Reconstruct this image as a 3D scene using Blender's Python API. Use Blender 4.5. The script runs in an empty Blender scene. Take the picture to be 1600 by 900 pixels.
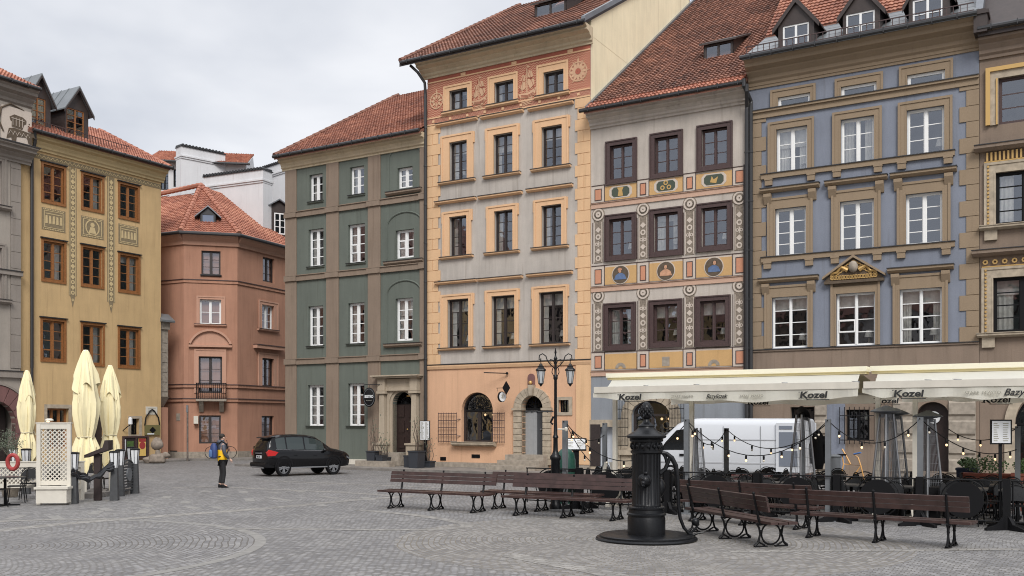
import bpy, math, random
from mathutils import Vector, Matrix
rnd = random.Random(7)
C = bpy.context.scene.collection
R = math.radians
# ---------------------------------------------------------------- camera
HZ, FP, CH = 660.0, 1530.0, 2.15          # horizon row, focal length in px, camera height
cam = bpy.data.cameras.new('camera'); cob = bpy.data.objects.new('camera', cam); C.objects.link(cob)
cob.location = (0, 0, CH); cob.rotation_euler = (R(90), 0, 0)
cam.sensor_width = 36; cam.lens = FP/1600*36
cam.shift_y = (HZ-450)/1600; cam.clip_end = 900; cam.clip_start = .3
bpy.context.scene.camera = cob
try: bpy.context.scene.cycles.filter_width = 1.05
except Exception: pass
# ---------------------------------------------------------------- sky and light
SUN_E, SUN_A = R(42), R(172)               # elevation, compass direction the light comes from
w = bpy.data.worlds.new('World'); bpy.context.scene.world = w; w.use_nodes = True
nt = w.node_tree; N = nt.nodes; L = nt.links
bg = N['Background']; bg.inputs['Strength'].default_value = .115
sky = N.new('ShaderNodeTexSky'); sky.sky_type = 'NISHITA'; sky.sun_disc = False
sky.sun_elevation = SUN_E; sky.sun_rotation = SUN_A
tc = N.new('ShaderNodeTexCoord')
mp = N.new('ShaderNodeMapping'); mp.inputs['Scale'].default_value = (1, 1, 2.6)
L.new(tc.outputs['Generated'], mp.inputs['Vector'])
n1 = N.new('ShaderNodeTexNoise'); n1.inputs['Scale'].default_value = 2.3; n1.inputs['Detail'].default_value = 5; n1.inputs['Roughness'].default_value = .5
n1.inputs['Distortion'].default_value = .25
L.new(mp.outputs[0], n1.inputs['Vector'])
cr = N.new('ShaderNodeValToRGB'); cr.color_ramp.elements[0].position = .38; cr.color_ramp.elements[1].position = .62
cr.color_ramp.elements[0].color = (5.5, 5.75, 6.3, 1); cr.color_ramp.elements[1].color = (7.8, 7.9, 8.2, 1)
L.new(n1.outputs['Fac'], cr.inputs['Fac'])
sp = N.new('ShaderNodeSeparateXYZ'); L.new(tc.outputs['Generated'], sp.inputs[0])
mr = N.new('ShaderNodeMapRange'); mr.inputs['From Min'].default_value = .42; mr.inputs['From Max'].default_value = 1
mr.inputs['To Min'].default_value = 1; mr.inputs['To Max'].default_value = 1.9
L.new(sp.outputs['Z'], mr.inputs['Value'])
vm = N.new('ShaderNodeVectorMath'); vm.operation = 'SCALE'
L.new(cr.outputs['Color'], vm.inputs[0]); L.new(mr.outputs[0], vm.inputs['Scale'])
mx = N.new('ShaderNodeMixRGB'); mx.inputs['Fac'].default_value = .93
L.new(sky.outputs['Color'], mx.inputs[1]); L.new(vm.outputs[0], mx.inputs[2]); L.new(mx.outputs[0], bg.inputs['Color'])
sl = bpy.data.lights.new('sun', 'SUN'); sl.energy = 2.5; sl.angle = R(24); sl.color = (1, .97, .93)
so = bpy.data.objects.new('sun', sl); C.objects.link(so)
sd = Vector((math.sin(SUN_A)*math.cos(SUN_E), math.cos(SUN_A)*math.cos(SUN_E), math.sin(SUN_E)))
so.rotation_euler = sd.to_track_quat('Z', 'Y').to_euler()
vs = bpy.context.scene.view_settings
vs.view_transform = 'Standard'; vs.look = 'None'; vs.gamma = 1; vs.exposure = 0.08; vs.use_curve_mapping = False
# ---------------------------------------------------------------- helpers
def lin(c):
    c /= 255.0
    return c/12.92 if c <= .04045 else ((c+.055)/1.055)**2.4
def col(r, g, b, k=1.0, de=.22):
    c = [lin(r), lin(g), lin(b)]; y = .3*c[0]+.59*c[1]+.11*c[2]
    return tuple(min(.9, (v+(y-v)*de)*k) for v in c)+(1,)
class NT:
    def __init__(s, name):
        s.m = bpy.data.materials.new(name); s.m.use_nodes = True
        s.t = s.m.node_tree; s.b = s.t.nodes['Principled BSDF']
    def n(s, typ, **kw):
        x = s.t.nodes.new('ShaderNode'+typ)
        for k, v in kw.items():
            if k.startswith('i_'): x.inputs[k[2:].replace('_', ' ')].default_value = v
            else: setattr(x, k, v)
        return x
    def l(s, a, b): s.t.links.new(a, b)
    def math(s, op, a, b=None):
        x = s.n('Math', operation=op)
        for i, v in enumerate((a, b)):
            if v is None: continue
            if hasattr(v, 'links'): s.l(v, x.inputs[i])
            else: x.inputs[i].default_value = v
        return x.outputs[0]
    def ramp(s, fac, stops):
        r = s.n('ValToRGB'); e = r.color_ramp.elements
        while len(e) < len(stops): e.new(.5)
        for k, (p, c) in enumerate(stops):
            e[k].position = p; e[k].color = c if len(c) == 4 else (*c, 1)
        s.l(fac, r.inputs[0]); return r.outputs[0]
    def mix(s, fac, a, b, mode='MIX'):
        x = s.n('MixRGB', blend_type=mode)
        for i, v in enumerate((fac, a, b)):
            if hasattr(v, 'links'): s.l(v, x.inputs[i])
            else: x.inputs[i].default_value = v
        return x.outputs[0]
    def bump(s, h, strength=.3, dist=.02):
        x = s.n('Bump'); x.inputs['Strength'].default_value = strength; x.inputs['Distance'].default_value = dist
        s.l(h, x.inputs['Height']); s.l(x.outputs[0], s.b.inputs['Normal'])
def sc(c, f): return (min(.95, c[0]*f), min(.95, c[1]*f), min(.95, c[2]*f), 1)
def simple(name, c, rough=.6, metal=0, var=0, scale=8, emit=0, spec=.5):
    t = NT(name); t.b.inputs['Roughness'].default_value = rough; t.b.inputs['Metallic'].default_value = metal; t.b.inputs['Specular IOR Level'].default_value = spec
    if var:
        co = t.n('TexCoord'); no = t.n('TexNoise', i_Scale=scale, i_Detail=4.0)
        t.l(co.outputs['Object'], no.inputs['Vector'])
        t.l(t.ramp(no.outputs['Fac'], [(.3, sc(c, 1-var)), (.7, sc(c, 1+var))]), t.b.inputs['Base Color'])
        t.bump(no.outputs['Fac'], .15, .01)
    else: t.b.inputs['Base Color'].default_value = c
    if emit:
        t.b.inputs['Emission Color'].default_value = c; t.b.inputs['Emission Strength'].default_value = emit
    return t.m
def plaster(name, c, dirt=.18, rough=.92):
    t = NT(name); t.b.inputs['Roughness'].default_value = rough
    co = t.n('TexCoord')
    a = t.n('TexNoise', i_Scale=.55, i_Detail=5.0, i_Roughness=.6); t.l(co.outputs['Object'], a.inputs['Vector'])
    mp = t.n('Mapping'); mp.inputs['Scale'].default_value = (3.2, 3.2, .35); t.l(co.outputs['Object'], mp.inputs['Vector'])
    b = t.n('TexNoise', i_Scale=1.0, i_Detail=6.0, i_Roughness=.65); t.l(mp.outputs[0], b.inputs['Vector'])
    d = t.n('TexNoise', i_Scale=26.0, i_Detail=3.0); t.l(co.outputs['Object'], d.inputs['Vector'])
    x = t.mix(.5, t.ramp(a.outputs['Fac'], [(.35, sc(c, 1-dirt)), (.65, sc(c, 1+dirt*.5))]), t.ramp(b.outputs['Fac'], [(.3, sc(c, 1-dirt*1.3)), (.6, c), (.8, sc(c, 1+dirt*.5))]))
    x = t.mix(.35, x, t.ramp(d.outputs['Fac'], [(.3, (.78,.78,.78,1)), (.7, (1.0,1.0,1.0,1))]), 'MULTIPLY')
    m2 = t.n('Mapping'); m2.inputs['Scale'].default_value = (5.5, 5.5, .28); t.l(co.outputs['Object'], m2.inputs['Vector'])
    e = t.n('TexNoise', i_Scale=1.0, i_Detail=3.0, i_Distortion=.3); t.l(m2.outputs[0], e.inputs['Vector'])
    x = t.mix(min(.9, dirt*3.2), x, t.ramp(e.outputs['Fac'], [(.28, (.74,.71,.68,1)), (.42, (1,1,1,1)), (.62, (1,1,1,1)), (.8, (.86,.85,.83,1))]), 'MULTIPLY')
    g = t.n('TexNoise', i_Scale=1.7, i_Detail=4.0, i_Roughness=.7); t.l(co.outputs['Object'], g.inputs['Vector'])
    x = t.mix(min(.9, dirt*2.5), x, t.ramp(g.outputs['Fac'], [(.30, (.86,.84,.82,1)), (.36, (1,1,1,1)), (.66, (1,1,1,1)), (.7, (1.0,.97,.94,1))]), 'MULTIPLY')
    t.l(x, t.b.inputs['Base Color'])
    t.bump(d.outputs['Fac'], .25, .02)
    return t.m
def roof_tiles(name, dark, mid, light):
    t = NT(name); t.b.inputs['Roughness'].default_value = .8
    uv = t.n('UVMap'); fl = t.n('VectorMath', operation='FLOOR'); t.l(uv.outputs[0], fl.inputs[0])
    wn = t.n('TexWhiteNoise', noise_dimensions='3D'); t.l(fl.outputs[0], wn.inputs['Vector'])
    co = t.n('TexCoord'); big = t.n('TexNoise', i_Scale=.45, i_Detail=5.0); t.l(co.outputs['Object'], big.inputs['Vector'])
    sm = t.n('TexNoise', i_Scale=14.0, i_Detail=3.0); t.l(co.outputs['Object'], sm.inputs['Vector'])
    f = t.math('ADD', t.math('MULTIPLY', wn.outputs['Value'], .32), t.math('MULTIPLY', big.outputs['Fac'], .72))
    c = t.ramp(f, [(.22, dark), (.5, mid), (.82, light)])
    c = t.mix(.5, c, t.ramp(sm.outputs['Fac'], [(.35, (.6,.6,.6,1)), (.65, (1,1,1,1))]), 'MULTIPLY')
    t.l(c, t.b.inputs['Base Color']); t.bump(sm.outputs['Fac'], .3, .01)
    return t.m
def glass(name, refl=.2, tint=(.75,.8,.9)):
    t = NT(name); t.t.nodes.remove(t.b)
    out = t.t.nodes['Material Output']
    tr = t.n('BsdfTransparent'); tr.inputs[0].default_value = (.92,.93,.92,1)
    gl = t.n('BsdfGlossy'); gl.inputs['Roughness'].default_value = .02; gl.inputs['Color'].default_value = (*tint, 1)
    co = t.n('TexCoord'); no = t.n('TexNoise', i_Scale=1.6, i_Detail=1.5); t.l(co.outputs['Object'], no.inputs['Vector'])
    bp = t.n('Bump'); bp.inputs['Strength'].default_value = .35; bp.inputs['Distance'].default_value = .03
    t.l(no.outputs['Fac'], bp.inputs['Height']); t.l(bp.outputs[0], gl.inputs['Normal'])
    lw = t.n('LayerWeight', i_Blend=.25)
    f = t.math('ADD', t.math('MULTIPLY', lw.outputs['Fresnel'], .6), refl)
    ms = t.n('MixShader'); t.l(f, ms.inputs[0]); t.l(tr.outputs[0], ms.inputs[1]); t.l(gl.outputs[0], ms.inputs[2])
    t.l(ms.outputs[0], out.inputs['Surface'])
    return t.m
class MB:
    def __init__(s): s.v = []; s.f = []; s.m = []; s.uv = {}
    def face(s, pts, mi=0, uv=None):
        i = len(s.v); s.v += [tuple(p) for p in pts]; s.f.append(list(range(i, i+len(pts)))); s.m.append(mi)
        if uv: s.uv[len(s.f)-1] = uv
    def mesh(s, vs, fs, mi=0):
        i = len(s.v); s.v += [tuple(p) for p in vs]
        for f in fs: s.f.append([i+k for k in f]); s.m.append(mi)
    def box(s, x0, x1, y0, y1, z0, z1, mi=0, M=None, b=0):
        if x0 > x1: x0, x1 = x1, x0
        if y0 > y1: y0, y1 = y1, y0
        if z0 > z1: z0, z1 = z1, z0
        vs = [(x0,y0,z0),(x1,y0,z0),(x1,y1,z0),(x0,y1,z0),(x0,y0,z1),(x1,y0,z1),(x1,y1,z1),(x0,y1,z1)]
        if M: vs = [tuple(M @ Vector(v)) for v in vs]
        s.mesh(vs, [(0,3,2,1),(4,5,6,7),(0,1,5,4),(1,2,6,5),(2,3,7,6),(3,0,4,7)], mi); return s
    def prism(s, poly, a0, a1, axis='x', mi=0, M=None):
        # poly: 2d outline; extruded along axis.  x:(y,z)  y:(x,z)  z:(x,y)
        def P(p, a): return {'x': (a, p[0], p[1]), 'y': (p[0], a, p[1]), 'z': (p[0], p[1], a)}[axis]
        ar = sum(poly[i][0]*poly[(i+1) % len(poly)][1]-poly[(i+1) % len(poly)][0]*poly[i][1] for i in range(len(poly)))
        if (ar > 0) == (axis == 'y'): poly = poly[::-1]
        if a0 > a1: a0, a1 = a1, a0
        n = len(poly); vs = [P(p, a0) for p in poly]+[P(p, a1) for p in poly]
        if M: vs = [tuple(M @ Vector(v)) for v in vs]
        fs = [tuple(range(n))[::-1], tuple(range(n, 2*n))]+[(i, (i+1) % n, n+(i+1) % n, n+i) for i in range(n)]
        s.mesh(vs, fs, mi); return s
    def tube(s, pts, r, n=8, mi=0, cap=True):
        pts = [Vector(p) for p in pts]; m = len(pts)
        rs = r if isinstance(r, (list, tuple)) else [r]*m
        vs = []; up = None
        for i, p in enumerate(pts):
            d = (pts[min(i+1, m-1)]-pts[max(i-1, 0)])
            d = d.normalized() if d.length > 1e-9 else Vector((0,0,1))
            if up is None: up = Vector((0,0,1)) if abs(d.z) < .9 else Vector((1,0,0))
            a = (up-d*up.dot(d))
            a = a.normalized() if a.length > 1e-6 else d.orthogonal().normalized()
            b = d.cross(a); up = a
            for k in range(n):
                t = 2*math.pi*(k+.5)/n; vs.append(tuple(p+(a*math.cos(t)+b*math.sin(t))*rs[i]))
        fs = [(i*n+k, i*n+(k+1) % n, (i+1)*n+(k+1) % n, (i+1)*n+k) for i in range(m-1) for k in range(n)]
        if cap: fs += [tuple(range(n))[::-1], tuple(range((m-1)*n, m*n))]
        s.mesh(vs, fs, mi); return s
    def lathe(s, prof, c=(0,0,0), n=20, mi=0, sx=1, sy=1, wob=None):
        vs = []
        for j, (r, z) in enumerate(prof):
            for k in range(n):
                t = 2*math.pi*k/n; q = r*(wob(t, z) if wob else 1)
                vs.append((c[0]+q*math.cos(t)*sx, c[1]+q*math.sin(t)*sy, c[2]+z))
        m = len(prof)
        fs = [(i*n+k, i*n+(k+1) % n, (i+1)*n+(k+1) % n, (i+1)*n+k) for i in range(m-1) for k in range(n)]
        fs += [tuple(range(n))[::-1], tuple(range((m-1)*n, m*n))]
        s.mesh(vs, fs, mi); return s
    def ball(s, c, r, n=12, m=8, mi=0, sx=1, sy=1, sz=1):
        pr = [(r*math.sin(math.pi*i/m)+1e-4, -r*sz*math.cos(math.pi*i/m)) for i in range(m+1)]
        return s.lathe(pr, c, n, mi, sx, sy)
    def disc(s, c, r0, r1, axis='y', t=.01, n=24, a0=0, a1=2*math.pi, mi=0):   # annulus with thickness
        vs = []; full = abs(a1-a0-2*math.pi) < 1e-6; m = n if full else n+1
        for k in range(m):
            a = a0+(a1-a0)*k/n
            for r, d in ((r0, 0), (r1, 0), (r1, t), (r0, t)):
                p = {'y': (r*math.cos(a), d, r*math.sin(a)), 'z': (r*math.cos(a), r*math.sin(a), d), 'x': (d, r*math.cos(a), r*math.sin(a))}[axis]
                vs.append((c[0]+p[0], c[1]+p[1], c[2]+p[2]))
        fs = []
        for k in range(n):
            a = k*4; b = ((k+1) % m)*4
            for q in range(4): fs.append((a+q, a+(q+1) % 4, b+(q+1) % 4, b+q))
        s.mesh(vs, fs, mi); return s
    def build(s, name, mats, parent=None, smooth=False, loc=None, rot=None):
        me = bpy.data.meshes.new(name); me.from_pydata(s.v, [], s.f)
        if not isinstance(mats, (list, tuple)): mats = [mats]
        for m in mats: me.materials.append(m)
        if len(mats) > 1: me.polygons.foreach_set('material_index', s.m)
        if s.uv:
            lay = me.uv_layers.new(name='UVMap')
            for fi, uv in s.uv.items():
                p = me.polygons[fi]
                for k, li in enumerate(p.loop_indices): lay.data[li].uv = uv[k]
        if smooth:
            me.polygons.foreach_set('use_smooth', [True]*len(me.polygons))
            try: me.set_sharp_from_angle(angle=R(40))
            except Exception: pass
        me.validate(); me.update()
        o = bpy.data.objects.new(name, me); C.objects.link(o)
        if parent: o.parent = parent
        if loc: o.location = loc
        if rot: o.rotation_euler = rot
        return o
def tag(o, label=None, cat=None, group=None, kind=None):
    if label: o['label'] = label
    if cat: o['category'] = cat
    if group: o['group'] = group
    if kind: o['kind'] = kind
    return o
def thing(name, label, cat, loc=(0,0,0), rz=0, group=None, s=1):
    o = bpy.data.objects.new(name, None); C.objects.link(o); o.empty_display_size = .2
    o.location = loc; o.rotation_euler = (0, 0, rz); o.scale = (s, s, s)
    return tag(o, label, cat, group)
KIDS = {}
def copy_tree(o, parent=None, label=None):
    c = o.copy(); C.objects.link(c)
    if parent: c.parent = parent
    if label: c['label'] = label
    for ch in [x for x in C.objects if x.parent == o]: copy_tree(ch, c)
    return c
def G(px, py):                       # ground point under a pixel row (used to survey the place)
    d = FP*CH/(py-HZ); return Vector(((px-800)/FP*d, d, 0))
def W(px, py, d): return Vector(((px-800)/FP*d, d, CH+(HZ-py)*d/FP))
_f = {}
def text(body, size, name, m, parent, loc, rot=(R(90),0,0), shear=0, bold=0, ext=.004, align='CENTER', sx=1):
    cu = bpy.data.curves.new(name, 'FONT'); cu.body = body; cu.size = size; cu.shear = shear; cu.offset = bold
    cu.extrude = ext; cu.align_x = align; cu.align_y = 'CENTER'; cu.resolution_u = 3
    ob = bpy.data.objects.new(name, cu); C.objects.link(ob)
    bpy.context.view_layer.update()
    me = bpy.data.meshes.new_from_object(ob.evaluated_get(bpy.context.evaluated_depsgraph_get()))
    bpy.data.objects.remove(ob); bpy.data.curves.remove(cu)
    me.materials.clear(); me.materials.append(m)
    o = bpy.data.objects.new(name, me); C.objects.link(o); o.parent = parent; o.location = loc; o.rotation_euler = rot; o.scale = (sx, 1, 1)
    return o
# ---------------------------------------------------------------- materials
M = {}
M['slab'] = simple('light_slab', col(132,129,124), .85, var=.18, scale=5)
M['kerb'] = simple('kerb_stone', col(118,112,106), .9, var=.2, scale=4)
M['stone'] = simple('sandstone', col(168,152,128), .9, var=.2, scale=5)
M['stonegrey'] = simple('grey_stone', col(150,138,122), .9, var=.22, scale=6)
M['white'] = simple('white_paint', (.78,.78,.77,1), .5)
M['offwhite'] = simple('offwhite_paint', col(205,198,182), .6, var=.06, scale=4)
M['maroon'] = simple('maroon_wood', col(74,52,50), .55, var=.2, scale=20)
M['darkwood'] = simple('dark_wood', col(52,42,40), .5, var=.25, scale=20)
M['wood'] = simple('varnished_wood', col(140,90,46,1,.05), .5, var=.2, scale=14)
M['door'] = simple('brown_door_wood', col(48,32,28), .45, var=.25, scale=12)
M['black'] = simple('black_iron', (.006,.006,.007,1), .55, spec=.22)
M['iron'] = simple('painted_cast_iron', (.007,.0075,.009,1), .36, var=.2, scale=30, spec=.3)
M['gutter'] = simple('dark_gutter_metal', col(62,62,64), .45, metal=.4)
M['lead'] = simple('sheet_metal_flashing', col(120,124,130), .4, metal=.5, var=.12, scale=2)
M['seam'] = simple('standing_seam_metal', col(122,127,130), .45, metal=.4, var=.1, scale=2)
M['brownmetal'] = simple('brown_sheet_metal', col(60,48,44), .5, var=.15, scale=5)
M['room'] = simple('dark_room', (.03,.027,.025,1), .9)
M['curtain'] = simple('net_curtain', (.82,.80,.76,1), .9, var=.1, scale=9)
M['glass'] = glass('window_glass', .2)
M['glass_up'] = M['glass']
M['carglass'] = simple('dark_car_glass', (.01,.012,.014,1), .05)
M['bulb'] = simple('warm_bulb', (1,.66,.36,1), .4, emit=1.5)
M['bulbglass'] = simple('clear_bulb_glass', (.75,.68,.55,1), .15)
M['shade'] = simple('white_lamp_shade', col(225,222,215), .8)
M['green'] = plaster('green_plaster', col(100,108,98), .18)
M['browntrim'] = plaster('brown_plaster', col(140,119,99))
M['cream'] = plaster('cream_cornice', col(205,184,146))
M['greywall'] = plaster('warm_grey_plaster', col(186,176,165), .24)
M['quoin'] = plaster('ochre_quoins', col(226,178,122), .12)
M['orange'] = plaster('apricot_plaster', col(222,168,122), .14)
M['ochtrim'] = plaster('apricot_trim', col(226,176,122), .08)
M['beigewall'] = plaster('pale_beige_plaster', col(194,182,169), .22)
M['greyblue'] = plaster('grey_blue_render', col(138,144,152))
M['blue'] = plaster('blue_grey_plaster', col(125,132,148), .16)
M['portal'] = plaster('portal_sandstone', col(180,162,136), .2)
M['tan'] = plaster('tan_plaster', col(148,125,96), .08)
M['brownwall'] = plaster('brown_render', col(138,117,98), .2)
M['yellow'] = plaster('yellow_plaster', col(204,168,110,1,.16), .18)
M['yellowtrim'] = plaster('pale_yellow_trim', col(206,178,118), .1)
M['pink'] = plaster('salmon_plaster', col(184,127,95), .2)
M['pinktrim'] = plaster('salmon_trim', col(200,146,116), .1)
M['creamwall'] = plaster('pale_yellow_gable', col(240,224,180), .14)
M['whitewall'] = plaster('white_render', col(214,214,216), .1)
M['mauve'] = plaster('mauve_grey_plaster', col(164,153,140), .2)
M['mauve2'] = plaster('mauve_trim', col(146,135,124), .18)
M['redstone'] = plaster('red_sandstone', col(128,84,80), .2)
M['roof'] = roof_tiles('clay_roof_tiles', col(104,61,46), col(156,91,64), col(192,123,88))
M['roofbright'] = roof_tiles('bright_clay_roof_tiles', col(128,72,52), col(176,102,72), col(204,134,98))
M['roofdark'] = roof_tiles('weathered_clay_roof_tiles', col(80,53,44), col(126,78,58), col(170,110,82))
M['benchwood'] = simple('brown_bench_wood', col(66,44,40), .38, var=.3, scale=6)
M['canvas'] = simple('cream_canvas', col(238,226,184,1,0), .85, var=.05, scale=3)
M['canvaswhite'] = simple('off_white_awning_cloth', col(238,234,214), .8, var=.04, scale=3)
M['canvaswhite'] = (lambda t: (lambda d, e, m, o: (setattr(d.inputs[0], 'default_value', (.93,.91,.82,1)), setattr(e.inputs[0], 'default_value', (.94,.91,.76,1)), setattr(m.inputs[0], 'default_value', .5), t.l(d.outputs[0], m.inputs[1]), t.l(e.outputs[0], m.inputs[2]), t.l(m.outputs[0], o.inputs['Surface']), t.m)[-1])(t.n('BsdfDiffuse'), t.n('BsdfTranslucent'), t.n('MixShader'), t.t.nodes['Material Output']))(NT('off_white_awning_fabric'))
M['canvasyellow'] = simple('yellow_awning_cloth', col(226,208,146), .8, var=.08, scale=1.5)
M['alu'] = simple('grey_aluminium', col(150,152,156), .35, metal=.7)
M['greypost'] = simple('grey_post', col(104,108,112), .6, var=.1, scale=6)
M['text'] = simple('black_lettering', (.02,.02,.02,1), .7)
M['greytext'] = simple('grey_lettering', col(150,146,130), .7)
M['paper'] = simple('printed_paper', col(214,216,218), .6)
M['gold'] = simple('gilding', col(205,160,70), .4, metal=.5)
M['red'] = simple('red_plastic', col(170,40,36), .5)
M['leaf'] = simple('leaves', (.06,.11,.03,1), .6, var=.4, scale=9)
M['olive'] = simple('olive_leaves', (.10,.12,.08,1), .6, var=.3, scale=9)
M['bark'] = simple('bark', col(92,78,66), .9, var=.2, scale=12)
M['skin'] = simple('skin', col(205,160,135), .6)
def cobble(name, rz, bw, rh, c1, c2, mortar, radial=None, radius=4.0):
    t = NT(name); t.b.inputs['Roughness'].default_value = .72
    co = t.n('TexCoord')
    if radial is not None:
        s = t.n('SeparateXYZ'); t.l(co.outputs['Object'], s.inputs[0])
        ang = t.math('ARCTAN2', s.outputs['Y'], s.outputs['X'])
        ln = t.n('VectorMath', operation='LENGTH'); t.l(co.outputs['Object'], ln.inputs[0])
        cb = t.n('CombineXYZ'); t.l(t.math('MULTIPLY', ang, radius), cb.inputs['X']); t.l(ln.outputs['Value'], cb.inputs['Y'])
        vec = cb.outputs[0]
    else:
        mp = t.n('Mapping'); mp.inputs['Rotation'].default_value = (0, 0, rz); t.l(co.outputs['Object'], mp.inputs['Vector']); vec = mp.outputs[0]
    ds = t.n('TexNoise', i_Scale=.35, i_Detail=2.0); t.l(co.outputs['Object'], ds.inputs['Vector'])
    d2 = t.n('TexNoise', i_Scale=5.0, i_Detail=2.0); t.l(co.outputs['Object'], d2.inputs['Vector'])
    v = t.n('VectorMath', operation='MULTIPLY_ADD'); t.l(ds.outputs['Color'], v.inputs[0]); v.inputs[1].default_value = (.5,.5,0); t.l(vec, v.inputs[2])
    v2 = t.n('VectorMath', operation='MULTIPLY_ADD'); t.l(d2.outputs['Color'], v2.inputs[0]); v2.inputs[1].default_value = (.035,.035,0); t.l(v.outputs[0], v2.inputs[2])
    br = t.n('TexBrick', i_Scale=1.0, i_Mortar_Size=.011, i_Mortar_Smooth=.35, i_Bias=0.0, i_Brick_Width=bw, i_Row_Height=rh)
    br.inputs['Color1'].default_value = (0,0,0,1); br.inputs['Color2'].default_value = (1,1,1,1); br.inputs['Mortar'].default_value = (.5,.5,.5,1)
    t.l(v2.outputs[0], br.inputs['Vector'])
    big = t.n('TexNoise', i_Scale=.28, i_Detail=6.0, i_Roughness=.6); t.l(co.outputs['Object'], big.inputs['Vector'])
    f = t.math('ADD', t.math('MULTIPLY', br.outputs['Color'], .48), t.math('MULTIPLY', big.outputs['Fac'], .5))
    stone = t.ramp(f, [(.15, c1), (.85, c2)])
    sm = t.n('TexNoise', i_Scale=18.0, i_Detail=4.0); t.l(co.outputs['Object'], sm.inputs['Vector'])
    stone = t.mix(.6, stone, t.ramp(sm.outputs['Fac'], [(.3, (.68,.68,.68,1)), (.7, (1.0,1.0,1.0,1))]), 'MULTIPLY')
    st = t.n('TexNoise', i_Scale=1.1, i_Detail=5.0, i_Roughness=.6); t.l(co.outputs['Object'], st.inputs['Vector'])
    stone = t.mix(1.0, stone, t.ramp(st.outputs['Fac'], [(.3, (.80,.80,.82,1)), (.7, (1.0,.99,.97,1))]), 'MULTIPLY')
    t.l(t.mix(br.outputs['Fac'], stone, mortar), t.b.inputs['Base Color'])
    h = t.math('SUBTRACT', t.math('MULTIPLY', sm.outputs['Fac'], .4), br.outputs['Fac'])
    t.bump(h, .7, .02)
    return t.m
cA, cB, cM = col(108,107,108), col(162,160,159), col(98,93,86)
M['cob'] = cobble('granite_setts', R(30.5), .13, .10, cA, cB, cM)
M['cobring'] = cobble('granite_setts_in_rings', 0, .13, .10, cA, cB, cM, radial=1, radius=3.6)
M['cobpump'] = cobble('granite_setts_round_pump', 0, .13, .10, col(108,106,105), col(162,158,154), col(116,108,94), radial=1, radius=2.6)
M['pave'] = cobble('pavement_slabs', R(30.5), .6, .4, col(122,116,108), col(158,150,142), col(90,86,80))
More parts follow.
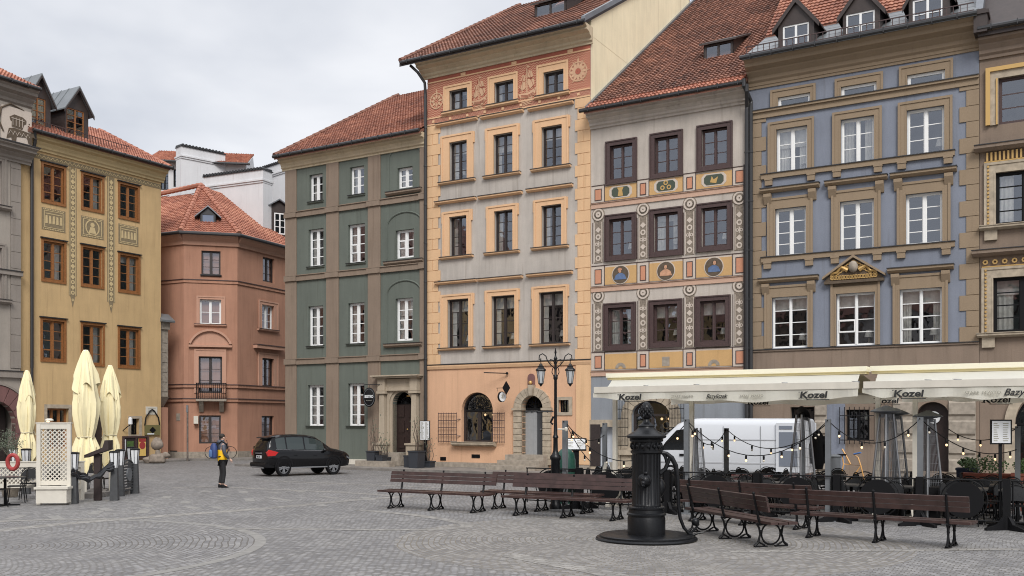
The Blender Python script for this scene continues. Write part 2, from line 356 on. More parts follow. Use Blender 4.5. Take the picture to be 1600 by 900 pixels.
# ---------------------------------------------------------------- facade builder
class Facade:
    """local frame: x along the front (left to right), y into the building, z up; surveyed from pixels"""
    def __init__(s, name, label, cat, P, ang, px0, px1, group=None, px0w=None):
        s.P = Vector(P[:2]); s.d = Vector((math.cos(ang), math.sin(ang))); s.ang = ang
        a, D = s._t(px0); s.o = s.P+s.d*a; s.a0 = a
        s.root = thing(name, label, cat, (s.o.x, s.o.y, 0), ang, group)
        s.W = s.u(px1); s.holes = []
    def _t(s, px):
        r = (px-800)/FP; t = (r*s.P.y-s.P.x)/(s.d.x-r*s.d.y); return t, s.P.y+t*s.d.y
    def u(s, px): return s._t(px)[0]-s.a0
    def z(s, px, py): return CH+(HZ-py)*s._t(px)[1]/FP
    def rect(s, x0, x1, yT, yB):
        xc = (x0+x1)/2; return s.u(x0), s.u(x1), s.z(xc, yB), s.z(xc, yT)
    def wall(s, mats, zones, ztop, depth=12, yr=6, zr=None, name='wall', u0=0, u1=None, reveal=None, gmat=None, zl=None):
        u1 = s.W if u1 is None else u1; zr = zr or ztop
        b = MB(); hs = s.holes; rd = .32
        us = sorted({u0, u1, *[h[0] for h in hs], *[h[1] for h in hs]}); us = [q for q in us if u0 <= q <= u1]
        zs = sorted({0, ztop, *[q for h in hs for q in h[2:4]], *[q[0] for q in zones if q[0] < ztop]}); zs = [q for q in zs if 0 <= q <= ztop]
        def zone(z):
            for zt, mi in zones:
                if z < zt: return mi
            return zones[-1][1]
        for i in range(len(us)-1):
            for j in range(len(zs)-1):
                uc, zc = (us[i]+us[i+1])/2, (zs[j]+zs[j+1])/2
                if us[i+1]-us[i] < 1e-5 or zs[j+1]-zs[j] < 1e-5: continue
                if any(h[0] < uc < h[1] and h[2] < zc < h[3] for h in hs): continue
                b.face([(us[i],0,zs[j]),(us[i+1],0,zs[j]),(us[i+1],0,zs[j+1]),(us[i],0,zs[j+1])], zone(zc))
        for h in hs:
            a, c, z0, z1, ar = h[:5]; mi = zone((z0+z1)/2)
            if ar:
                rx = (c-a)/2; cx = (a+c)/2; rz = min(rx*ar, z1-z0); zc = z1-rz; K = 16
                pts = [(cx-rx*math.cos(math.pi*k/K), zc+rz*math.sin(math.pi*k/K)) for k in range(K+1)]
                for k in range(K):
                    p, q = pts[k], pts[k+1]
                    b.face([(p[0],0,p[1]),(q[0],0,q[1]),(q[0],0,z1),(p[0],0,z1)], mi)
                    b.face([(p[0],0,p[1]),(p[0],rd,p[1]),(q[0],rd,q[1]),(q[0],0,q[1])], mi)
                zz = zc
            else:
                b.face([(a,0,z1),(a,rd,z1),(c,rd,z1),(c,0,z1)], mi); zz = z1
            b.face([(a,0,z0),(a,rd,z0),(a,rd,zz),(a,0,zz)], mi); b.face([(c,0,z0),(c,0,zz),(c,rd,zz),(c,rd,z0)], mi)
            b.face([(a,0,z0),(c,0,z0),(c,rd,z0),(a,rd,z0)], mi)
        gm = len(mats)-1 if gmat is not None else zones[-1][1]
        for uu in (u0, u1):
            b.face([(uu,0,0),(uu,depth,0),(uu,depth,ztop),(uu,yr,zr),(uu,0,ztop)], gm)
        b.face([(u0,depth,0),(u1,depth,0),(u1,depth,ztop),(u0,depth,ztop)], gm)
        o = b.build(name, mats, s.root)
        return o
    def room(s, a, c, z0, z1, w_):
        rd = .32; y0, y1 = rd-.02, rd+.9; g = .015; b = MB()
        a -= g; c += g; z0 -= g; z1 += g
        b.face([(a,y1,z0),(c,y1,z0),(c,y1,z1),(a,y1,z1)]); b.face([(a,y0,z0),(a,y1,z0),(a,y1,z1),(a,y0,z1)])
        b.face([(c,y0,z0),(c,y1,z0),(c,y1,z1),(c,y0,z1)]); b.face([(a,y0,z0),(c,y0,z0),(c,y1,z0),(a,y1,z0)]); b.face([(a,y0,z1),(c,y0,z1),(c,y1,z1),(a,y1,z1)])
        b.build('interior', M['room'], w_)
    def blind(s, r, top=.3, side=0):
        a, c, z0, z1 = r; y = .36; b = MB()
        if top:
            K = 10
            for k in range(K):
                p, q = a+(c-a)*k/K, a+(c-a)*(k+1)/K
                b.face([(p,y+.02*(k%2),z1-(z1-z0)*top),(q,y+.02*((k+1)%2),z1-(z1-z0)*top),(q,y+.02*((k+1)%2),z1),(p,y+.02*(k%2),z1)])
        if side:
            for a0, a1 in ((a, a+(c-a)*side), (c-(c-a)*side, c)):
                K = 8
                for k in range(K):
                    p, q = a0+(a1-a0)*k/K, a0+(a1-a0)*(k+1)/K
                    b.face([(p,y+.05+.04*(k%2),z0),(q,y+.05+.04*((k+1)%2),z0),(q,y+.05+.04*((k+1)%2),z1),(p,y+.05+.04*(k%2),z1)])
        if b.f: b.build('curtain', M['curtain'], s.last)
    def win(s, r, rows, fm, arch=0, cols=2, rec=.2, fw=.07, mw=.1, bw=.028, gm=None, topf=None, tilt=0, small=None, noleaf=False):
        """r=(u0,u1,z0,z1).  window > pane"""
        a, c, z0, z1 = r; s.holes.append((a, c, z0, z1, arch)); b = MB(); t = .07
        y0, y1 = rec, rec+t; mx_ = (a+c)/2
        b.box(a, a+fw, y0, y1, z0, z1 if not arch else z1-(c-a)/2*arch); b.box(c-fw, c, y0, y1, z0, z1 if not arch else z1-(c-a)/2*arch)
        b.box(a+fw, c-fw, y0, y1, z0, z0+fw)
        if not arch: b.box(a+fw, c-fw, y0, y1, z1-fw, z1)
        else: 
            rx = (c-a)/2; zc = z1-rx*arch
            pts = [(mx_-rx*math.cos(math.pi*k/16), zc+rx*arch*math.sin(math.pi*k/16)) for k in range(17)]
            pin = [(mx_-(rx-fw)*math.cos(math.pi*k/16), zc+(rx*arch-fw)*math.sin(math.pi*k/16)) for k in range(17)]
            for k in range(16): b.prism([pts[k], pts[k+1], pin[k+1], pin[k]], y0, y1, 'y')
            b.box(a+fw, c-fw, y0+.005, y1+.005, zc-fw/2, zc+fw/2)
        lw = .028
        ztop = (z1-fw) if not arch else z1-(c-a)/2*arch-fw/2
        for k in range(1, cols):
            xm = a+(c-a)*k/cols; b.box(xm-mw/2, xm+mw/2, y0-.012, y1+.002, z0+fw, ztop)
        for k in range(cols):
            xa = a+(c-a)*k/cols+(fw if k == 0 else mw/2); xb = a+(c-a)*(k+1)/cols-(fw if k == cols-1 else mw/2)
            if not noleaf:
                b.box(xa, xa+lw, y0+.02, y1+.012, z0+fw, ztop); b.box(xb-lw, xb, y0+.02, y1+.012, z0+fw, ztop)
                b.box(xa+lw, xb-lw, y0+.02, y1+.012, z0+fw, z0+fw+lw); b.box(xa+lw, xb-lw, y0+.02, y1+.012, ztop-lw, ztop)
            for q in range(1, rows):
                zz = z0+fw+(ztop-z0-fw)*q/rows; b.box(xa+(0 if noleaf else lw), xb-(0 if noleaf else lw), y0+.03, y1-.005, zz-bw/2, zz+bw/2)
            if small and k == small[0]:
                q = small[1]; h = (ztop-z0-fw)/rows; za = z0+fw+h*q; zb = za+h
                for bb in ((xa+.01, xb-.01, za, za+.05), (xa+.01, xb-.01, zb-.05, zb), (xa+.01, xa+.05, za+.05, zb-.05), (xb-.05, xb-.01, za+.05, zb-.05)):
                    b.box(bb[0], bb[1], y0-.002, y0+.03, bb[2], bb[3])
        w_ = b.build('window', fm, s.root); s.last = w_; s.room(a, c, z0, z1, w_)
        if cols == 2 and z0 > 4 and rnd.random() < .4: s.blind(r, rnd.choice((0, 0, .18, .4)), rnd.choice((.16, .24, .34)))
        p = MB()
        if arch:
            pl = [(a+.02, z0+.02)]+[(c-.02, z0+.02)]+[(2*mx_-q[0], q[1]) for q in pin]
            p.face([(q[0], y0+.045, q[1]) for q in pl])
        else:
            j = [rnd.uniform(-.012, .012) for _ in range(4)]; xm = (a+c)/2; ya = y0+.045
            for (xa, xb, ja, jb) in ((a+.02, xm, j[0], j[1]), (xm, c-.02, j[2], j[3])): p.face([(xa,ya,z0+.02),(xb,ya+ja*.5,z0+.02),(xb,ya+ja+jb,z1-.02),(xa,ya+jb,z1-.02)])
        p.build('pane', gm or M['glass'], w_)
        return w_
    def ring(s, o, i, m, name='window_surround', t=.06, sides='LRTB', step=True):
        """flat architrave between the outer rectangle o and the inner rectangle i"""
        b = MB(); a, c, z0, z1 = o; A, Cc, Z0, Z1 = i; y = -t
        g = .002
        zb = z0 if 'B' in sides else Z0
        zb2 = Z0 if 'B' in sides else zb
        def pr(poly): b.prism(poly, y, .02, 'y')
        pr([(a, zb), (A, zb2), (A, Z1), (a, z1)]); pr([(Cc, zb2), (c, zb), (c, z1), (Cc, Z1)])
        pr([(a, z1), (A, Z1), (Cc, Z1), (c, z1)])
        if 'B' in sides: pr([(a, z0), (c, z0), (Cc, Z0), (A, Z0)])
        if step:
            e = .07
            b.box(a-.015, a+e, -t-.03, -t+.001, zb, z1+.015); b.box(c-e, c+.015, -t-.03, -t+.001, zb, z1+.015); b.box(a+e, c-e, -t-.03, -t+.001, z1-e, z1+.015)
            b.box(A-.05, A, -t-.012, -t+.001, zb2, Z1); b.box(Cc, Cc+.05, -t-.012, -t+.001, zb2, Z1); b.box(A, Cc, -t-.012, -t+.001, Z1, Z1+.05)
        return b.build(name, m, s.root)
    def mold(s, name, u0, u1, prof, m, z=0):
        return MB().prism([(p[0], p[1]+z) for p in prof], u0, u1, 'x').build(name, m, s.root)
    def bar(s, name, u0, u1, z0, z1, y, m, cap=None, y1=.02):
        b = MB(); b.box(u0, u1, -y, y1, z0, z1)
        if cap: b.box(u0-.02, u1+.02, -y-.04, y1, z1, z1+.04, 1)
        return b.build(name, [m, cap] if cap else m, s.root)
    def sill(s, u0, u1, z, h=.12, y=.18, m=None, name='sill', cap=None):
        b = MB(); b.prism([(0,z),(-y*.5,z),(-y,z+h*.45),(-y,z+h),(0,z+h)], u0, u1, 'x')
        b.box(u0-.01, u1+.01, -y-.03, .0, z+h, z+h+.025, 1)
        return b.build(name, [m, cap or M['gutter']], s.root)
    def quoins(s, u0, u1, z0, z1, m, h=.42, t=.05, tooth=.12, side=1, split=True):
        b = MB(); z = z0; k = 0
        while z < z1-.05:
            zt = min(z+h, z1); g = .012
            e = tooth if k % 2 == 0 else 0
            a, c = (u0, u1+e) if side > 0 else (u0-e, u1)
            if split and k % 2:
                mm = (a+c)/2; b.box(a, mm-g, -t, .02, z+g, zt-g); b.box(mm+g, c, -t, .02, z+g, zt-g)
            else: b.box(a, c, -t, .02, z+g, zt-g)
            z = zt; k += 1
        b.box(u0, u1, -t+.02, .021, z0, z1)
        return b.build('quoins', m, s.root)
    def gutter(s, u0, u1, y, z, r=.085):
        b = MB(); b.tube([(u0,y,z),(u1,y,z)], r, 8)
        k = u0+.4
        while k < u1: b.box(k, k+.03, y-r-.008, y+r, z-r-.008, z+r+.008); k += .8
        return b.build('gutter', M['gutter'], s.root)
    def pipe(s, u, z0, z1, y=-.13, r=.055, top=None, m=None):
        b = MB(); pts = [(u,y,z0),(u,y,z1)]
        if top: pts += [(u, y, z1+.1), (u+top[0]*.5, y-top[1]*.5, z1+.35), (u+top[0], y-top[1], z1+.55), (u+top[0], y-top[1], z1+.8)]
        b.tube(pts, r, 8)
        z = z0+1
        while z < z1: b.tube([(u,y,z),(u,y,z+.06)], r+.015, 8); z += 1.9
        return b.build('downpipe', m or M['gutter'], s.root)
def sheet_roof(parent, m, O, U, S, slen, left, right, name='roof', tw=.17, tl=.27, amp=.03):
    """clay tile courses: O eave origin, U along the eave, S up the slope; left(s), right(s) bound each course"""
    O, U, S = Vector(O), Vector(U).normalized(), Vector(S).normalized(); Nn = U.cross(S).normalized()
    if Nn.z < 0: Nn = -Nn
    b = MB(); n = int(math.ceil(slen/tl)); sub = 4; du = tw/sub
    vs = []; fs = []; uvs = []
    for i in range(n):
        s0, s1 = i*tl, min((i+1)*tl+.04, slen+.02); sm = (s0+min(s1, slen))/2
        l, r = left(sm), right(sm)
        if r-l < .05: continue
        k0, k1 = int(math.ceil(l/du)), int(math.floor(r/du))
        us = [l]+[k*du for k in range(k0, k1+1) if l+.005 < k*du < r-.005]+[r]
        base = len(vs); off = .5*(i % 2)
        for j, u in enumerate(us):
            wv = amp*(1+math.cos(2*math.pi*(u/tw)))*.5; jig = .006*math.sin(i*12.9898+math.floor(u/tw)*78.2)
            for (ss, hh) in ((s0, -.01), (s0, .075+wv+jig), (s1, .02+wv)):
                vs.append(tuple(O+U*u+S*ss+Nn*hh))
        for j in range(len(us)-1):
            a = base+3*j; c = a+3; uu = (math.floor((us[j]+us[j+1])/2/tw+.5)+.5, i+.5)
            fs.append((a, c, c+1, a+1)); fs.append((a+1, c+1, c+2, a+2)); uvs += [uu, uu]
    me = bpy.data.meshes.new(name); me.from_pydata(vs, [], fs); me.materials.append(m)
    lay = me.uv_layers.new(name='UVMap'); fl = [0.0]*(2*len(me.loops)); q = 0
    for p in me.polygons:
        for li in p.loop_indices: fl[2*li] = uvs[p.index][0]; fl[2*li+1] = uvs[p.index][1]
    lay.data.foreach_set('uv', fl); me.update()
    o = bpy.data.objects.new(name, me); C.objects.link(o); o.parent = parent
    return o
def ridge_caps(parent, p0, p1, m, name='ridge_tiles', r=.13, step=.42):
    p0, p1 = Vector(p0), Vector(p1); n = max(1, int((p1-p0).length/step)); b = MB()
    for k in range(n):
        a = p0.lerp(p1, k/n); c = p0.lerp(p1, (k+1.12)/n); b.tube([a, c], [r*1.15, r*.85], 7)
    return b.build(name, m, parent)
def gable_roof(F, m, ze, pitch, yr, depth, over=.35, lo=0, hi=0, u0=0, u1=None, verge=None, name='roof'):
    u1 = F.W if u1 is None else u1; tp = math.tan(pitch)
    L_ = (yr+over)/math.cos(pitch)
    sheet_roof(F.root, m, (u0-lo, -over, ze), (1,0,0), (0,math.cos(pitch),math.sin(pitch)), L_, lambda s: 0, lambda s: u1-u0+lo+hi, name)
    zr = ze+(yr+over)*tp
    b = MB(); b.prism([(yr, zr), (2*yr+over, ze), (2*yr+over, ze-.08), (yr, zr-.09)], u0-lo, u1+hi, 'x')
    b.prism([(-over, ze-.012), (yr, zr-.012), (yr, zr-.12), (-over, ze-.12)], u0-lo, u1+hi, 'x')
    b.build('roof_deck', M['roofdark'], F.root)
    ridge_caps(F.root, (u0-lo, yr, zr+.05), (u1+hi, yr, zr+.05), m)
    return zr
def dormer(F, x0, x1, y0, depth, z0, zs, za, wm, sm, rm, over=.12, win=None, rows=2, fm=None, pitch_back=0, name='dormer', drop=1.2):
    """gabled dormer, front at y0, sill z0, shoulder zs, apex za.  dormer > window, pane kept as sub-parts"""
    b = MB(); xm = (x0+x1)/2; wx0, wx1, wz0, wz1 = win
    for bb in ((x0, wx0, z0, zs), (wx1, x1, z0, zs), (wx0, wx1, z0, wz0), (wx0, wx1, wz1, zs)):
        b.box(bb[0], bb[1], y0, y0+.08, bb[2], bb[3])
    b.box(x0, x0+.05, y0+.08, y0+depth, z0-drop, zs); b.box(x1-.05, x1, y0+.08, y0+depth, z0-drop, zs)
    b.prism([(x0, zs), (x1, zs), (xm, za)], y0, y0+.06, 'y')
    d = b.build(name, sm, F.root)
    r = MB(); h = za-zs; wx = (x1-x0)/2; ov = .2
    for sg in (-1, 1):
        ex = xm+sg*(wx+ov); ez = zs-ov*h/wx
        r.prism([(xm, za), (ex, ez), (ex, ez+.07), (xm, za+.08)], y0-over, y0+depth+1.0, 'y')
        r.prism([(xm, za-.14), (ex, ez-.14), (ex, ez-.002), (xm, za-.002)], y0-over, y0-over+.05, 'y', 1)
        for k in range(1, 5):
            yy = y0+depth*k/5; r.prism([(xm, za+.08), (ex, ez+.07), (ex, ez+.11), (xm, za+.12)], yy, yy+.03, 'y')
    r.build('dormer_roof', [rm, sm], d)
    wb = MB(); fw = .06; y = y0+.03
    wb.box(wx0, wx0+fw, y, y+.05, wz0, wz1); wb.box(wx1-fw, wx1, y, y+.05, wz0, wz1); wb.box(wx0+fw, wx1-fw, y, y+.05, wz0, wz0+fw); wb.box(wx0+fw, wx1-fw, y, y+.05, wz1-fw, wz1)
    cx = (wx0+wx1)/2; wb.box(cx-.04, cx+.04, y-.01, y+.04, wz0+fw, wz1-fw)
    for k in range(1, rows):
        zz = wz0+(wz1-wz0)*k/rows; wb.box(wx0+fw, cx-.04, y, y+.03, zz-.015, zz+.015); wb.box(cx+.04, wx1-fw, y, y+.03, zz-.015, zz+.015)
    wb.build('window', fm, d)
    p = MB(); p.face([(wx0,y+.035,wz0),(wx1,y+.035,wz0),(wx1,y+.035,wz1),(wx0,y+.035,wz1)]); p.build('pane', M['glass'], d)
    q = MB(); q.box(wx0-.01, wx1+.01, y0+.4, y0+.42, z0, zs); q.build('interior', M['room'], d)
    return d
def pent_dormer(F, x0, x1, y0, z0, h, run, roofz, sm, fm):
    """low shed dormer"""
    b = MB(); b.box(x0, x1, y0, y0+.05, z0, z0+.12); b.box(x0, x0+.12, y0, y0+.05, z0+.12, z0+h); b.box(x1-.12, x1, y0, y0+.05, z0+.12, z0+h); b.box(x0+.12, x1-.12, y0, y0+.05, z0+h-.08, z0+h)
    b.box((x0+x1)/2-.05, (x0+x1)/2+.05, y0, y0+.05, z0+.12, z0+h-.08)
    for uu in (x0, x1-.05): b.prism([(y0, z0), (y0, z0+h), (y0+run, roofz)], uu, uu+.05, 'x')
    d = b.build('dormer', sm, F.root)
    r = MB(); r.prism([(y0-.15, z0+h-.04), (y0+run+.1, roofz+.05), (y0+run+.1, roofz+.12), (y0-.15, z0+h+.04)], x0-.15, x1+.15, 'x'); r.build('dormer_roof', sm, d)
    p = MB(); p.face([(x0+.1,y0+.03,z0+.1),(x1-.1,y0+.03,z0+.1),(x1-.1,y0+.03,z0+h-.05),(x0+.1,y0+.03,z0+h-.05)]); p.build('pane', M['glass'], d)
    return d
def table_lamp(F, r, side, label):
    a, c, z0, z1 = r; x = a+(c-a)*side
    p = F.root.matrix_basis @ Vector((x, .43, z0+.1))
    t = thing('table_lamp', label, 'table lamp', p, 0, 'white table lamps on the window sills')
    MB().lathe([(.07,0),(.07,.02),(.02,.05),(.025,.15),(.015,.25)], n=10).build('lamp_base', M['stonegrey'], t, True)
    MB().lathe([(.16,.22),(.10,.48)], n=14).build('lamp_shade', M['shade'], t, True)
    return t
LP = (-3.584*1.0, 45.7); AR = R(-30.46)       # the long right-hand row of fronts
LP = ((680-800)/FP*45.7, 45.7)
# ---------------------------------------------------------------- green house
def corn(F, z, h, y, m, u0=0, u1=None, name='cornice'):
    u1 = F.W if u1 is None else u1
    pr = [(0,0),(-.08,0),(-.08,.12*h),(-.16,.2*h),(-.16,.34*h),(-y*.45,.5*h),(-y*.45,.56*h),(-y*.8,.66*h),(-y*.8,.8*h),(-y,.9*h),(-y,h),(0,h)]
    return F.mold(name, u0, u1, pr, m, z)
F = Facade('corner_house', 'green plastered town house with brown pilasters and white windows, behind the black car', 'building', LP, AR, 447, 667, 'houses round the square')
GH = F
ze = F.z(555, 229)
rows = [((483.3,504,272,315),(546.6,568.7,260,304.6),(621,644.5,261,293.6)), ((482,505.4,357.6,416.7),(543.8,570,350,411),(618,646.6,358.7,403)),
        ((481.7,505,478,541),(544,569.4,473,537.4),(618,645,465.7,532.5)), ((481,505.5,601.6,666),(544,569.4,599,666))]
nr = [3, 4, 4, 4]; F.niches = []
for ri, row in enumerate(rows):
    for wi, q in enumerate(row):
        r = F.rect(*q); k = nr[ri] if not (wi == 2 and ri == 0) else 3
        if ri == 1 and wi == 2: k = 3
        F.win(r, k, M['white'], fw=.08, mw=.12, bw=.04, rec=.16, small=(0, 1) if (ri, wi) in ((1,1),(1,2),(2,2)) else None)
        F.blind(r, 0, .32 if wi != 1 else .2)
        if wi == 2:
            a, c, z0, z1 = r; b = MB(); cx = (a+c)/2; rx = (c-a)/2+.5; zt = z1+.12+(.1 if ri else .35); hh = .35
            zb = z0-.14
            pts = [(cx-rx, zb), (cx-rx, zt)]+[(cx-rx*math.cos(math.pi*k/18), zt+.62*math.sin(math.pi*k/18)) for k in range(1, 18)]+[(cx+rx, zt), (cx+rx, zb)]
            b.tube([(p[0], -.01, p[1]) for p in pts], .045, 6)
            b.build('niche_moulding', M['green'], F.root)
            F.sill(cx-rx-.1, cx+rx+.1, zb-.15, .16, .2, M['browntrim'])
        else: F.sill(r[0]-.08, r[1]+.08, r[2]-.08, .08, .08, M['green'])
dr = F.rect(614, 645, 612, 707); dr = (dr[0], dr[1], dr[2], dr[3]); F.holes.append((*dr, 1.0))
F.wall([M['green']], [(99, 0)], ze, 15, 9.8, ze+5.3)
zc = [F.z(555, y) for y in (323, 426.5, 562)]
pil = [(447,464),(511,530),(576,595),(657,667)]
segs = []; zprev = .25
for zz in (zc[2], zc[1], zc[0], ze-.0):
    for a, c in pil:
        segs.append((F.u(a), F.u(c), zprev, zz))
    zprev = zz+.0
b = MB()
for k, (a, c) in enumerate(pil):
    b = MB(); b.box(F.u(a), F.u(c), -.07, .02, .3, ze-.35); b.build('pilaster', M['browntrim'], F.root)
for zz in zc:
    b = MB(); b.box(0, F.W, -.1, .02, zz-.13, zz+.13); b.box(-.03, F.W, -.15, .02, zz+.13, zz+.17)
    for a, c in pil: b.box(F.u(a)-.03, F.u(c)+.03, -.15, -.099, zz-.12, zz+.12)
    b.build('string_course', M['browntrim'], F.root)
corn(F, F.z(555, 252)+.1, F.z(555, 229)-F.z(555, 252)-.1, .5, M['cream'], -.2)
F.gutter(-.32, F.W, -.62, ze+.02)
b = MB(); b.box(-.03, F.u(590), -.14, .02, .0, .34); b.box(F.u(648), F.W, -.14, .02, .0, .34); b.build('plinth', M['offwhite'], F.root)
# roof: hipped to the left
pt = R(30.3); yr = 9.8; ov = .6; Lr = (yr+ov)/math.cos(pt)
sheet_roof(F.root, M['roof'], (-.28, -ov, ze), (1,0,0), (0,math.cos(pt),math.sin(pt)), Lr, lambda s: 0, lambda s: F.W+.28, 'roof')
zr = ze+(yr+ov)*math.tan(pt)
b = MB(); b.prism([(-ov, ze-.02), (yr, zr-.02), (yr, zr-.14), (-ov, ze-.14)], -.26, F.W, 'x'); b.prism([(yr, zr), (2*yr, ze), (2*yr, ze-.1), (yr, zr-.1)], -.26, F.W, 'x'); b.build('roof_deck', M['roofdark'], F.root)
ridge_caps(F.root, (-.24, -ov, ze+.1), (-.24, yr, zr+.1), M['roofdark'], 'verge_tiles', .11, .55)
pent_dormer(F, F.u(652), F.u(652)+1.2, 1.9, ze+1.35, .6, 1.8, ze+2.9, M['gutter'], M['gutter'])
b = MB(); b.box(F.u(650), F.W-.1, 9.3, 10.2, zr-.6, zr+.55); b.box(F.u(650)-.06, F.W-.04, 9.24, 10.26, zr+.55, zr+.65)
b.build('chimney', M['stonegrey'], F.root)
# portal
u = F.u; z = lambda y: F.z(628, y)
b = MB()
for a, c in ((597, 607), (647, 657)):
    b.prism([(u(a)+.02, z(693)), (u(c)-.02, z(693)), (u(c)-.06, z(616)), (u(a)+.06, z(616))], -.3, -.02, 'y')
    b.box(u(a)-.12, u(c)+.12, -.5, .02, .12, z(695)); b.box(u(a)-.17, u(c)+.17, -.55, .02, z(695), z(692))
    b.box(u(a)-.06, u(c)+.06, -.38, .02, z(615), z(611)); b.box(u(a)-.02, u(c)+.02, -.34, .02, z(610.5), z(591))
b.box(u(598), u(656), -.24, .02, z(610.5), z(605)); b.box(u(598), u(656), -.2, .02, z(604.9), z(592)); b.box(u(592), u(661), -.5, .02, z(591), z(588.5)); b.box(u(590), u(663), -.6, .02, z(588.4), z(586.5))
# arch face
cx = (dr[0]+dr[1])/2; rx = (dr[1]-dr[0])/2; zc0 = dr[3]-rx; zt = z(606); x0, x1 = u(606.5), u(647.5)
K = 18; pts = [(cx-(rx+.14)*math.cos(math.pi*k/K), zc0+(rx+.14)*math.sin(math.pi*k/K)) for k in range(K+1)]
for k in range(K): b.prism([pts[k], pts[k+1], (pts[k+1][0], zt), (pts[k][0], zt)], -.12, .0, 'y')
b.box(x0, cx-rx-.14, -.12, 0, dr[2], zt); b.box(cx+rx+.14, x1, -.12, 0, dr[2], zt)
pi = [(cx-(rx)*math.cos(math.pi*k/K), zc0+(rx)*math.sin(math.pi*k/K)) for k in range(K+1)]
for k in range(K): b.prism([pts[k], pts[k+1], pi[k+1], pi[k]], -.06, .3, 'y')
b.box(cx-rx-.14, cx-rx, -.06, .3, dr[2], zc0); b.box(cx+rx, cx+rx+.14, -.06, .3, dr[2], zc0)
pr = b.build('portal', M['portal'], F.root)
b = MB(); b.box(dr[0], dr[1], .3, .36, dr[2], zc0)
for k in range(3):
    for sx_ in (0, 1):
        x_ = dr[0]+.12+sx_*(rx); zz = dr[2]+.2+k*(zc0-dr[2])/3.1; b.box(x_, x_+rx-.24, .27, .3, zz, zz+(zc0-dr[2])/3.1-.2)
dd = b.build('door', M['door'], F.root)
MB().ball((cx+.08, .26, dr[2]+1.1), .04).build('handle', M['gold'], dd, True)
b = MB(); 
for k in range(9):
    a_ = math.pi*k/8; b.tube([(cx, .27, zc0+.02), (cx-(rx-.02)*math.cos(a_), .27, zc0+(rx-.02)*math.sin(a_))], .015, 5)
b.disc((cx, .27, zc0), rx*.5, rx*.55, 'y', .02, 16, 0, math.pi)
b.build('fanlight_grille', M['black'], dd)
MB().box(cx+.05, cx+.5, .25, .27, zc0+.35, zc0+.42).build('letter_plate', M['gold'], dd)
b = MB(); b.box(u(640), u(640)+.32, .24, .26, dr[2]+1.6, dr[2]+1.95); b.build('notice', M['paper'], dd)
b = MB(); b.box(u(609), u(638), -.75, 0, .12, z(707)-.0); b.box(u(600), u(636), -1.15, -.75, .12, z(719)-.02); b.build('doorstep', M['stonegrey'], F.root)
b = MB(); b.box(u(588), u(640), -1.6, -1.15, .1, .36); b.build('doorstep', M['stonegrey'], F.root)
# ---------------------------------------------------------------- apricot house
F = Facade('sgraffito_house', 'tall apricot and grey town house with a red sgraffito frieze of ships under the eaves', 'building', LP, AR, 668, 923.5, 'houses round the square')
OH = F; u = F.u
ze = F.z(796, 73)
W3 = [(703,731,140,171.5),(773,803,127,160),(850,881.5,111,146)]
O3 = [(694.5,738,132,172),(763.7,809.6,117,162),(840,888.5,99,147)]
for q, o in zip(W3, O3):
    r = F.rect(*q); F.win(r, 2, M['darkwood'], fw=.05, mw=.09, rec=.14); F.ring(F.rect(*o), r, M['ochtrim'], sides='LRT'); F.sill(F.rect(*o)[0]-.08, F.rect(*o)[1]+.08, r[2]-.17, .14, .16, M['ochtrim'])
    a = F.rect(*o)
WR = [[(703,730.7,221,282),(772,802,209,272),(847,879,197,261)], [(703,730,338,400),(773,802,329,393),(847,878,320.5,385)], [(700,733,467.5,543),(769,805,462,540),(843,881,456,536.5)]]
OR = [[(690.8,740,210,283),(760.5,810.7,198,273),(835,889,185,262)], [(692.7,736.7,330,401),(762,809,321,394),(835.7,885.4,311,386)], [(690,739.5,460,544),(760,810.6,453,541),(833,887.4,447,537)]]
HD = [[(683,747,192),(753,819,180),(827,897,167)], [(682,745,315),(749.6,817,306),(824.6,896,295)], [(682,746,441.5),(749,817.5,436),(825,895.5,429)]]
lampn = {0: 'left', 1: 'middle', 2: 'right'}
for k in range(3):
    for i in range(3):
        r = F.rect(*WR[k][i]); o = F.rect(*OR[k][i])
        F.win(r, 4, M['darkwood'], fw=.05, mw=.08, bw=.03, rec=.14)
        if k == 0: F.blind(r, .28, 0)
        elif k == 2: F.blind(r, .24, .2)
        else: F.blind(r, 0, .2)
        F.ring((o[0], o[1], r[2], o[3]), r, M['ochtrim'], sides='LRT', t=.07)
        [MB().box(*e_, -.066, .02, o[3]-.5, o[3]).build('window_ear', M['ochtrim'], F.root) for e_ in ((o[0]-.07, o[0]+.001), (o[1]-.001, o[1]+.07))]
        F.sill(o[0]-.12, o[1]+.12, r[2]-.12, .1, .18, M['ochtrim'])
        hx0, hx1, hy = HD[k][i]; F.sill(u(hx0), u(hx1), F.z((hx0+hx1)/2, hy)-.05, .12, .2, M['ochtrim'], 'window_hood')
        if k == 2: table_lamp(F, r, .78 if i != 1 else .74, 'white table lamp in the lower row of the apricot house, in its %s window' % lampn[i])
table_lamp(F, F.rect(*WR[0][0]), .45, 'white table lamp in the upper left window of the apricot house below the frieze')
aw = F.rect(721, 770, 613, 691.6); F.win(aw, 1, M['darkwood'], arch=1.0, fw=.1, mw=.16, noleaf=True)
dw = F.rect(816, 850, 618, 715.5); F.holes.append((*dw, 1.0))
sw = F.rect(873, 889, 625, 644); F.win(sw, 1, M['black'], fw=.03, mw=.03, cols=4, bw=.02, noleaf=True)
zb = F.z(796, 570)
zf = F.z(796, 178)
F.wall([M['orange'], M['greywall'], M['creamwall']], [(zb, 0), (99, 1)], ze, 16, 10.3, ze+6.15, gmat=1)
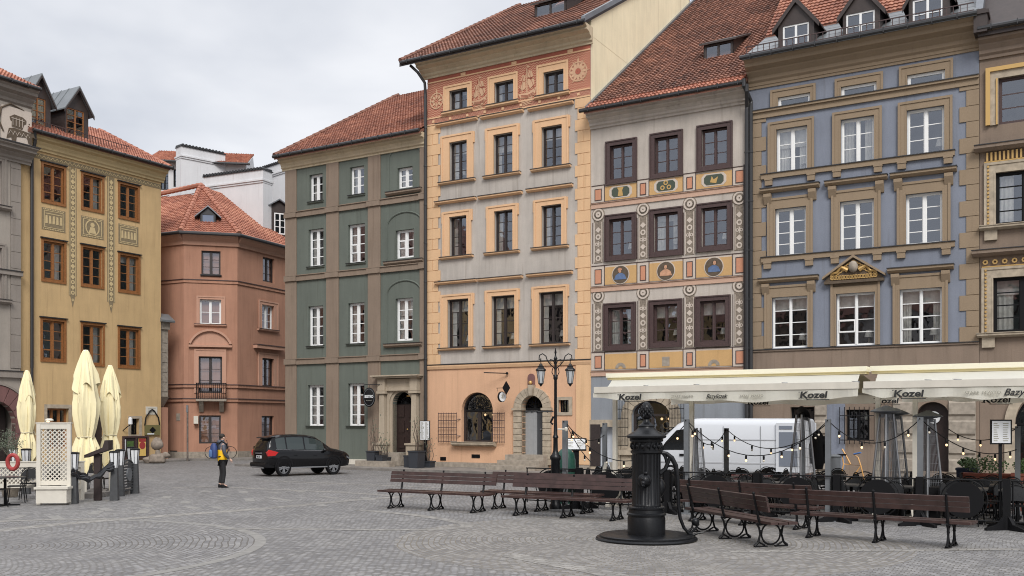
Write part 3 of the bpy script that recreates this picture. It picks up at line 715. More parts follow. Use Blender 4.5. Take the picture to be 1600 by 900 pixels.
# fix-ups above the wall: frieze zone drawn as its own rendered panel
def zig(name, c1, c2, px, py):
    t = NT(name); t.b.inputs['Roughness'].default_value = .9
    co = t.n('TexCoord'); s = t.n('SeparateXYZ'); t.l(co.outputs['Object'], s.inputs[0])
    fx = t.math('ABSOLUTE', t.math('SUBTRACT', t.math('FRACT', t.math('DIVIDE', s.outputs['X'], px)), .5))
    ph = t.math('FRACT', t.math('ADD', t.math('DIVIDE', s.outputs['Z'], py), t.math('MULTIPLY', fx, 1.3)))
    g = t.math('GREATER_THAN', ph, .72)
    no = t.n('TexNoise', i_Scale=3.0, i_Detail=5.0); t.l(co.outputs['Object'], no.inputs['Vector'])
    base = t.mix(.6, t.mix(g, c1, c2), t.ramp(no.outputs['Fac'], [(.3, (.75,.75,.75,1)), (.7, (1,1,1,1))]), 'MULTIPLY')
    t.l(base, t.b.inputs['Base Color']); return t.m
M['sgr'] = zig('red_zigzag_sgraffito', col(176,92,62), col(214,160,118), .17, .105)
M['sgr2'] = zig('fine_zigzag_sgraffito', col(168,90,64), col(206,158,120), .09, .06)
M['sgrred'] = plaster('red_sgraffito_plaster', col(180,88,58))
zA, zB, zC, zD = F.z(796, 172), F.z(796, 161), F.z(796, 104), F.z(796, 94)
zBand0 = F.z(796, 173.5); zBand1 = F.z(796, 162.5)
def cells(F, m, name, z0, z1, y=.025, u0=0.02, u1=None):
    u1 = F.W-.02 if u1 is None else u1
    hs = [h for h in F.holes if h[3] > z0 and h[2] < z1]
    us = sorted({u0, u1, *[h[0] for h in hs], *[h[1] for h in hs]}); zs = sorted({z0, z1, *[min(max(h[2], z0), z1) for h in hs], *[min(max(h[3], z0), z1) for h in hs]})
    b = MB()
    for i in range(len(us)-1):
        for j in range(len(zs)-1):
            uc, zc = (us[i]+us[i+1])/2, (zs[j]+zs[j+1])/2
            if zs[j+1]-zs[j] < 1e-5 or any(h[0] < uc < h[1] and h[2] < zc < h[3] for h in hs): continue
            b.box(us[i], us[i+1], -y, .01, zs[j], zs[j+1])
    return b.build(name, m, F.root)
cells(F, M['sgr'], 'sgraffito_panel', F.z(796, 161.5), F.z(796, 104.5))
cells(F, M['sgrred'], 'red_band', F.z(796, 103.5), F.z(796, 97))
cells(F, M['sgr2'], 'ornament_band', F.z(796, 172.5), F.z(796, 163))
b = MB()
for y in (162.3, 104, 173): zz = F.z(796, y); b.box(.02, F.W-.02, -.05, -.02, zz-.03, zz+.03)
for k in range(9): b.box(u(668)+.3+k*F.W/9, u(668)+.42+k*F.W/9, -.05, -.024, F.z(796, 170), F.z(796, 166))
for k in (1.9, 4.6, 7.4): b.box(k, k+.25, -.06, -.024, F.z(796, 103), F.z(796, 98.5))
b.build('frieze_lines', M['ochtrim'], F.root)
# sgraffito drawings: a compass rose, two sailing ships, a sun flower
def ship(F, cx, cz, s, m):
    b = MB(); y = -.045
    def P(poly): b.prism([(cx+p[0]*s, cz+p[1]*s) for p in poly], y, -.02, 'y')
    P([(-.55,-.45),(-.38,-.72),(.3,-.78),(.52,-.5),(.6,-.2),(.42,-.3),(.1,-.46),(-.3,-.46)])
    P([(-.03,-.45),(.03,-.45),(.03,1.0),(-.03,1.0)]); P([(-.33,-.45),(-.29,-.45),(-.22,.45),(-.26,.45)])
    P([(.04,.05),(.2,-.28),(.46,-.05),(.42,.28),(.24,.2),(.06,.3)]); P([(.05,.4),(.18,.32),(.38,.36),(.3,.68),(.06,.75)])
    P([(-.5,-.1),(-.28,-.3),(-.08,-.2),(-.1,.18),(-.32,.1)]); P([(-.38,.25),(-.12,.2),(-.08,.5),(-.26,.52)])
    P([(.03,.85),(.22,.92),(.03,1.0)])
    for k in range(4):
        yy = -.85-.08*k; P([(-.55+.1*k,yy),(-.2,yy-.05),(.2,yy+.02),(.5-.08*k,yy-.02),(.2,yy+.06),(-.2,yy)])
    b.build('ship_drawing', m, F.root)
    b = MB()
    for k in range(3): b.tube([(cx-.36*s, -.05, cz+(-.54-.07*k)*s), (cx+.05*s, -.05, cz+(-.6-.06*k)*s), (cx+.42*s, -.05, cz+(-.5-.07*k)*s)], .012, 4)
    for p, q in (((0,.95),(-.5,-.4)), ((0,.95),(.5,-.4)), ((.02,.3),(.44,.25)), ((-.25,.4),(-.5,-.42))): b.tube([(cx+p[0]*s, -.047, cz+p[1]*s), (cx+q[0]*s, -.047, cz+q[1]*s)], .01, 4)
    b.build('ship_lines', M['sgrred'], F.root)
M['sgrcream'] = plaster('cream_sgraffito_plaster', col(214,166,122))
ship(F, u(749), F.z(749, 145), .72, M['sgrcream']); ship(F, u(824), F.z(824, 132), .82, M['sgrcream'])
def rose(F, cx, cz, r, m, n=8, petals=False):
    b = MB(); b.disc((cx, -.05, cz), r*.78, r*.9, 'y', .03, 24)
    for k in range(n):
        a = 2*math.pi*k/n+math.pi/n*0; d = (math.cos(a), math.sin(a)); e = (-d[1], d[0]); R0 = r*(1.15 if k % 2 == 0 else .95) if petals else r*.78
        b.prism([(cx+d[0]*r*.2, cz+d[1]*r*.2), (cx+d[0]*r*.45+e[0]*r*.16, cz+d[1]*r*.45+e[1]*r*.16), (cx+d[0]*R0, cz+d[1]*R0), (cx+d[0]*r*.45-e[0]*r*.16, cz+d[1]*r*.45-e[1]*r*.16)], -.05, -.02, 'y')
    b.prism([(cx-.05, cz+r*.9), (cx+.05, cz+r*.9), (cx, cz+r*1.35)], -.05, -.02, 'y')
    b.build('rosette', m, F.root)
rose(F, u(683), F.z(683, 158), .42, M['sgrcream']); rose(F, u(904), F.z(904, 112), .48, M['sgrcream'], 12, True)
b = MB(); b.disc((u(904), -.06, F.z(904, 112)), 0.02, .13, 'y', .02, 16); b.build('rosette_eye', M['sgrred'], F.root)
corn(F, F.z(796, 97), ze-F.z(796, 97), .75, M['cream'], -.25, F.W+.1)
zq = F.z(796, 174.5)
for a, c, sd_ in ((668.5, 685, 1), (903, 923, -1)):
    F.quoins(u(a), u(c), zb+.1, zq, M['quoin'], h=.49, side=sd_, t=.04)
F.gutter(-.9, F.W+.15, -.9, ze+.0)
b = MB(); b.prism([(0,zb-.1),(-.06,zb-.1),(-.1,zb+.02),(-.1,zb+.08),(0,zb+.1)], 0, F.W, 'x'); b.prism([(0,zb+.1),(-.12,zb+.09),(-.13,zb+.12),(0,zb+.15)], 0, F.W, 'x', 1); b.build('string_course', [M['ochtrim'], M['gutter']], F.root)
b = MB(); b.box(u(900.5), F.W, -.05, .02, .35, zb-.1); b.build('pilaster', M['quoin'], F.root)
b = MB(); b.box(0, u(800), -.06, .02, .0, .32); b.box(u(862), F.W, -.06, .02, 0, .32); b.build('plinth', M['stonegrey'], F.root)
b = MB(); b.tube([(-.55,-.6,ze-.1),(-.2,-.5,ze-.45),(.02,-.25,ze-.9),(.0,-.16,ze-1.4),(.0,-.16,.2)], .07, 8)
zz = 1.5
while zz < ze-2: b.tube([(0,-.16,zz),(0,-.16,zz+.07)], .09, 8); zz += 1.8
b.build('downpipe', M['gutter'], F.root)
# roof with a lower strip returning round the left corner
pt = R(31); yr = 10.3
zr = ze+(yr+.85)*math.tan(pt)
sheet_roof(F.root, M['roofdark'], (-1.0, -.85, ze+.02), (1,0,0), (0,math.cos(pt),math.sin(pt)), (yr+.85)/math.cos(pt), lambda s: 0, lambda s: F.W+1.0, 'roof', amp=.035)
b = MB(); b.prism([(-.85, ze), (yr, zr-.02), (yr, zr-.2), (-.85, ze-.16)], -1.0, F.W+.02, 'x'); b.prism([(yr, zr), (2*yr, ze), (2*yr, ze-.1), (yr, zr-.1)], -1.0, F.W, 'x'); b.build('roof_deck', M['brownmetal'], F.root)
ridge_caps(F.root, (-.95, -.85, ze+.14), (-.95, yr, zr+.14), M['roofdark'], 'verge_tiles', .1, .5)
b = MB(); b.prism([(-.9, ze-.03), (yr, zr-.03), (yr, zr+.2), (-.9, ze+.2)], F.W-.02, F.W+.16, 'x'); b.build('verge_flashing', M['lead'], F.root)
b = MB(); b.prism([(.02, ze-.3), (.02, ze+.5), (yr, zr-.04), (2*yr-1, ze+.3), (2*yr-1, ze-.3)], F.W-.3, F.W+.006, 'x'); b.build('gable', M['creamwall'], F.root)
xd = F.u(808)+.0
yd = 3.2; zd = ze+(yd+.85)*math.tan(pt)
pent_dormer(F, F.u(808)-.9, F.u(808)+.8, yd, zd-.15, .85, 2.6, zd+1.9, M['brownmetal'], M['darkwood'])
b = MB(); cxk = F.u(808)-1.55; b.box(cxk, cxk+3.0, 8.9, 10.6, zr-2.0, zr+1.8); b.build('chimney', M['creamwall'], F.root)
b = MB(); b.box(cxk+1.5, cxk+2.6, 8.86, 8.9, zr-.9, zr+.2); k_ = b.build('roof_window', M['black'], F.root)
b = MB(); b.box(cxk+1.6, cxk+2.03, 8.84, 8.858, zr-.8, zr+.1); b.box(cxk+2.08, cxk+2.5, 8.84, 8.858, zr-.8, zr+.1); b.build('pane', M['glass'], k_)
# shop window grille, shutters, sill
z = lambda y: F.z(745, y)
b = MB(); xa, xb = aw[0]+.12, aw[1]-.12; cx = (aw[0]+aw[1])/2; rx = (xb-xa)/2; zc = aw[3]-(aw[1]-aw[0])/2
for k in range(7):
    a_ = math.pi*(k+.5)/7; q = rx*.55
    b.disc((cx+q*math.cos(a_), .16, zc+.12+q*math.sin(a_)*.95), .13, .155, 'y', .02, 14); b.disc((cx+q*math.cos(a_), .16, zc+.12+q*math.sin(a_)*.95), .04, .06, 'y', .02, 10)
    b.tube([(cx, .17, zc+.04), (cx+rx*math.cos(a_), .17, zc+.04+rx*math.sin(a_))], .012, 5)
b.disc((cx, .16, zc+.04), rx-.02, rx+.02, 'y', .03, 24, 0, math.pi); b.box(xa, xb, .15, .2, zc-.02, zc+.06)
b.build('arched_grille', M['black'], F.root)
F.sill(u(710), u(776), z(698)+.02, .18, .3, M['stone'], 'shop_sill', M['stone'])
for n_, (xa, xb) in enumerate(((687.5, 715.5), (772, 790))):
    b = MB(); a_, c_ = u(xa), u(xb); z0, z1 = z(690), z(646); nb = 7 if n_ == 0 else 5
    for k in range(nb+1): x_ = a_+(c_-a_)*k/nb; b.tube([(x_, -.12, z0-.06), (x_, -.12, z1+.05)], .012, 5)
    for k in range(5): zz = z0+(z1-z0)*k/4; b.tube([(a_-.02, -.12, zz), (c_+.02, -.12, zz)], .016, 5)
    for q in (.2, .8): xx = c_ if n_ == 0 else a_; b.tube([(xx, -.12, z0+(z1-z0)*q), (xx+(.15 if n_ == 0 else -.15), -.01, z0+(z1-z0)*q)], .02, 5)
    b.build('open_grille_shutter', M['maroon'], F.root)
# shop display behind the glass
t = thing('shop_display', 'gilded ornament on a stand with two small lights inside the arched shop window', 'shop display', F.root.matrix_basis @ Vector((u(757), .6, aw[2]+.02)), AR)
b = MB(); b.lathe([(.14,0),(.12,.04),(.03,.08),(.03,.35),(.06,.42)], n=12); b.disc((0,0,.62), .16, .21, 'y', .04, 20); b.tube([(-.2,0,.75),(-.1,0,1.0),(0,0,.85),(.1,0,1.0),(.2,0,.75)], .03, 6); b.build('ornament', M['gold'], t, True)
for x_ in (-.3, .12): MB().ball((x_, -.05, 1.25), .05).build('bulb', M['bulb'], t, True)
# portal of rusticated stone
b = MB(); cx = (dw[0]+dw[1])/2; rx = (dw[1]-dw[0])/2; zc = dw[3]-rx; ro = u(862)-cx; z = lambda y: F.z(831, y)
K = 11
for k in range(K):
    a0_, a1_ = math.pi*k/K+.012, math.pi*(k+1)/K-.012; rr = ro*(1.0 if k != 5 else 1.12)
    q = [(cx-rx*math.cos(a0_), zc+rx*math.sin(a0_)), (cx-rr*math.cos(a0_), zc+rr*math.sin(a0_)*.98), (cx-rr*math.cos(a1_), zc+rr*math.sin(a1_)*.98), (cx-rx*math.cos(a1_), zc+rx*math.sin(a1_))]
    b.prism(q, -.14 if k != 5 else -.26, .3, 'y')
b.disc((cx, -.11, zc), rx, ro-.03, 'y', .1, 24, 0, math.pi)
for sg in (-1, 1):
    xa, xb = sorted((cx+sg*rx, cx+sg*ro)); b.box(xa-.06, xb+.06, -.2, .3, zc-.1, zc); zz = dw[2]-.3; n = 9; hh = (zc-.1-zz)/n
    for k in range(n): b.box(xa, xb, -.14, .3, zz+k*hh+.012, zz+(k+1)*hh-.012)
    b.box(xa+.02, xb-.02, -.11, .29, zz, zc-.1)
b.build('portal', M['stone'], F.root)
M['greydoor'] = simple('grey_painted_door', col(150,152,154), .5, var=.06)
b = MB(); b.box(dw[0], cx-.12, .3, .36, dw[2], zc-.1); b.box(cx-.12, cx+.04, .28, .36, dw[2], zc-.1); d_ = b.build('door', M['greydoor'], F.root)
MB().box(cx+.04, dw[1], .32, .38, dw[2], zc-.1).build('door_leaf', simple('dark_grey_door', col(70,72,76), .5), d_); MB().ball((cx+.25, .28, dw[2]+1.25), .05).build('handle', M['alu'], d_, True)
b = MB(); b.box(dw[0], dw[1], .2, .26, zc-.1, zc)
for k in range(9): a_ = math.pi*k/8; b.tube([(cx, .23, zc), (cx-rx*math.cos(a_), .23, zc+rx*math.sin(a_))], .014, 5)
for k in range(6): a_ = math.pi*(k+.5)/6; b.disc((cx-rx*.6*math.cos(a_), .22, zc+rx*.6*math.sin(a_)), .09, .11, 'y', .02, 12)
b.build('fanlight_grille', M['black'], F.root)
b = MB(); b.box(u(799), u(858), -.55, .3, .1, .75-.02+.0); b.build('doorstep', M['stonegrey'], F.root)
b = MB(); b.box(u(795), u(860), -1.0, -.55, .1, .5); b.box(u(786), u(861), -1.45, -1.0, .1, .28); b.build('doorstep', M['stonegrey'], F.root)
for q in ((688,697,714,719.5), (737,750,710,715.5)):
    r = F.rect(*q); b = MB(); b.box(r[0], r[1], -.012, .02, r[2], r[3])
    for k in range(4): zz = r[2]+(r[3]-r[2])*(k+.5)/4; b.box(r[0]+.02, r[1]-.02, -.03, -.012, zz-.015, zz+.015)
    b.build('vent', M['black'], F.root)
r = F.rect(870, 894.5, 620, 649); F.ring(r, sw, M['stone'], 'window_surround', .04, step=False)
nr_ = F.rect(825, 836, 583, 606); b = MB(); b.box(nr_[0], nr_[1], -.04, .01, nr_[2], nr_[3]-.2); b.disc(((nr_[0]+nr_[1])/2, -.04, nr_[3]-.2), .0, (nr_[1]-nr_[0])/2, 'y', .05, 16, 0, math.pi); n_ = b.build('niche', M['redstone'], F.root)
MB().ball(((nr_[0]+nr_[1])/2, -.1, (nr_[2]+nr_[3])/2-.1), .09).build('gilded_bust', M['gold'], n_, True)
# ---------------------------------------------------------------- painted house
F = Facade('painted_house', 'beige town house with dark maroon window frames and painted yellow medallion panels', 'building', LP, AR, 923.5, 1170, 'houses round the square')
PH = F; u = F.u
ze = F.z(1050, 158)
WW = [[(946.7,996,218.5,287),(1016,1067.7,206,277.5),(1089,1145,193,266)], [(945.5,995,334,407),(1014.7,1067.5,325,400.5),(1088.6,1144.7,316,392.5)], [(943.7,994,473,547.5),(1014,1066.5,468,543),(1086.5,1142,462,541.7)]]
for k, row in enumerate(WW):
    for i, q in enumerate(row):
        o = F.rect(*q); r = (o[0]+.21, o[1]-.21, o[2]+.2, o[3]-.2)
        F.win(r, 3, M['maroon'], fw=.05, mw=.07, bw=.03, rec=.1, gm=M['glass'])
        b = MB(); a_, c_, z0, z1 = o; A, Cc, Z0, Z1 = r
        for pl in ([(a_,z0),(A,Z0),(A,Z1),(a_,z1)], [(Cc,Z0),(c_,z0),(c_,z1),(Cc,Z1)], [(a_,z1),(A,Z1),(Cc,Z1),(c_,z1)], [(a_,z0),(c_,z0),(Cc,Z0),(A,Z0)]): b.prism(pl, -.07, .1, 'y')
        for (xx0, xx1, zz0, zz1) in ((a_,a_+.05,z0,z1),(c_-.05,c_,z0,z1),(a_+.05,c_-.05,z1-.05,z1),(a_+.05,c_-.05,z0,z0+.05)): b.box(xx0, xx1, -.1, -.069, zz0, zz1)
        b.build('window_surround', M['maroon'], F.root)
        if k == 2 and i: F.blind(r, .32)
        if k == 1 and i == 1: F.blind(r, 0, .35)
        if k: table_lamp(F, r, .8, 'white table lamp in the %s row of the painted beige house, in its %s window' % (('', 'middle', 'lower')[k], lampn[i]))
aw = F.rect(987, 1047, 626, 700); aw = (aw[0], aw[1], 1.0, aw[3]); F.win(aw, 1, M['darkwood'], arch=.7, fw=.1, mw=.1, noleaf=True)
dw = F.rect(932, 960, 667, 728); dw = (dw[0], dw[1], .15, dw[3]); F.holes.append((*dw, 0))
zg = F.z(1050, 586)
M['maroonplain'] = M['maroon']
F.wall([M['greyblue'], M['beigewall']], [(zg, 0), (99, 1)], ze, 18, 12.6, ze+9.0)
MB().box(dw[0], dw[1], .3, .36, dw[2], dw[3]).build('door', simple('pale_poster_door', col(205,212,222), .6), F.root)
b = MB(); b.box(u(923.6), u(924)+.45, -.08, -.03, .3, F.z(915, 663)); b.build('door_shutter', M['darkwood'], F.root)
b = MB(); b.box(u(961), u(966), -.08, -.03, .3, F.z(960, 663)); b.build('door_shutter', M['darkwood'], F.root)
r = (dw[0], dw[1], dw[2], dw[3]); F.ring((r[0]-.3, r[1]+.3, r[2], r[3]+.3), r, M['stone'], 'door_surround', .06, 'LRT', False)
b = MB(); cx = (aw[0]+aw[1])/2; rx = (aw[1]-aw[0])/2; zc = aw[3]-rx*.7
for k in range(10):
    a0_, a1_ = math.pi*k/10+.012, math.pi*(k+1)/10-.012
    b.prism([(cx-rx*math.cos(a0_), zc+rx*.7*math.sin(a0_)), (cx-(rx+.45)*math.cos(a0_), zc+(rx*.7+.45)*math.sin(a0_)), (cx-(rx+.45)*math.cos(a1_), zc+(rx*.7+.45)*math.sin(a1_)), (cx-rx*math.cos(a1_), zc+rx*.7*math.sin(a1_))], -.08, .05, 'y')
b.box(cx-rx-.45, cx-rx, -.08, .05, .2, zc); b.box(cx+rx, cx+rx+.45, -.08, .05, .2, zc); b.box(cx-rx-.5, cx+rx+.5, -.2, .05, aw[2]-.2, aw[2])
b.build('shop_window_surround', M['stone'], F.root)
for xa, xb in ((962, 985), (1049, 1072)):
    b = MB(); a_, c_ = u(xa), u(xb); z0, z1 = 1.2, zc+.75
    for k in range(6): x_ = a_+(c_-a_)*k/5; zt = z1-(abs(x_-cx)-rx)*.3; b.tube([(x_, -.25, z0), (x_, -.25, zt)], .014, 5)
    for k in range(5): zz = z0+(z1-z0-.5)*k/4; b.tube([(a_, -.25, zz), (c_, -.25, zz)], .016, 5)
    b.build('open_grille_shutter', M['black'], F.root)
# interior lights of the cafe
t = thing('chandelier', 'small warm chandelier glowing behind the arched cafe window of the painted house', 'chandelier', F.root.matrix_basis @ Vector((u(1032), .65, F.z(1032, 664))), AR)
MB().disc((0,0,0), .13, .16, 'y', .03, 16).tube([(0,0,.1),(0,0,.9)], .015, 5).build('chandelier_frame', M['gold'], t)
for x_ in (-.2, .12): MB().ball((x_, 0, .25), .055).build('bulb', M['bulb'], t, True)
M['ochrepanel'] = plaster('ochre_painted_panel', col(206,158,84), .1)
M['orangepanel'] = plaster('orange_painted_panel', col(206,134,92), .08)
M['palepaint'] = plaster('pale_painted_frame', col(200,184,168), .06)
M['pinkpaint'] = plaster('pale_pink_band', col(200,158,130), .06)
M['darkgreenpaint'] = simple('dark_green_paint', col(70,80,66), .9)
M['brownline'] = simple('painted_dark_line', col(74,54,50), .9)
M['bluepaint'] = simple('painted_blue_robe', col(84,110,152), .9, var=.2)
M['skinpaint'] = simple('painted_skin_tone', col(196,140,100), .9, var=.2)
M['umber'] = simple('painted_umber', col(92,76,58), .9, var=.2)
cols_w = [(945.5,995),(1015,1067),(1088,1144)]
cols_n = [(926.5,943.5),(997,1013),(1069.5,1086),(1146,1168)]
def zr_(x, y): return F.z(x, y)
bands = [(F.z(925, 292), F.z(925, 319)), (F.z(925, 417), F.z(925, 449)), (F.z(925, 551.5), F.z(925, 580))]
b1 = MB(); b2 = MB(); b3 = MB(); b4 = MB(); b5 = MB()
for (zt, zb_) in bands:
    MB().box(.02, F.W-.02, -.012, .01, zb_-.0, zt).build('painted_band', M['palepaint'], F.root)
    for a_, c_ in cols_w: MB().box(u(a_), u(c_), -.024, -.011, zb_+.06, zt-.08).build('ochre_panel', M['ochrepanel'], F.root)
    for a_, c_ in cols_n: MB().box(u(a_)+.12, u(c_)-.12, -.024, -.011, zb_+.14, zt-.16).build('orange_panel', M['orangepanel'], F.root)
    MB().box(.02, F.W-.02, -.05, .01, zb_-.22, zb_-.02).box(.02, F.W-.02, -.09, .01, zb_-.02, zb_+.0).build('band_moulding', M['pinkpaint'], F.root)
    b5.box(0.03, F.W-.03, -.03, -.005, zt, zt+.03); b5.box(.03, F.W-.03, -.094, -.0, zb_-.0, zb_+.02)
    for a_, c_ in cols_w:
        for x_ in (u(a_)-.03, u(c_)): b5.box(x_, x_+.03, -.03, -.005, zb_+.02, zt)
    for a_, c_ in cols_n:
        x0_, x1_, y0_, y1_ = u(a_)+.09, u(c_)-.09, zb_+.11, zt-.13
        for bb in ((x0_,x0_+.03,y0_,y1_),(x1_-.03,x1_,y0_,y1_),(x0_+.03,x1_-.03,y0_,y0_+.03),(x0_+.03,x1_-.03,y1_-.03,y1_)): b5.box(bb[0], bb[1], -.03, -.005, bb[2], bb[3])
b5.build('painted_lines', M['brownline'], F.root)
for i, (a_, c_) in enumerate(cols_w):
    cx = (u(a_)+u(c_))/2; zt, zb_ = bands[0]; cz = (zt+zb_)/2; wx, wz = .40, .2
    pl = [(-wx,-wz*.5),(-wx*.75,-wz),(wx*.75,-wz),(wx,-wz*.5),(wx,wz*.5),(wx*.75,wz),(-wx*.75,wz),(-wx,wz*.5)]
    b = MB(); b.prism([(cx+p[0]*1.28, cz+p[1]*1.25) for p in pl], -.032, -.02, 'y'); c0 = b.build('cartouche', M['palepaint'], F.root)
    b = MB(); b.prism([(cx+p[0], cz+p[1]) for p in pl], -.04, -.03, 'y'); b.build('cartouche_field', M['darkgreenpaint'], c0)
    b = MB()
    if i == 1:
        for dx, dz in ((-.14,-.07),(.14,-.07),(0,.12)): b.disc((cx+dx, -.05, cz+dz), .05, .1, 'y', .012, 12)
    elif i == 0: b.prism([(cx-.12,cz-.18),(cx+.12,cz-.18),(cx+.08,cz+.05),(cx+.15,cz+.18),(cx-.15,cz+.18),(cx-.08,cz+.05)], -.05, -.04, 'y')
    else: b.prism([(cx-.15,cz-.1),(cx+.1,cz-.16),(cx+.18,cz+.1),(cx,cz),(cx-.08,cz+.14)], -.05, -.04, 'y')
    b.build('cartouche_emblem', M['gold'], c0)
    # round medallion with a half-length figure
    zt, zb_ = bands[1]; cz = (zt+zb_)/2; r_ = (zt-zb_)*.42
    b = MB(); b.disc((cx, -.036, cz), 0.001, r_*1.1, 'y', .014, 28); m0 = b.build('medallion', M['palepaint'], F.root)
    b = MB(); b.disc((cx, -.044, cz), 0.001, r_, 'y', .012, 28); b.build('medallion_ground', M['umber'], m0)
    b = MB(); d_ = (-.02, .0, .04)[i]; b.prism([(cx-r_*.72+d_, cz-r_*.55), (cx+r_*.75, cz-r_*.55), (cx+r_*.55, cz-r_*.05), (cx+r_*.2, cz+r_*.18), (cx-r_*.18, cz+r_*.18), (cx-r_*.6, cz-r_*.08)], -.054, -.042, 'y')
    b.build('painted_robe', M['bluepaint'] if i != 1 else M['skinpaint'], m0)
    b = MB(); b.lathe([(.001,0),(r_*.2,.002),(r_*.2,.006),(.001,.008)], n=14)
    b.v = [(cx+d_+v[0]*.9, -.058-v[2]*.5, cz+r_*.42+v[1]*1.15) for v in b.v]; b.build('painted_face', M['skinpaint'], m0)
    b = MB(); b.disc((cx+d_, -.062, cz+r_*.5), r_*.16, r_*.27, 'y', .01, 14, 0, math.pi); b.build('painted_hair', M['umber'] if i != 0 else M['orangepanel'], m0)
    zt, zb_ = bands[2]; b = MB(); b.disc((cx, -.034, zb_+.08), .1, .24, 'y', .012, 14, 0, math.pi) if i != 1 else b.box(cx-.16, cx+.16, -.034, -.022, zb_+.12, zb_+.5); b.build('painted_emblem', M['stonegrey'], F.root)
# ornamental painted pilasters
M['pilgrey'] = simple('grisaille_ground', col(128,114,98), .9, var=.3, scale=14)
for (yt, yb) in ((325, 411), (452, 549)):
    z1, z0 = F.z(937, yt), F.z(937, yb)
    for a_, c_ in cols_n:
        cx = (u(a_)+u(c_))/2 - (.04 if a_ > 1100 else 0); hw = .2
        b = MB(); b.box(cx-hw, cx+hw, -.016, .01, z0, z1-.2); b.disc((cx, -.016, z1-.28), .001, .3, 'y', .02, 16); p0 = b.build('painted_pilaster', M['pilgrey'], F.root)
        b = MB(); b.disc((cx, -.026, z1-.28), .19, .26, 'y', .012, 16); b.disc((cx, -.026, z1-.28), .03, .12, 'y', .012, 12)
        for sg in (-1, 1): b.box(cx+sg*(hw-.03)-.015, cx+sg*(hw-.03)+.015, -.026, -.014, z0+.03, z1-.6)
        zz = z0+.2; k = 0
        while zz < z1-.75:
            if k % 3 == 0: b.disc((cx, -.026, zz), .06, .12, 'y', .012, 12)
            elif k % 3 == 1: b.prism([(cx-.13,zz),(cx,zz-.12),(cx+.13,zz),(cx,zz+.12)], -.026, -.014, 'y')
            else:
                for sg in (-1, 1): b.disc((cx+sg*.08, -.026, zz), .035, .07, 'y', .012, 10); 
                b.box(cx-.02, cx+.02, -.026, -.014, zz-.12, zz+.12)
            zz += .3; k += 1
        b.build('pilaster_ornament', M['palepaint'], p0)
        b = MB()
        for sg in (-1, 1): b.box(cx+sg*(hw+.06)-.012, cx+sg*(hw+.06)+.012, -.016, .005, z0, z1-.6)
        b.build('painted_lines', M['brownline'], p0)
corn(F, F.z(1050, 158)-.62, .6, .62, M['beigewall'])
F.gutter(-.2, F.W+.1, -.72, ze+.02)
b = MB(); b.box(u(1163), F.W, -.12, .02, F.z(1165, 588), F.z(1165, 258)); b.build('corner_strip', M['darkwood'], F.root)
pt = R(35.5); yr = 12.6; zr = ze+(yr+.7)*math.tan(pt)
sheet_roof(F.root, M['roofdark'], (0, -.7, ze), (1,0,0), (0,math.cos(pt),math.sin(pt)), (yr+.7)/math.cos(pt), lambda s: .12, lambda s: F.W+(0 if s < .9 else min(2.6, (s-.9)*.5)), 'roof', amp=.035)
sheet_roof(F.root, M['roofbright'], (0, -.74, ze+.02), (1,0,0), (0,math.cos(pt),math.sin(pt)), .55, lambda s: .12, lambda s: F.W, 'eaves_tiles', amp=.05)
b = MB(); b.prism([(-.7, ze-.02), (yr, zr-.02), (yr, zr-.14), (-.7, ze-.14)], 0, F.W, 'x'); b.prism([(yr, zr), (2*yr, ze), (2*yr, ze-.1), (yr, zr-.1)], 0, F.W, 'x'); b.build('roof_deck', M['roofdark'], F.root)
b = MB(); b.prism([(-.6, ze+.04), (yr, zr+.04), (yr, zr+.22), (-.6, ze+.22)], 0.0, .14, 'x'); b.build('abutment_flashing', M['lead'], F.root)
ridge_caps(F.root, (0, yr, zr+.05), (F.W+2, yr, zr+.05), M['roofdark'])
yd = 2.7; zd = ze+(yd+.7)*math.tan(pt); ud = F.u(1092)
pent_dormer(F, ud-.75, ud+.55, yd, zd-.1, .75, 2.6, zd+1.75, M['brownmetal'], M['darkwood'])
F.pipe(F.W-.02, .2, ze-.9, y=-.2, r=.075, top=(.15, .5))
# ---------------------------------------------------------------- blue house
F = Facade('blue_house', 'blue-grey town house with tan window surrounds, white windows and a gilded pediment', 'building', LP, AR, 1170.5, 1530, 'houses round the square')
BH = F; u = F.u
ze = F.z(1355, 66)
sets = [dict(w=[(1216,1266.7,149,165.5),(1314.6,1370.3,132,150),(1418,1477,113.5,132)], o=[(1205,1274.5,137,167),(1305.6,1379.7,119,151),(1405.8,1488.9,99,133)], rows=1),
 dict(w=[(1213.5,1262,199.5,268),(1314,1366.3,184,254.5),(1417,1475.8,169,241.5)], o=[(1201,1272,188,270),(1301.6,1377.8,172,257),(1404,1488,156,244)], rows=3),
 dict(w=[(1211.8,1260,324.5,400),(1313,1366,313,391.5),(1415.6,1472.8,301.5,382)], o=[(1200,1270,308,402),(1300,1376,296,393),(1402.4,1485,283,384)], rows=4),
 dict(w=[(1206.7,1262.3,463.6,543.5),(1307,1367.8,457.8,539.7),(1406,1472,450.8,536.5)], o=[(1195.8,1270,446,544),(1299,1375,438,540.5),(1396,1481,429,537)], rows=4)]
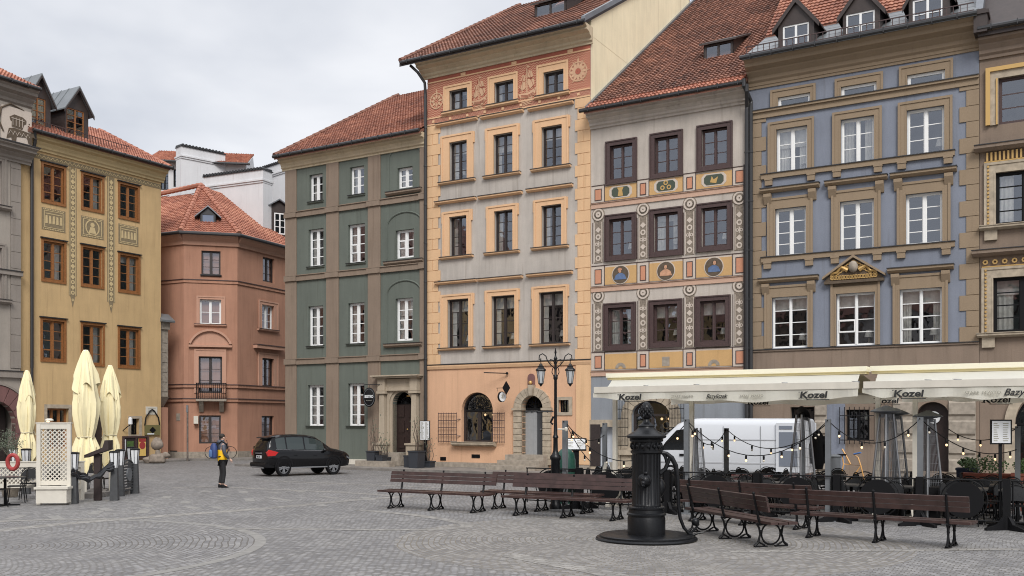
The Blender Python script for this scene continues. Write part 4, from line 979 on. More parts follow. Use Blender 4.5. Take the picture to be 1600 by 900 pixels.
for k, sx_ in enumerate(sets):
    for i in range(3):
        r = F.rect(*sx_['w'][i]); o = F.rect(*sx_['o'][i])
        if k == 0: F.win(r, 1, M['white'], cols=1, fw=.1, rec=.03, noleaf=True, gm=M['glass'])
        else:
            F.win(r, sx_['rows'], M['white'], fw=.065 if k < 3 else .045, mw=.1 if k < 3 else .06, bw=.03, rec=.1, small=(0, 1) if k == 3 and i else None)
        if k == 3:
            F.blind(r, .26, 0); table_lamp(F, r, .78, 'white table lamp in the lower row of the blue house, in its %s window' % lampn[i])
        if k == 1 and i != 1: table_lamp(F, r, .84, 'white table lamp in the upper %s window of the blue house' % lampn[i])
        F.ring((o[0], o[1], r[2], o[3]), r, M['tan'], sides='LRT', t=.07)
zc1 = F.z(1355, 151); zc2 = F.z(1355, 257); zc3 = F.z(1355, 393.5)
zbase = F.z(1355, 541)
gw = [F.rect(1322, 1358, 640, 690), F.rect(1235, 1272, 636, 690)]
dw = F.rect(1432, 1483, 628, 728); dw = (dw[0], dw[1], .4, dw[3]); F.holes.append((*dw, .9))
F.win((gw[0][0], gw[0][1], 1.5, gw[0][3]), 3, M['black'], fw=.05, mw=.06)
F.win((gw[1][0], gw[1][1], 1.5, gw[1][3]), 3, M['black'], fw=.05, mw=.06)
F.wall([M['brownwall'], M['blue'], M['brownwall']], [(zbase, 0), (99, 1)], ze, 17, 9, ze+7, gmat=1)
b = MB(); b.box(u(1290), u(1325)-.1, -.012, .01, .4, F.z(1355, 605)); b.build('blue_ground_floor_panel', M['blue'], F.root)
# grille of the ground floor window
b = MB(); r = gw[0]; x0, x1 = r[0]-.2, r[1]+.2
for k in range(8): x_ = x0+(x1-x0)*k/7; b.tube([(x_, -.14, 1.35), (x_, -.14, r[3]+.1)], .015, 5)
for zz in (1.5, 2.4, 3.2): b.tube([(x0, -.14, zz), (x1, -.14, zz)], .018, 5)
b.build('window_grille', M['black'], F.root)
# stone rusticated door jambs
for xa, xb in ((1483, 1524), (1396, 1428), (1274, 1291)):
    b = MB(); a_, c_ = u(xa), u(xb); zz = .3
    while zz < F.z(1500, 622): 
        b.prism([(0,zz),(-.1,zz+.1),(-.1,zz+.5),(0,zz+.6)], a_, c_, 'x'); zz += .68
    b.box(a_-.02, c_+.02, -.03, .02, .2, zz); b.build('rusticated_pier', M['stonegrey'], F.root)
MB().box(dw[0], dw[1], .32, .38, dw[2], dw[3]).build('door', M['door'], F.root)
b = MB(); b.disc(((dw[0]+dw[1])/2, .25, dw[3]-.55), .0, .22, 'y', .05, 20); b.build('round_light', M['paper'], F.root)
# string courses
b = MB(); b.box(0, F.W, -.08, .02, zc1-.2, zc1+.02); b.box(0, F.W, -.16, .02, zc1+.02, zc1+.1); b.box(0, F.W, -.19, .02, zc1+.1, zc1+.13, 1); b.build('string_course', [M['tan'], M['gutter']], F.root)
for zz, xs in ((zc2, (1196, 1262, 1302, 1366, 1403, 1475)), (zc3, (1194, 1259, 1299, 1365, 1402, 1472))):
    b = MB(); b.box(u(1190), u(1492), -.1, .02, zz-.08, zz+.1); b.box(u(1190)-.02, u(1492)+.02, -.14, .02, zz+.1, zz+.13, 1)
    for x_ in xs: b.box(u(x_), u(x_)+.28, -.1, .02, zz-.34, zz-.081); b.box(u(x_)-.02, u(x_)+.3, -.12, .02, zz-.14, zz-.083)
    b.build('sill_course', [M['tan'], M['gutter']], F.root)
b = MB(); b.box(0, F.W, -.05, .02, zbase-.06, zbase); b.box(0, F.W, -.08, .02, zbase, zbase+.03, 1)
for x_ in (1198, 1271, 1300, 1375, 1397, 1480): b.box(u(x_), u(x_)+.02, -.008, .0, zbase-2.0, zbase-.06)
b.build('base_course', [M['brownwall'], M['gutter']], F.root)
for k, hs in ((2, ((1190,1281,300),(1290,1387,288),(1392,1495.4,276))), (3, ((1187,1279.5,442),None,(1387.6,1490.7,426)))):
    for i, h in enumerate(hs):
        if not h: continue
        x0, x1, y = h; zz = F.z((x0+x1)/2, y); a_, c_ = u(x0), u(x1)
        b = MB(); b.prism([(0,zz+.04),(-.1,zz+.04),(-.22,zz+.12),(-.22,zz+.2),(0,zz+.22)], a_, c_, 'x'); b.box(a_-.02, c_+.02, -.25, .0, zz+.2, zz+.23, 1)
        for x_ in (a_+.12, c_-.4): b.prism([(0,zz-.42),(-.07,zz-.4),(-.2,zz-.12),(-.2,zz),(0,zz)], x_, x_+.28, 'x')
        b.build('window_hood', [M['tan'], M['gutter']], F.root)
# gilded pediment
x0, x1 = u(1289), u(1382); xm = (x0+x1)/2; z0 = F.z(1335, 438); z1 = F.z(1335, 404)
b = MB(); b.prism([(x0, z0), (x1, z0), (x1-.1, z0+.12), (xm, z1), (x0+.1, z0+.12)], -.12, .02, 'y'); b.prism([(x0-.05, z0+.08), (xm, z1+.02), (x1+.05, z0+.08), (x1+.05, z0+.16), (xm, z1+.12), (x0-.05, z0+.16)], -.26, .02, 'y', 1); b.box(x0, x1, -.2, .02, z0-.1, z0); p0 = b.build('pediment', [M['umber'], M['tan']], F.root)
b = MB()
for k in range(17):
    f = (k+.5)/17; b.disc((x0+.25+(x1-x0-.5)*f, -.15, z0+.12), .04, .08, 'y', .03, 10)
    zz = z0+.2+(z1-z0-.3)*(1-abs(2*f-1)); b.disc((x0+.25+(x1-x0-.5)*f, -.15, zz-.05), .04, .08, 'y', .03, 10)
for sg in (-1, 1): b.tube([(xm+sg*.2, -.16, z0+.35), (xm+sg*.45, -.16, z0+.5), (xm+sg*.6, -.16, z0+.3), (xm+sg*.9, -.16, z0+.28)], [.09,.07,.06,.03], 6)
b.build('gilded_ornament', M['gold'], p0)
MB().ball((xm, -.18, z0+.48), .17, sz=1.3).build('relief_head', M['stonegrey'], p0, True)
b = MB(); b.box(u(1299), u(1375), -.07, .02, F.z(1335, 447), z0-.1); b.build('window_hood', M['tan'], F.root)
F.quoins(0.0, u(1190), zbase, zc1-.2, M['tan'], h=.55, t=.04, tooth=.18, split=False); F.quoins(u(1510), F.W, zbase, zc1-.2, M['tan'], h=.55, t=.04, tooth=.22, side=-1, split=False)
zcb = F.z(1355, 105)
corn(F, zcb, ze-zcb, .75, M['tan'])
b = MB(); b.box(0, F.W, -.05, .02, F.z(1355, 118)+.2, zcb); b.build('frieze', M['tan'], F.root)
F.gutter(-.1, F.W, -.85, ze+.0)
# metal lower slope, dormers, tiled upper slope
pt = R(30); b = MB(); zt = ze+3.2*math.tan(pt)
b.prism([(-.85, ze), (2.4, ze+3.25*math.tan(pt)), (2.4, ze+3.25*math.tan(pt)-.1), (-.85, ze-.1)], 0, F.W, 'x')
for k in range(5): yy = -.3+k*.6; b.box(0, F.W, yy, yy+.02, ze+(yy+.85)*math.tan(pt), ze+(yy+.85)*math.tan(pt)+.012)
b.build('metal_roof', M['seam'], F.root)
z2 = ze+3.25*math.tan(pt); pt2 = R(46)
sheet_roof(F.root, M['roof'], (0, 2.35, z2-.02), (1,0,0), (0,math.cos(pt2),math.sin(pt2)), 9.5, lambda s: 0, lambda s: F.W, 'roof')
b = MB(); y9 = 2.35+9.5*math.cos(pt2); z9 = z2+9.5*math.sin(pt2); b.prism([(2.3, z2-.04), (y9, z9-.04), (17, ze), (17, ze-.2), (y9, z9-.3), (2.3, z2-.3)], 0, F.W, 'x'); b.build('roof_deck', M['roofdark'], F.root)
for i, (a_, c_, yt, ys, yb, xl, xr) in enumerate(((1216,1272,0,34,77,1223,1264), (1317,1375,-20,15,60,1322,1367), (1420,1484,-60,-8,44,1426,1473))):
    yd = -.4
    du = .9*.0
    xa, xb = u(a_)-.28, u(c_)-.28; zz0 = F.z(1355, 66)+.8
    # sight line correction: the dormer front stands 0.9 m behind the wall
    k_ = (F._t((a_+c_)/2)[1]+yd*.86)/F._t((a_+c_)/2)[1]
    zf = lambda yy: CH+(HZ-yy)*(F._t((a_+c_)/2)[1]+yd*.86)/FP
    xc_ = lambda x_: F.u(x_)+yd*(((x_-800)/FP)*.862-.507)/((.862+(x_-800)/FP*.507))
    dormer(F, xc_(a_), xc_(c_), yd, 3.0, zf(yb+1), zf(ys), zf(yt), None, M['brownmetal'], M['brownmetal'], win=(xc_(xl), xc_(xr), zf(yb), zf(ys+4)), fm=M['white'], rows=2, drop=.05)
b = MB(); 
for k in range(int(F.W/.22)):
    x_ = .1+k*.22; b.box(x_, x_+.025, -.72, -.7, ze+.08, ze+.42)
b.box(0.05, F.W-.1, -.73, -.7, ze+.4, ze+.43); b.box(0.05, F.W-.1, -.73, -.7, ze+.14, ze+.17)
b.build('snow_guard', M['maroon'], F.root)
F.pipe(.12, .2, ze-1.6, y=-.16, r=.075, top=(-.1, .6))
# ---------------------------------------------------------------- brown house
F = Facade('brown_house', 'brown rendered town house with gilded window surrounds at the right edge', 'building', LP, AR, 1530.5, 1830, 'houses round the square')
RH = F; u = F.u
ze = F.z(1560, 52)
for k, (x0, yT, yB, rows) in enumerate(((1560,123,195,3), (1556,270,352,4), (1552,434,520,4))):
    for i in range(3):
        a = u(x0)+i*3.1; zx = F.z(1595, 0); r = (a, a+1.75, F.z(1560, yB), F.z(1560, yT))
        F.win(r, rows, M['maroon'] if k == 0 else M['black'], fw=.08, mw=.12, bw=.04, rec=.1)
        if k == 2: F.blind(r, .3)
        if k == 1: F.blind(r, 0, .3)
        tw_ = .3
        o = (r[0]-.35, r[1]+.35, r[2], r[3]+.35)
        F.ring(o, r, M['stone'], sides='LRT', t=.06)
        b = MB()
        if not k: b.box(o[0]-.04, o[0]+.1, -.13, -.02, o[2], o[3]+.04); b.box(o[0]+.1, o[1], -.13, -.02, o[3]-.1, o[3]+.04); b.box(r[0]-.07, r[0]-.02, -.1, -.02, o[2], r[3]); b.build('gilded_moulding', M['gold'], F.root)
        zz = r[2]+.05
        while zz < o[3]-.1 and k:
            for xx in (o[0]+.09, o[1]-.15): b.box(xx, xx+.06, -.11, -.05, zz, zz+.07)
            zz += .13
        if k:
            b.box(o[0], o[1], -.09, -.02, o[3]+.02, o[3]+.06); q = o[0]+.06
            while q < o[1]-.05: b.box(q, q+.06, -.1, -.02, o[3]+.059, o[3]+.36) if k == 1 else b.disc((q+.05, -.1, o[3]+.2), .04, .09, 'y', .04, 8); q += .13 if k == 1 else .3
            b.build('gilded_beading', M['gold'], F.root)
            F.sill(o[0]-.15, o[1]+.15, r[2]-.16, .14, .25, M['stone'], 'sill', M['stone'])
            F.sill(o[0]-.3, o[1]+.3, o[3]+.4, .2, .35, M['brownwall'], 'window_hood')
            MB().box(o[0], o[0]+.4, -.1, .01, r[2]-.5, r[2]-.16).build('corbel', M['stone'], F.root)
aw = (u(1586), u(1586)+2.6, .3, F.z(1590, 632)+.5); F.win(aw, 1, M['black'], arch=.9, fw=.08)
F.wall([M['brownwall']], [(99, 0)], ze, 17, 9, ze+7)
cx = (aw[0]+aw[1])/2; b = MB(); b.disc((cx, -.12, aw[3]-1.17), 1.3, 1.62, 'y', .13, 24, 0, math.pi); b.box(cx-1.7, cx-1.25, -.16, .01, aw[3]-1.3, aw[3]-1.17); b.box(cx-1.62, cx-1.3, -.1, .01, .3, aw[3]-1.3); b.build('arch_moulding', M['stone'], F.root)
corn(F, F.z(1560, 90), ze-F.z(1560, 90), .6, M['brownwall'])
F.gutter(0, F.W, -.7, ze+.03)
b = MB(); b.box(-.12, .3, -.75, -.1, ze-.1, ze+.5); b.box(-.17, .35, -.8, -.05, ze+.5, ze+.62); b.box(-.05, .25, -.7, .3, ze+.62, ze+.7); b.build('gutter_head', M['brownmetal'], F.root)
zz = ze; yy = -.6; 
for k, ang in enumerate((22, 34, 46, 56)):
    Ls = 1.3 if k < 3 else 7; a_ = R(ang)
    sheet_roof(F.root, M['roof'], (.15, yy, zz), (1,0,0), (0,math.cos(a_),math.sin(a_)), Ls, lambda s: 0, lambda s: F.W, 'roof'); yy += Ls*math.cos(a_); zz += Ls*math.sin(a_)
b = MB(); b.prism([(-.6,ze-.05),(yy,zz-.1),(17,ze),(17,ze-.2),(-.6,ze-.2)], .0, F.W, 'x'); b.build('roof_deck', M['brownmetal'], F.root)
b = MB(); b.prism([(-.5,ze+.02),(1.6,ze+1.9),(5.0,ze+6.5),(5.0,ze+6.9),(1.2,ze+2.5),(-.5,ze+.5)], -.12, .12, 'x'); b.build('party_wall_flashing', M['lead'], F.root)
d_ = dormer(F, 1.9, 3.4, 1.0, 2.5, ze+.6, ze+2.9, ze+3.7, None, M['brownmetal'], M['brownmetal'], win=(2.1, 3.2, ze+.8, ze+2.8), fm=M['darkwood'])
# ---------------------------------------------------------------- helpers for set-back features
def at(F, px, py, yo):
    """local (u, z) of a pixel on the plane standing yo behind the front"""
    n = Vector((-F.d.y, F.d.x)); P = F.P+n*yo; r = (px-800)/FP
    t = (r*P.y-P.x)/(F.d.x-r*F.d.y); D = P.y+t*F.d.y
    return t-F.a0, CH+(HZ-py)*D/FP
def merge(F, main):
    """hand the parts of a wing over to the house it belongs to"""
    mi = main.matrix_basis.inverted()
    for o in [x for x in C.objects if x.parent == F.root]:
        o.parent = main; o.matrix_basis = mi @ F.root.matrix_basis @ o.matrix_basis
    bpy.data.objects.remove(F.root)
def plane_tiles(parent, m, A, B, TL, TR, name='roof', inv=None, amp=.03):
    A, B, TL, TR = [Vector(p) for p in (A, B, TL, TR)]
    if inv: A, B, TL, TR = [inv @ p for p in (A, B, TL, TR)]
    U = (B-A).normalized(); nn = U.cross(TL-A if (TL-A).cross(U).length > (TR-A).cross(U).length else TR-A).normalized()
    if nn.z < 0: nn = -nn
    S = nn.cross(U).normalized()
    if S.z < 0: S = -S
    hl, hr = (TL-A).dot(S), (TR-A).dot(S); H = max(hl, hr); w = (B-A).length
    ul, ur = (TL-A).dot(U), (TR-A).dot(U)
    def lf(s): return ul*s/hl if s <= hl else ul+(ur-ul)*(s-hl)/(hr-hl)
    def rf(s): return w+(ur-w)*s/hr if s <= hr else ur+(ul-ur)*(s-hr)/(hl-hr)
    return sheet_roof(parent, m, A, U, S, H, lf, rf, name, amp=amp)
LQ = ((250-800)/FP*54.8, 54.8); AL = R(59.54)
# ---------------------------------------------------------------- yellow house
F = Facade('yellow_house', 'yellow town house with brown wooden windows, sgraffito strips and two metal dormers', 'building', LQ, AL, 32.5, 251.5, 'houses round the square')
YH = F; u = F.u
ze = F.z(150, 236)
YW = [[(64.2,102.7,256.7,319.8),(126.5,162.4,272.6,331),(184.3,217.5,287.3,344.3)], [(64.4,103,375.3,442),(126,162.4,385,449.8),(184.4,218.7,397,458.7)], [(63,103,498,566),(126,163,505,572),(184,218.7,511.5,576)]]
for k, row in enumerate(YW):
    for i, q in enumerate(row):
        o = F.rect(*q); e = .11; r = (o[0]+e, o[1]-e, o[2]+e, o[3]-e)
        F.win(r, 4, M['wood'], fw=.06, mw=.12, bw=.035, rec=.06, small=(0, 0) if i == 0 else None)
        F.blind(r, 0, .28 if (i+k) % 2 else 0)
        b = MB(); a_, c_, z0, z1 = o; A, Cc, Z0, Z1 = r
        for pl in ([(a_,z0),(A,Z0),(A,Z1),(a_,z1)], [(Cc,Z0),(c_,z0),(c_,z1),(Cc,Z1)], [(a_,z1),(A,Z1),(Cc,Z1),(c_,z1)], [(a_,z0),(c_,z0),(Cc,Z0),(A,Z0)]): b.prism(pl, -.05, .06, 'y')
        b.build('window_surround', M['wood'], F.root)
        MB().box(a_-.06, c_+.06, -.12, .02, z1+.02, z1+.07).build('window_drip', M['gutter'], F.root)
gw = F.rect(73, 107, 638, 700); F.win(gw, 3, M['wood'], fw=.07, cols=3, mw=.1); o = F.rect(69, 111, 632, 700); F.ring((o[0], o[1], gw[2], o[3]), gw, M['stone'], 'window_surround', .05, 'LRT', False)
sw = F.rect(204, 217, 654, 679); F.win(sw, 3, M['black'], fw=.04, mw=.04, cols=3); o = F.rect(200, 221, 650, 683); F.ring(o, sw, M['stone'], 'window_surround', .05, step=False)
dw = F.rect(146, 164, 628, 716); dw = (dw[0], dw[1], .2, dw[3]); F.holes.append((*dw, 1.0))
F.wall([M['yellow']], [(99, 0)], ze, 11, 5.5, ze+2.7)
MB().box(dw[0], dw[1], .25, .31, dw[2], dw[3]).build('door', M['darkwood'], F.root)
b = MB(); cx = (dw[0]+dw[1])/2; rx = (dw[1]-dw[0])/2; b.disc((cx, -.08, dw[3]-rx), rx, rx+.28, 'y', .1, 20, 0, math.pi); b.box(cx-rx-.28, cx-rx, -.08, .02, .1, dw[3]-rx); b.box(cx+rx, cx+rx+.28, -.08, .02, .1, dw[3]-rx); b.build('door_surround', M['stone'], F.root)
zc = F.z(150, 262)
corn(F, zc+.1, ze-zc-.1, .55, M['yellowtrim'], .0, F.W+.15)
M['sgdark'] = simple('dark_sgraffito', col(132,114,80), .95, var=.15, scale=8)
b = MB(); b.box(u(50), F.W-.02, -.014, .01, zc-.28, zc-.02); f0 = b.build('frieze_strip', M['sgdark'], F.root)
b = MB(); x_ = u(50)+.15
while x_ < F.W-.15: b.prism([(x_-.1, zc-.22), (x_, zc-.1), (x_+.1, zc-.22), (x_+.1, zc-.18), (x_, zc-.06), (x_-.1, zc-.18)], -.024, -.012, 'y'); x_ += .24
b.build('frieze_ornament', M['yellowtrim'], f0)
for (xa, xb, yt, yb) in ((107.5,119.5,262,462), (167.5,179.5,277,472)):
    xm = (xa+xb)/2; z1, z0 = F.z(xm, yt), F.z(xm, yb); a_, c_ = u(xa), u(xb); cx = (a_+c_)/2
    b = MB(); b.box(a_, c_, -.012, .01, z0, z1); b.prism([(cx-.14, z0-.002), (cx+.14, z0-.002), (cx, z0-.6)], -.012, .01, 'y'); s0 = b.build('sgraffito_strip', M['sgdark'], F.root)
    b = MB(); zz = z0+.15; w_ = c_-a_; k = 0
    for sg in (a_+.04, c_-.07): b.box(sg, sg+.03, -.022, -.01, z0, z1)
    while zz < z1-.12:
        d_ = .17; b.prism([(cx-d_*.75, zz), (cx, zz+.14), (cx+d_*.75, zz), (cx, zz-.14)], -.022, -.01, 'y') if k % 2 else b.disc((cx, -.022, zz), .05, .11, 'y', .012, 10)
        zz += .27; k += 1
    b.disc((cx, -.022, z0-.22), .03, .07, 'y', .012, 10)
    b.build('strip_ornament', M['yellowtrim'], s0)
for i, q in enumerate(((65,102,327,361),(126.5,161.6,340,372),(185,216,352,383))):
    r = F.rect(*q); b = MB(); b.box(r[0], r[1], -.012, .01, r[2], r[3]); p0 = b.build('sgraffito_panel', M['sgdark'], F.root)
    b = MB(); a_, c_, z0, z1 = r; t_ = .03; g = .12
    for bb in ((a_+g,c_-g,z0+g,z0+g+t_),(a_+g,c_-g,z1-g-t_,z1-g),(a_+g,a_+g+t_,z0+g+t_,z1-g-t_),(c_-g-t_,c_-g,z0+g+t_,z1-g-t_)): b.box(bb[0], bb[1], -.022, -.01, bb[2], bb[3])
    nx = 13
    for k in range(nx):
        x_ = a_+.06+(c_-a_-.12)*(k+.5)/nx
        for zz in (z0+.055, z1-.055): b.box(x_-.025, x_+.025, -.022, -.01, zz-.025, zz+.025)
    cx, cz = (a_+c_)/2, (z0+z1)/2
    if i == 1:
        b.disc((cx, -.022, cz), .36, .42, 'y', .012, 24); b.prism([(cx-.22,cz-.3),(cx+.22,cz-.3),(cx+.12,cz+.02),(cx-.12,cz+.02)], -.022, -.01, 'y'); b.disc((cx, -.022, cz+.14), 0, .12, 'y', .012, 12)
    else:
        for k in range(5):
            x_ = cx+(k-2)*.2; b.prism([(x_-.07,cz-.22),(x_+.07,cz-.2),(x_+.05,cz+.2-.04*(k%2)),(x_-.05,cz+.18)], -.022, -.01, 'y')
        b.box(cx-.45, cx+.45, -.022, -.01, cz+.26, cz+.3)
    b.build('panel_ornament', M['yellowtrim'], p0)
F.gutter(0.2, F.W+.25, -.68, ze)
b = MB(); b.tube([(u(44)-.05, -.6, ze-.05), (u(46), -.45, ze-.5), (u(47), -.15, ze-1.3), (u(47), -.15, F.z(47, 575))], .08, 8); b.tube([(u(47), -.15, F.z(47, 575)), (u(47), -.15, .3)], .07, 8); b.build('downpipe', M['gutter'], F.root)
pt = R(26); yr = 5.5; zr = ze+(yr+.6)*math.tan(pt)
sheet_roof(F.root, M['roofbright'], (0, -.6, ze), (1,0,0), (0,math.cos(pt),math.sin(pt)), (yr+.6)/math.cos(pt), lambda s: 0, lambda s: F.W+.2, 'roof', amp=.05)
b = MB(); b.prism([(-.6, ze-.02), (yr, zr-.02), (2*yr, ze), (2*yr, ze-.2), (yr, zr-.2), (-.6, ze-.14)], 0, F.W+.15, 'x'); b.build('roof_deck', M['roofdark'], F.root)
ridge_caps(F.root, (F.W+.15, -.6, ze+.08), (F.W+.15, yr, zr+.08), M['roofbright'], 'verge_tiles', .11, .5)
b = MB()
for k in range(int(F.W*.72/.16)): x_ = .3+k*.16; b.box(x_, x_+.02, -.02, .0, ze+.45, ze+.72)
b.box(.2, .3+F.W*.72, -.03, .0, ze+.7, ze+.73); b.build('snow_guard', M['maroon'], F.root)
for (xa, xb, xl, xr, yt, ys, yb, wt) in ((43, 79, 46, 71.5, 117, 152, 196, 152), (102, 138, 104, 131.5, 137, 168, 214, 171)):
    yo = .7; f = lambda x_, y_: at(F, x_, y_, yo)
    xm = (xl+xr)/2
    dormer(F, f(xa, 0)[0], f(xb, 0)[0], yo, 3.2, f(xm, yb)[1], f(xm, ys)[1], f(xm, yt)[1], None, M['brownmetal'], M['seam'], win=(f(xl, 0)[0], f(xr, 0)[0], f(xm, yb)[1]+.05, f(xm, wt)[1]), fm=M['wood'], rows=4, over=.25)
# things fixed to the yellow house
def on(F, px, py, yo=0): q = at(F, px, py, yo); return F.root.matrix_basis @ Vector((q[0], yo, q[1]))
t = thing('notice_board', 'brown framed notice board with posters and a red and yellow panel on the yellow house', 'notice board', on(F, 211, 699, -.03), AL)
W_ = (F.u(231)-F.u(191))/2; H_ = .62
b = MB(); b.box(-W_, W_, -.1, 0, -H_, -H_+.09); b.box(-W_, W_, -.1, 0, H_-.09, H_); b.box(-W_, -W_+.09, -.1, 0, -H_+.09, H_-.09); b.box(W_-.09, W_, -.1, 0, -H_+.09, H_-.09); b.box(-.02, .08, -.09, 0, -H_+.09, H_-.09); b.build('board_frame', M['maroon'], t)
MB().box(-W_+.09, W_-.09, -.03, 0, -H_+.09, H_-.09).build('back_panel', M['darkwood'], t)
MB().box(.2, W_-.15, -.045, -.03, -H_+.14, H_-.12).build('poster', simple('yellow_print', col(222,178,50), .7), t)
b = MB(); b.disc((.2+(W_-.35)/2, -.055, .1), 0, .2, 'y', .012, 18); b.prism([(.22,.3),(W_-.17,.3),(W_-.17,H_-.14),(.22,H_-.14)], -.055, -.043, 'y'); b.build('poster_print', M['red'], t)
b = MB(); b.box(-W_+.15, -.62, -.045, -.03, -.2, .45); b.build('poster', M['paper'], t); b = MB(); b.box(-.55, -.12, -.045, -.03, -.42, .35); b.build('poster', M['leaf'], t)
t = thing('wall_plaque', 'small pale stone plaque on the corner of the yellow house', 'plaque', on(F, 236.5, 641.5), AL)
b = MB(); b.box(-.38, .38, -.03, 0, -.22, .22); b.build('slab', M['offwhite'], t)
b = MB()
for k in range(4): b.box(-.25, .25-.08*(k % 2), -.034, -.029, .1-k*.08, .12-k*.08)
b.build('inscription', M['greytext'], t)
t = thing('hanging_wall_sign', 'olive green metal sign under a pointed iron loop beside the corner of the yellow house', 'sign', on(F, 237.5, 672, -.06), AL)
b = MB(); b.box(-.5, .5, -.05, 0, -.28, .28); b.build('sign_panel', simple('olive_paint', col(112,104,50), .6), t)
b = MB(); b.tube([(-.5,-.02,.25),(-.42,-.02,.7),(-.15,-.02,1.05),(0,-.02,1.15),(.15,-.02,1.05),(.42,-.02,.7),(.5,-.02,.25)], .035, 6); b.prism([(-.22,0),(0,-.18),(.22,0),(0,.18)], -.07, -.051, 'y'); b.build('hanging_loop', M['black'], t)
MB().box(-.35, .1, -.06, -.049, -.24, -.17).build('lettering', M['paper'], t)
t = thing('wall_lantern', 'small white lantern on an iron bracket beside the little barred window', 'wall lamp', on(F, 195.5, 664, -.0), AL)
MB().tube([(-.15,-.02,-.3),(-.1,-.3,-.1),(0,-.4,0)], .025, 6).build('bracket', M['black'], t); MB().lathe([(.06,0),(.12,.05),(.1,.35),(.03,.42)], (0,-.42,0), 10).build('lamp_glass', M['paper'], t)
# ---------------------------------------------------------------- mauve-grey house at the left edge
F = Facade('mauve_house', 'mauve grey town house at the left edge with a relief panel and red stone arch', 'building', (LQ[0]+.2, LQ[1]-.1), AL, -120, 32, 'houses round the square')
MH = F; u = F.u
ze = F.z(20, 136)
z = lambda y: F.z(16, y)
aw = (u(-4)-1.35, u(-4)+.9, .15, z(626)); F.holes.append((aw[0], aw[1], aw[2], aw[3], 1.0))
for yt, yb in ((256, 325), (390, 470)):
    r = (u(0)-1.3, u(2), z(yb), z(yt)); F.win(r, 4, M['wood'], fw=.08); F.ring((r[0]-.2, r[1]+.2, r[2], r[3]+.2), r, M['mauve2'], sides='LRT'); F.sill(r[0]-.3, r[1]+.4, r[2]-.2, .2, .25, M['mauve2'])
F.wall([M['mauve']], [(99, 0)], ze, 11, 5.5, ze+2.7)
F.quoins(u(16), F.W, z(575), z(255), M['mauve2'], h=.8, t=.04, tooth=0, side=-1, split=False)
for y_, h_ in ((430, .2), (590, .3)): F.bar('string_course', 0, F.W+.05, z(y_), z(y_)+h_, .14, M['mauve2'], M['gutter'])
corn(F, z(252), .75, .7, M['mauve2'], 0, F.W+.5); F.bar('cornice_cap', 0, F.W+.6, z(252)+.75, z(252)+.8, .75, M['gutter'])
corn(F, z(165), ze-z(165), .7, M['mauve2'], 0, F.W+.55)
b = MB(); b.box(0, F.W+.35, -.3, .02, z(252)+.8, z(165)); b.build('attic_wall', M['mauve'], F.root)
# relief panel with a tower on a beast's back, moon and stars
cx, cz = u(22), z(203)+.05
b = MB(); b.box(u(-4), u(43), -.33, -.3, z(235), z(170)); p0 = b.build('relief_panel', M['palepaint'], F.root)
b = MB(); P = lambda poly: b.prism([(cx+p[0]*.8, cz+p[1]*.8) for p in poly], -.345, -.329, 'y')
P([(-.42,.05),(.25,.0),(.38,.35),(.5,.4),(.52,.6),(.3,.75),(-.25,.8),(-.55,.6),(-.5,.4),(-.4,.35)])
P([(-.75,-.75),(-.6,-.1),(-.3,.0),(.35,-.05),(.75,-.1),(1.1,.1),(1.25,-.35),(.9,-.3),(.85,-.75),(.65,-.75),(.55,-.4),(-.1,-.5),(-.15,-.8),(-.4,-.8),(-.45,-.6)])
b.disc((cx+1.0, -.345, cz+.9), .16, .22, 'y', .015, 14, -1.2, 1.6)
for dx, dz in ((.7,.45),(1.05,.35),(.65,.1)): P([(dx-.05,dz),(dx,dz-.05),(dx+.05,dz),(dx,dz+.05)])
b.tube([(cx-.75, -.335, cz-.3), (cx-1.0, -.335, cz+.2), (cx-.85, -.335, cz+.8), (cx-.4, -.335, cz+1.1), (cx+.3, -.335, cz+.95)], [.04,.05,.05,.05,.02], 6)
for k in range(8): x_ = -1.2+k*.33; P([(x_,-1.0),(x_+.3,-.92),(x_+.3,-.86),(x_,-.94)])
b.build('relief_drawing', M['umber'], p0); b = MB(); [b.tube([(cx-.35*.8+k*.16, -.352, cz+.1), (cx-.35*.8+k*.16, -.352, cz+.5)], .012, 4) for k in range(4)]; [b.tube([(cx-.5+k*.22, -.352, cz-.35), (cx-.4+k*.22, -.352, cz-.15), (cx-.3+k*.22, -.352, cz-.3)], .012, 4) for k in range(5)]; b.tube([(cx-.35, -.352, cz+.45), (cx+.3, -.352, cz+.42)], .015, 4); b.build('relief_lines', M['palepaint'], p0)
b = MB(); cx = (aw[0]+aw[1])/2; rx = (aw[1]-aw[0])/2; zc = aw[3]-rx
for k in range(11):
    a0_, a1_ = math.pi*k/11+.01, math.pi*(k+1)/11-.01; ro = rx+.75
    b.prism([(cx-rx*math.cos(a0_), zc+rx*math.sin(a0_)), (cx-ro*math.cos(a0_), zc+ro*math.sin(a0_)), (cx-ro*math.cos(a1_), zc+ro*math.sin(a1_)), (cx-rx*math.cos(a1_), zc+rx*math.sin(a1_))], -.1, .3, 'y')
for sg in (-1, 1):
    xa, xb = sorted((cx+sg*rx, cx+sg*(rx+.75))); zz = .1
    while zz < zc-.1: b.box(xa, xb, -.1, .3, zz+.01, min(zz+.5, zc)-.01); zz += .5
b.build('arch_surround', M['redstone'], F.root)
b = MB(); b.disc((cx, -.14, zc), rx+.76, rx+.86, 'y', .15, 24, 0, math.pi); b.build('arch_moulding', M['mauve2'], F.root)
MB().box(aw[0], aw[1], .8, .86, .1, aw[3]).build('door', M['darkwood'], F.root)
F.gutter(0, F.W+.55, -.8, ze+.02)
pt = R(28); yr = 5.5; zr = ze+(yr+.7)*math.tan(pt)
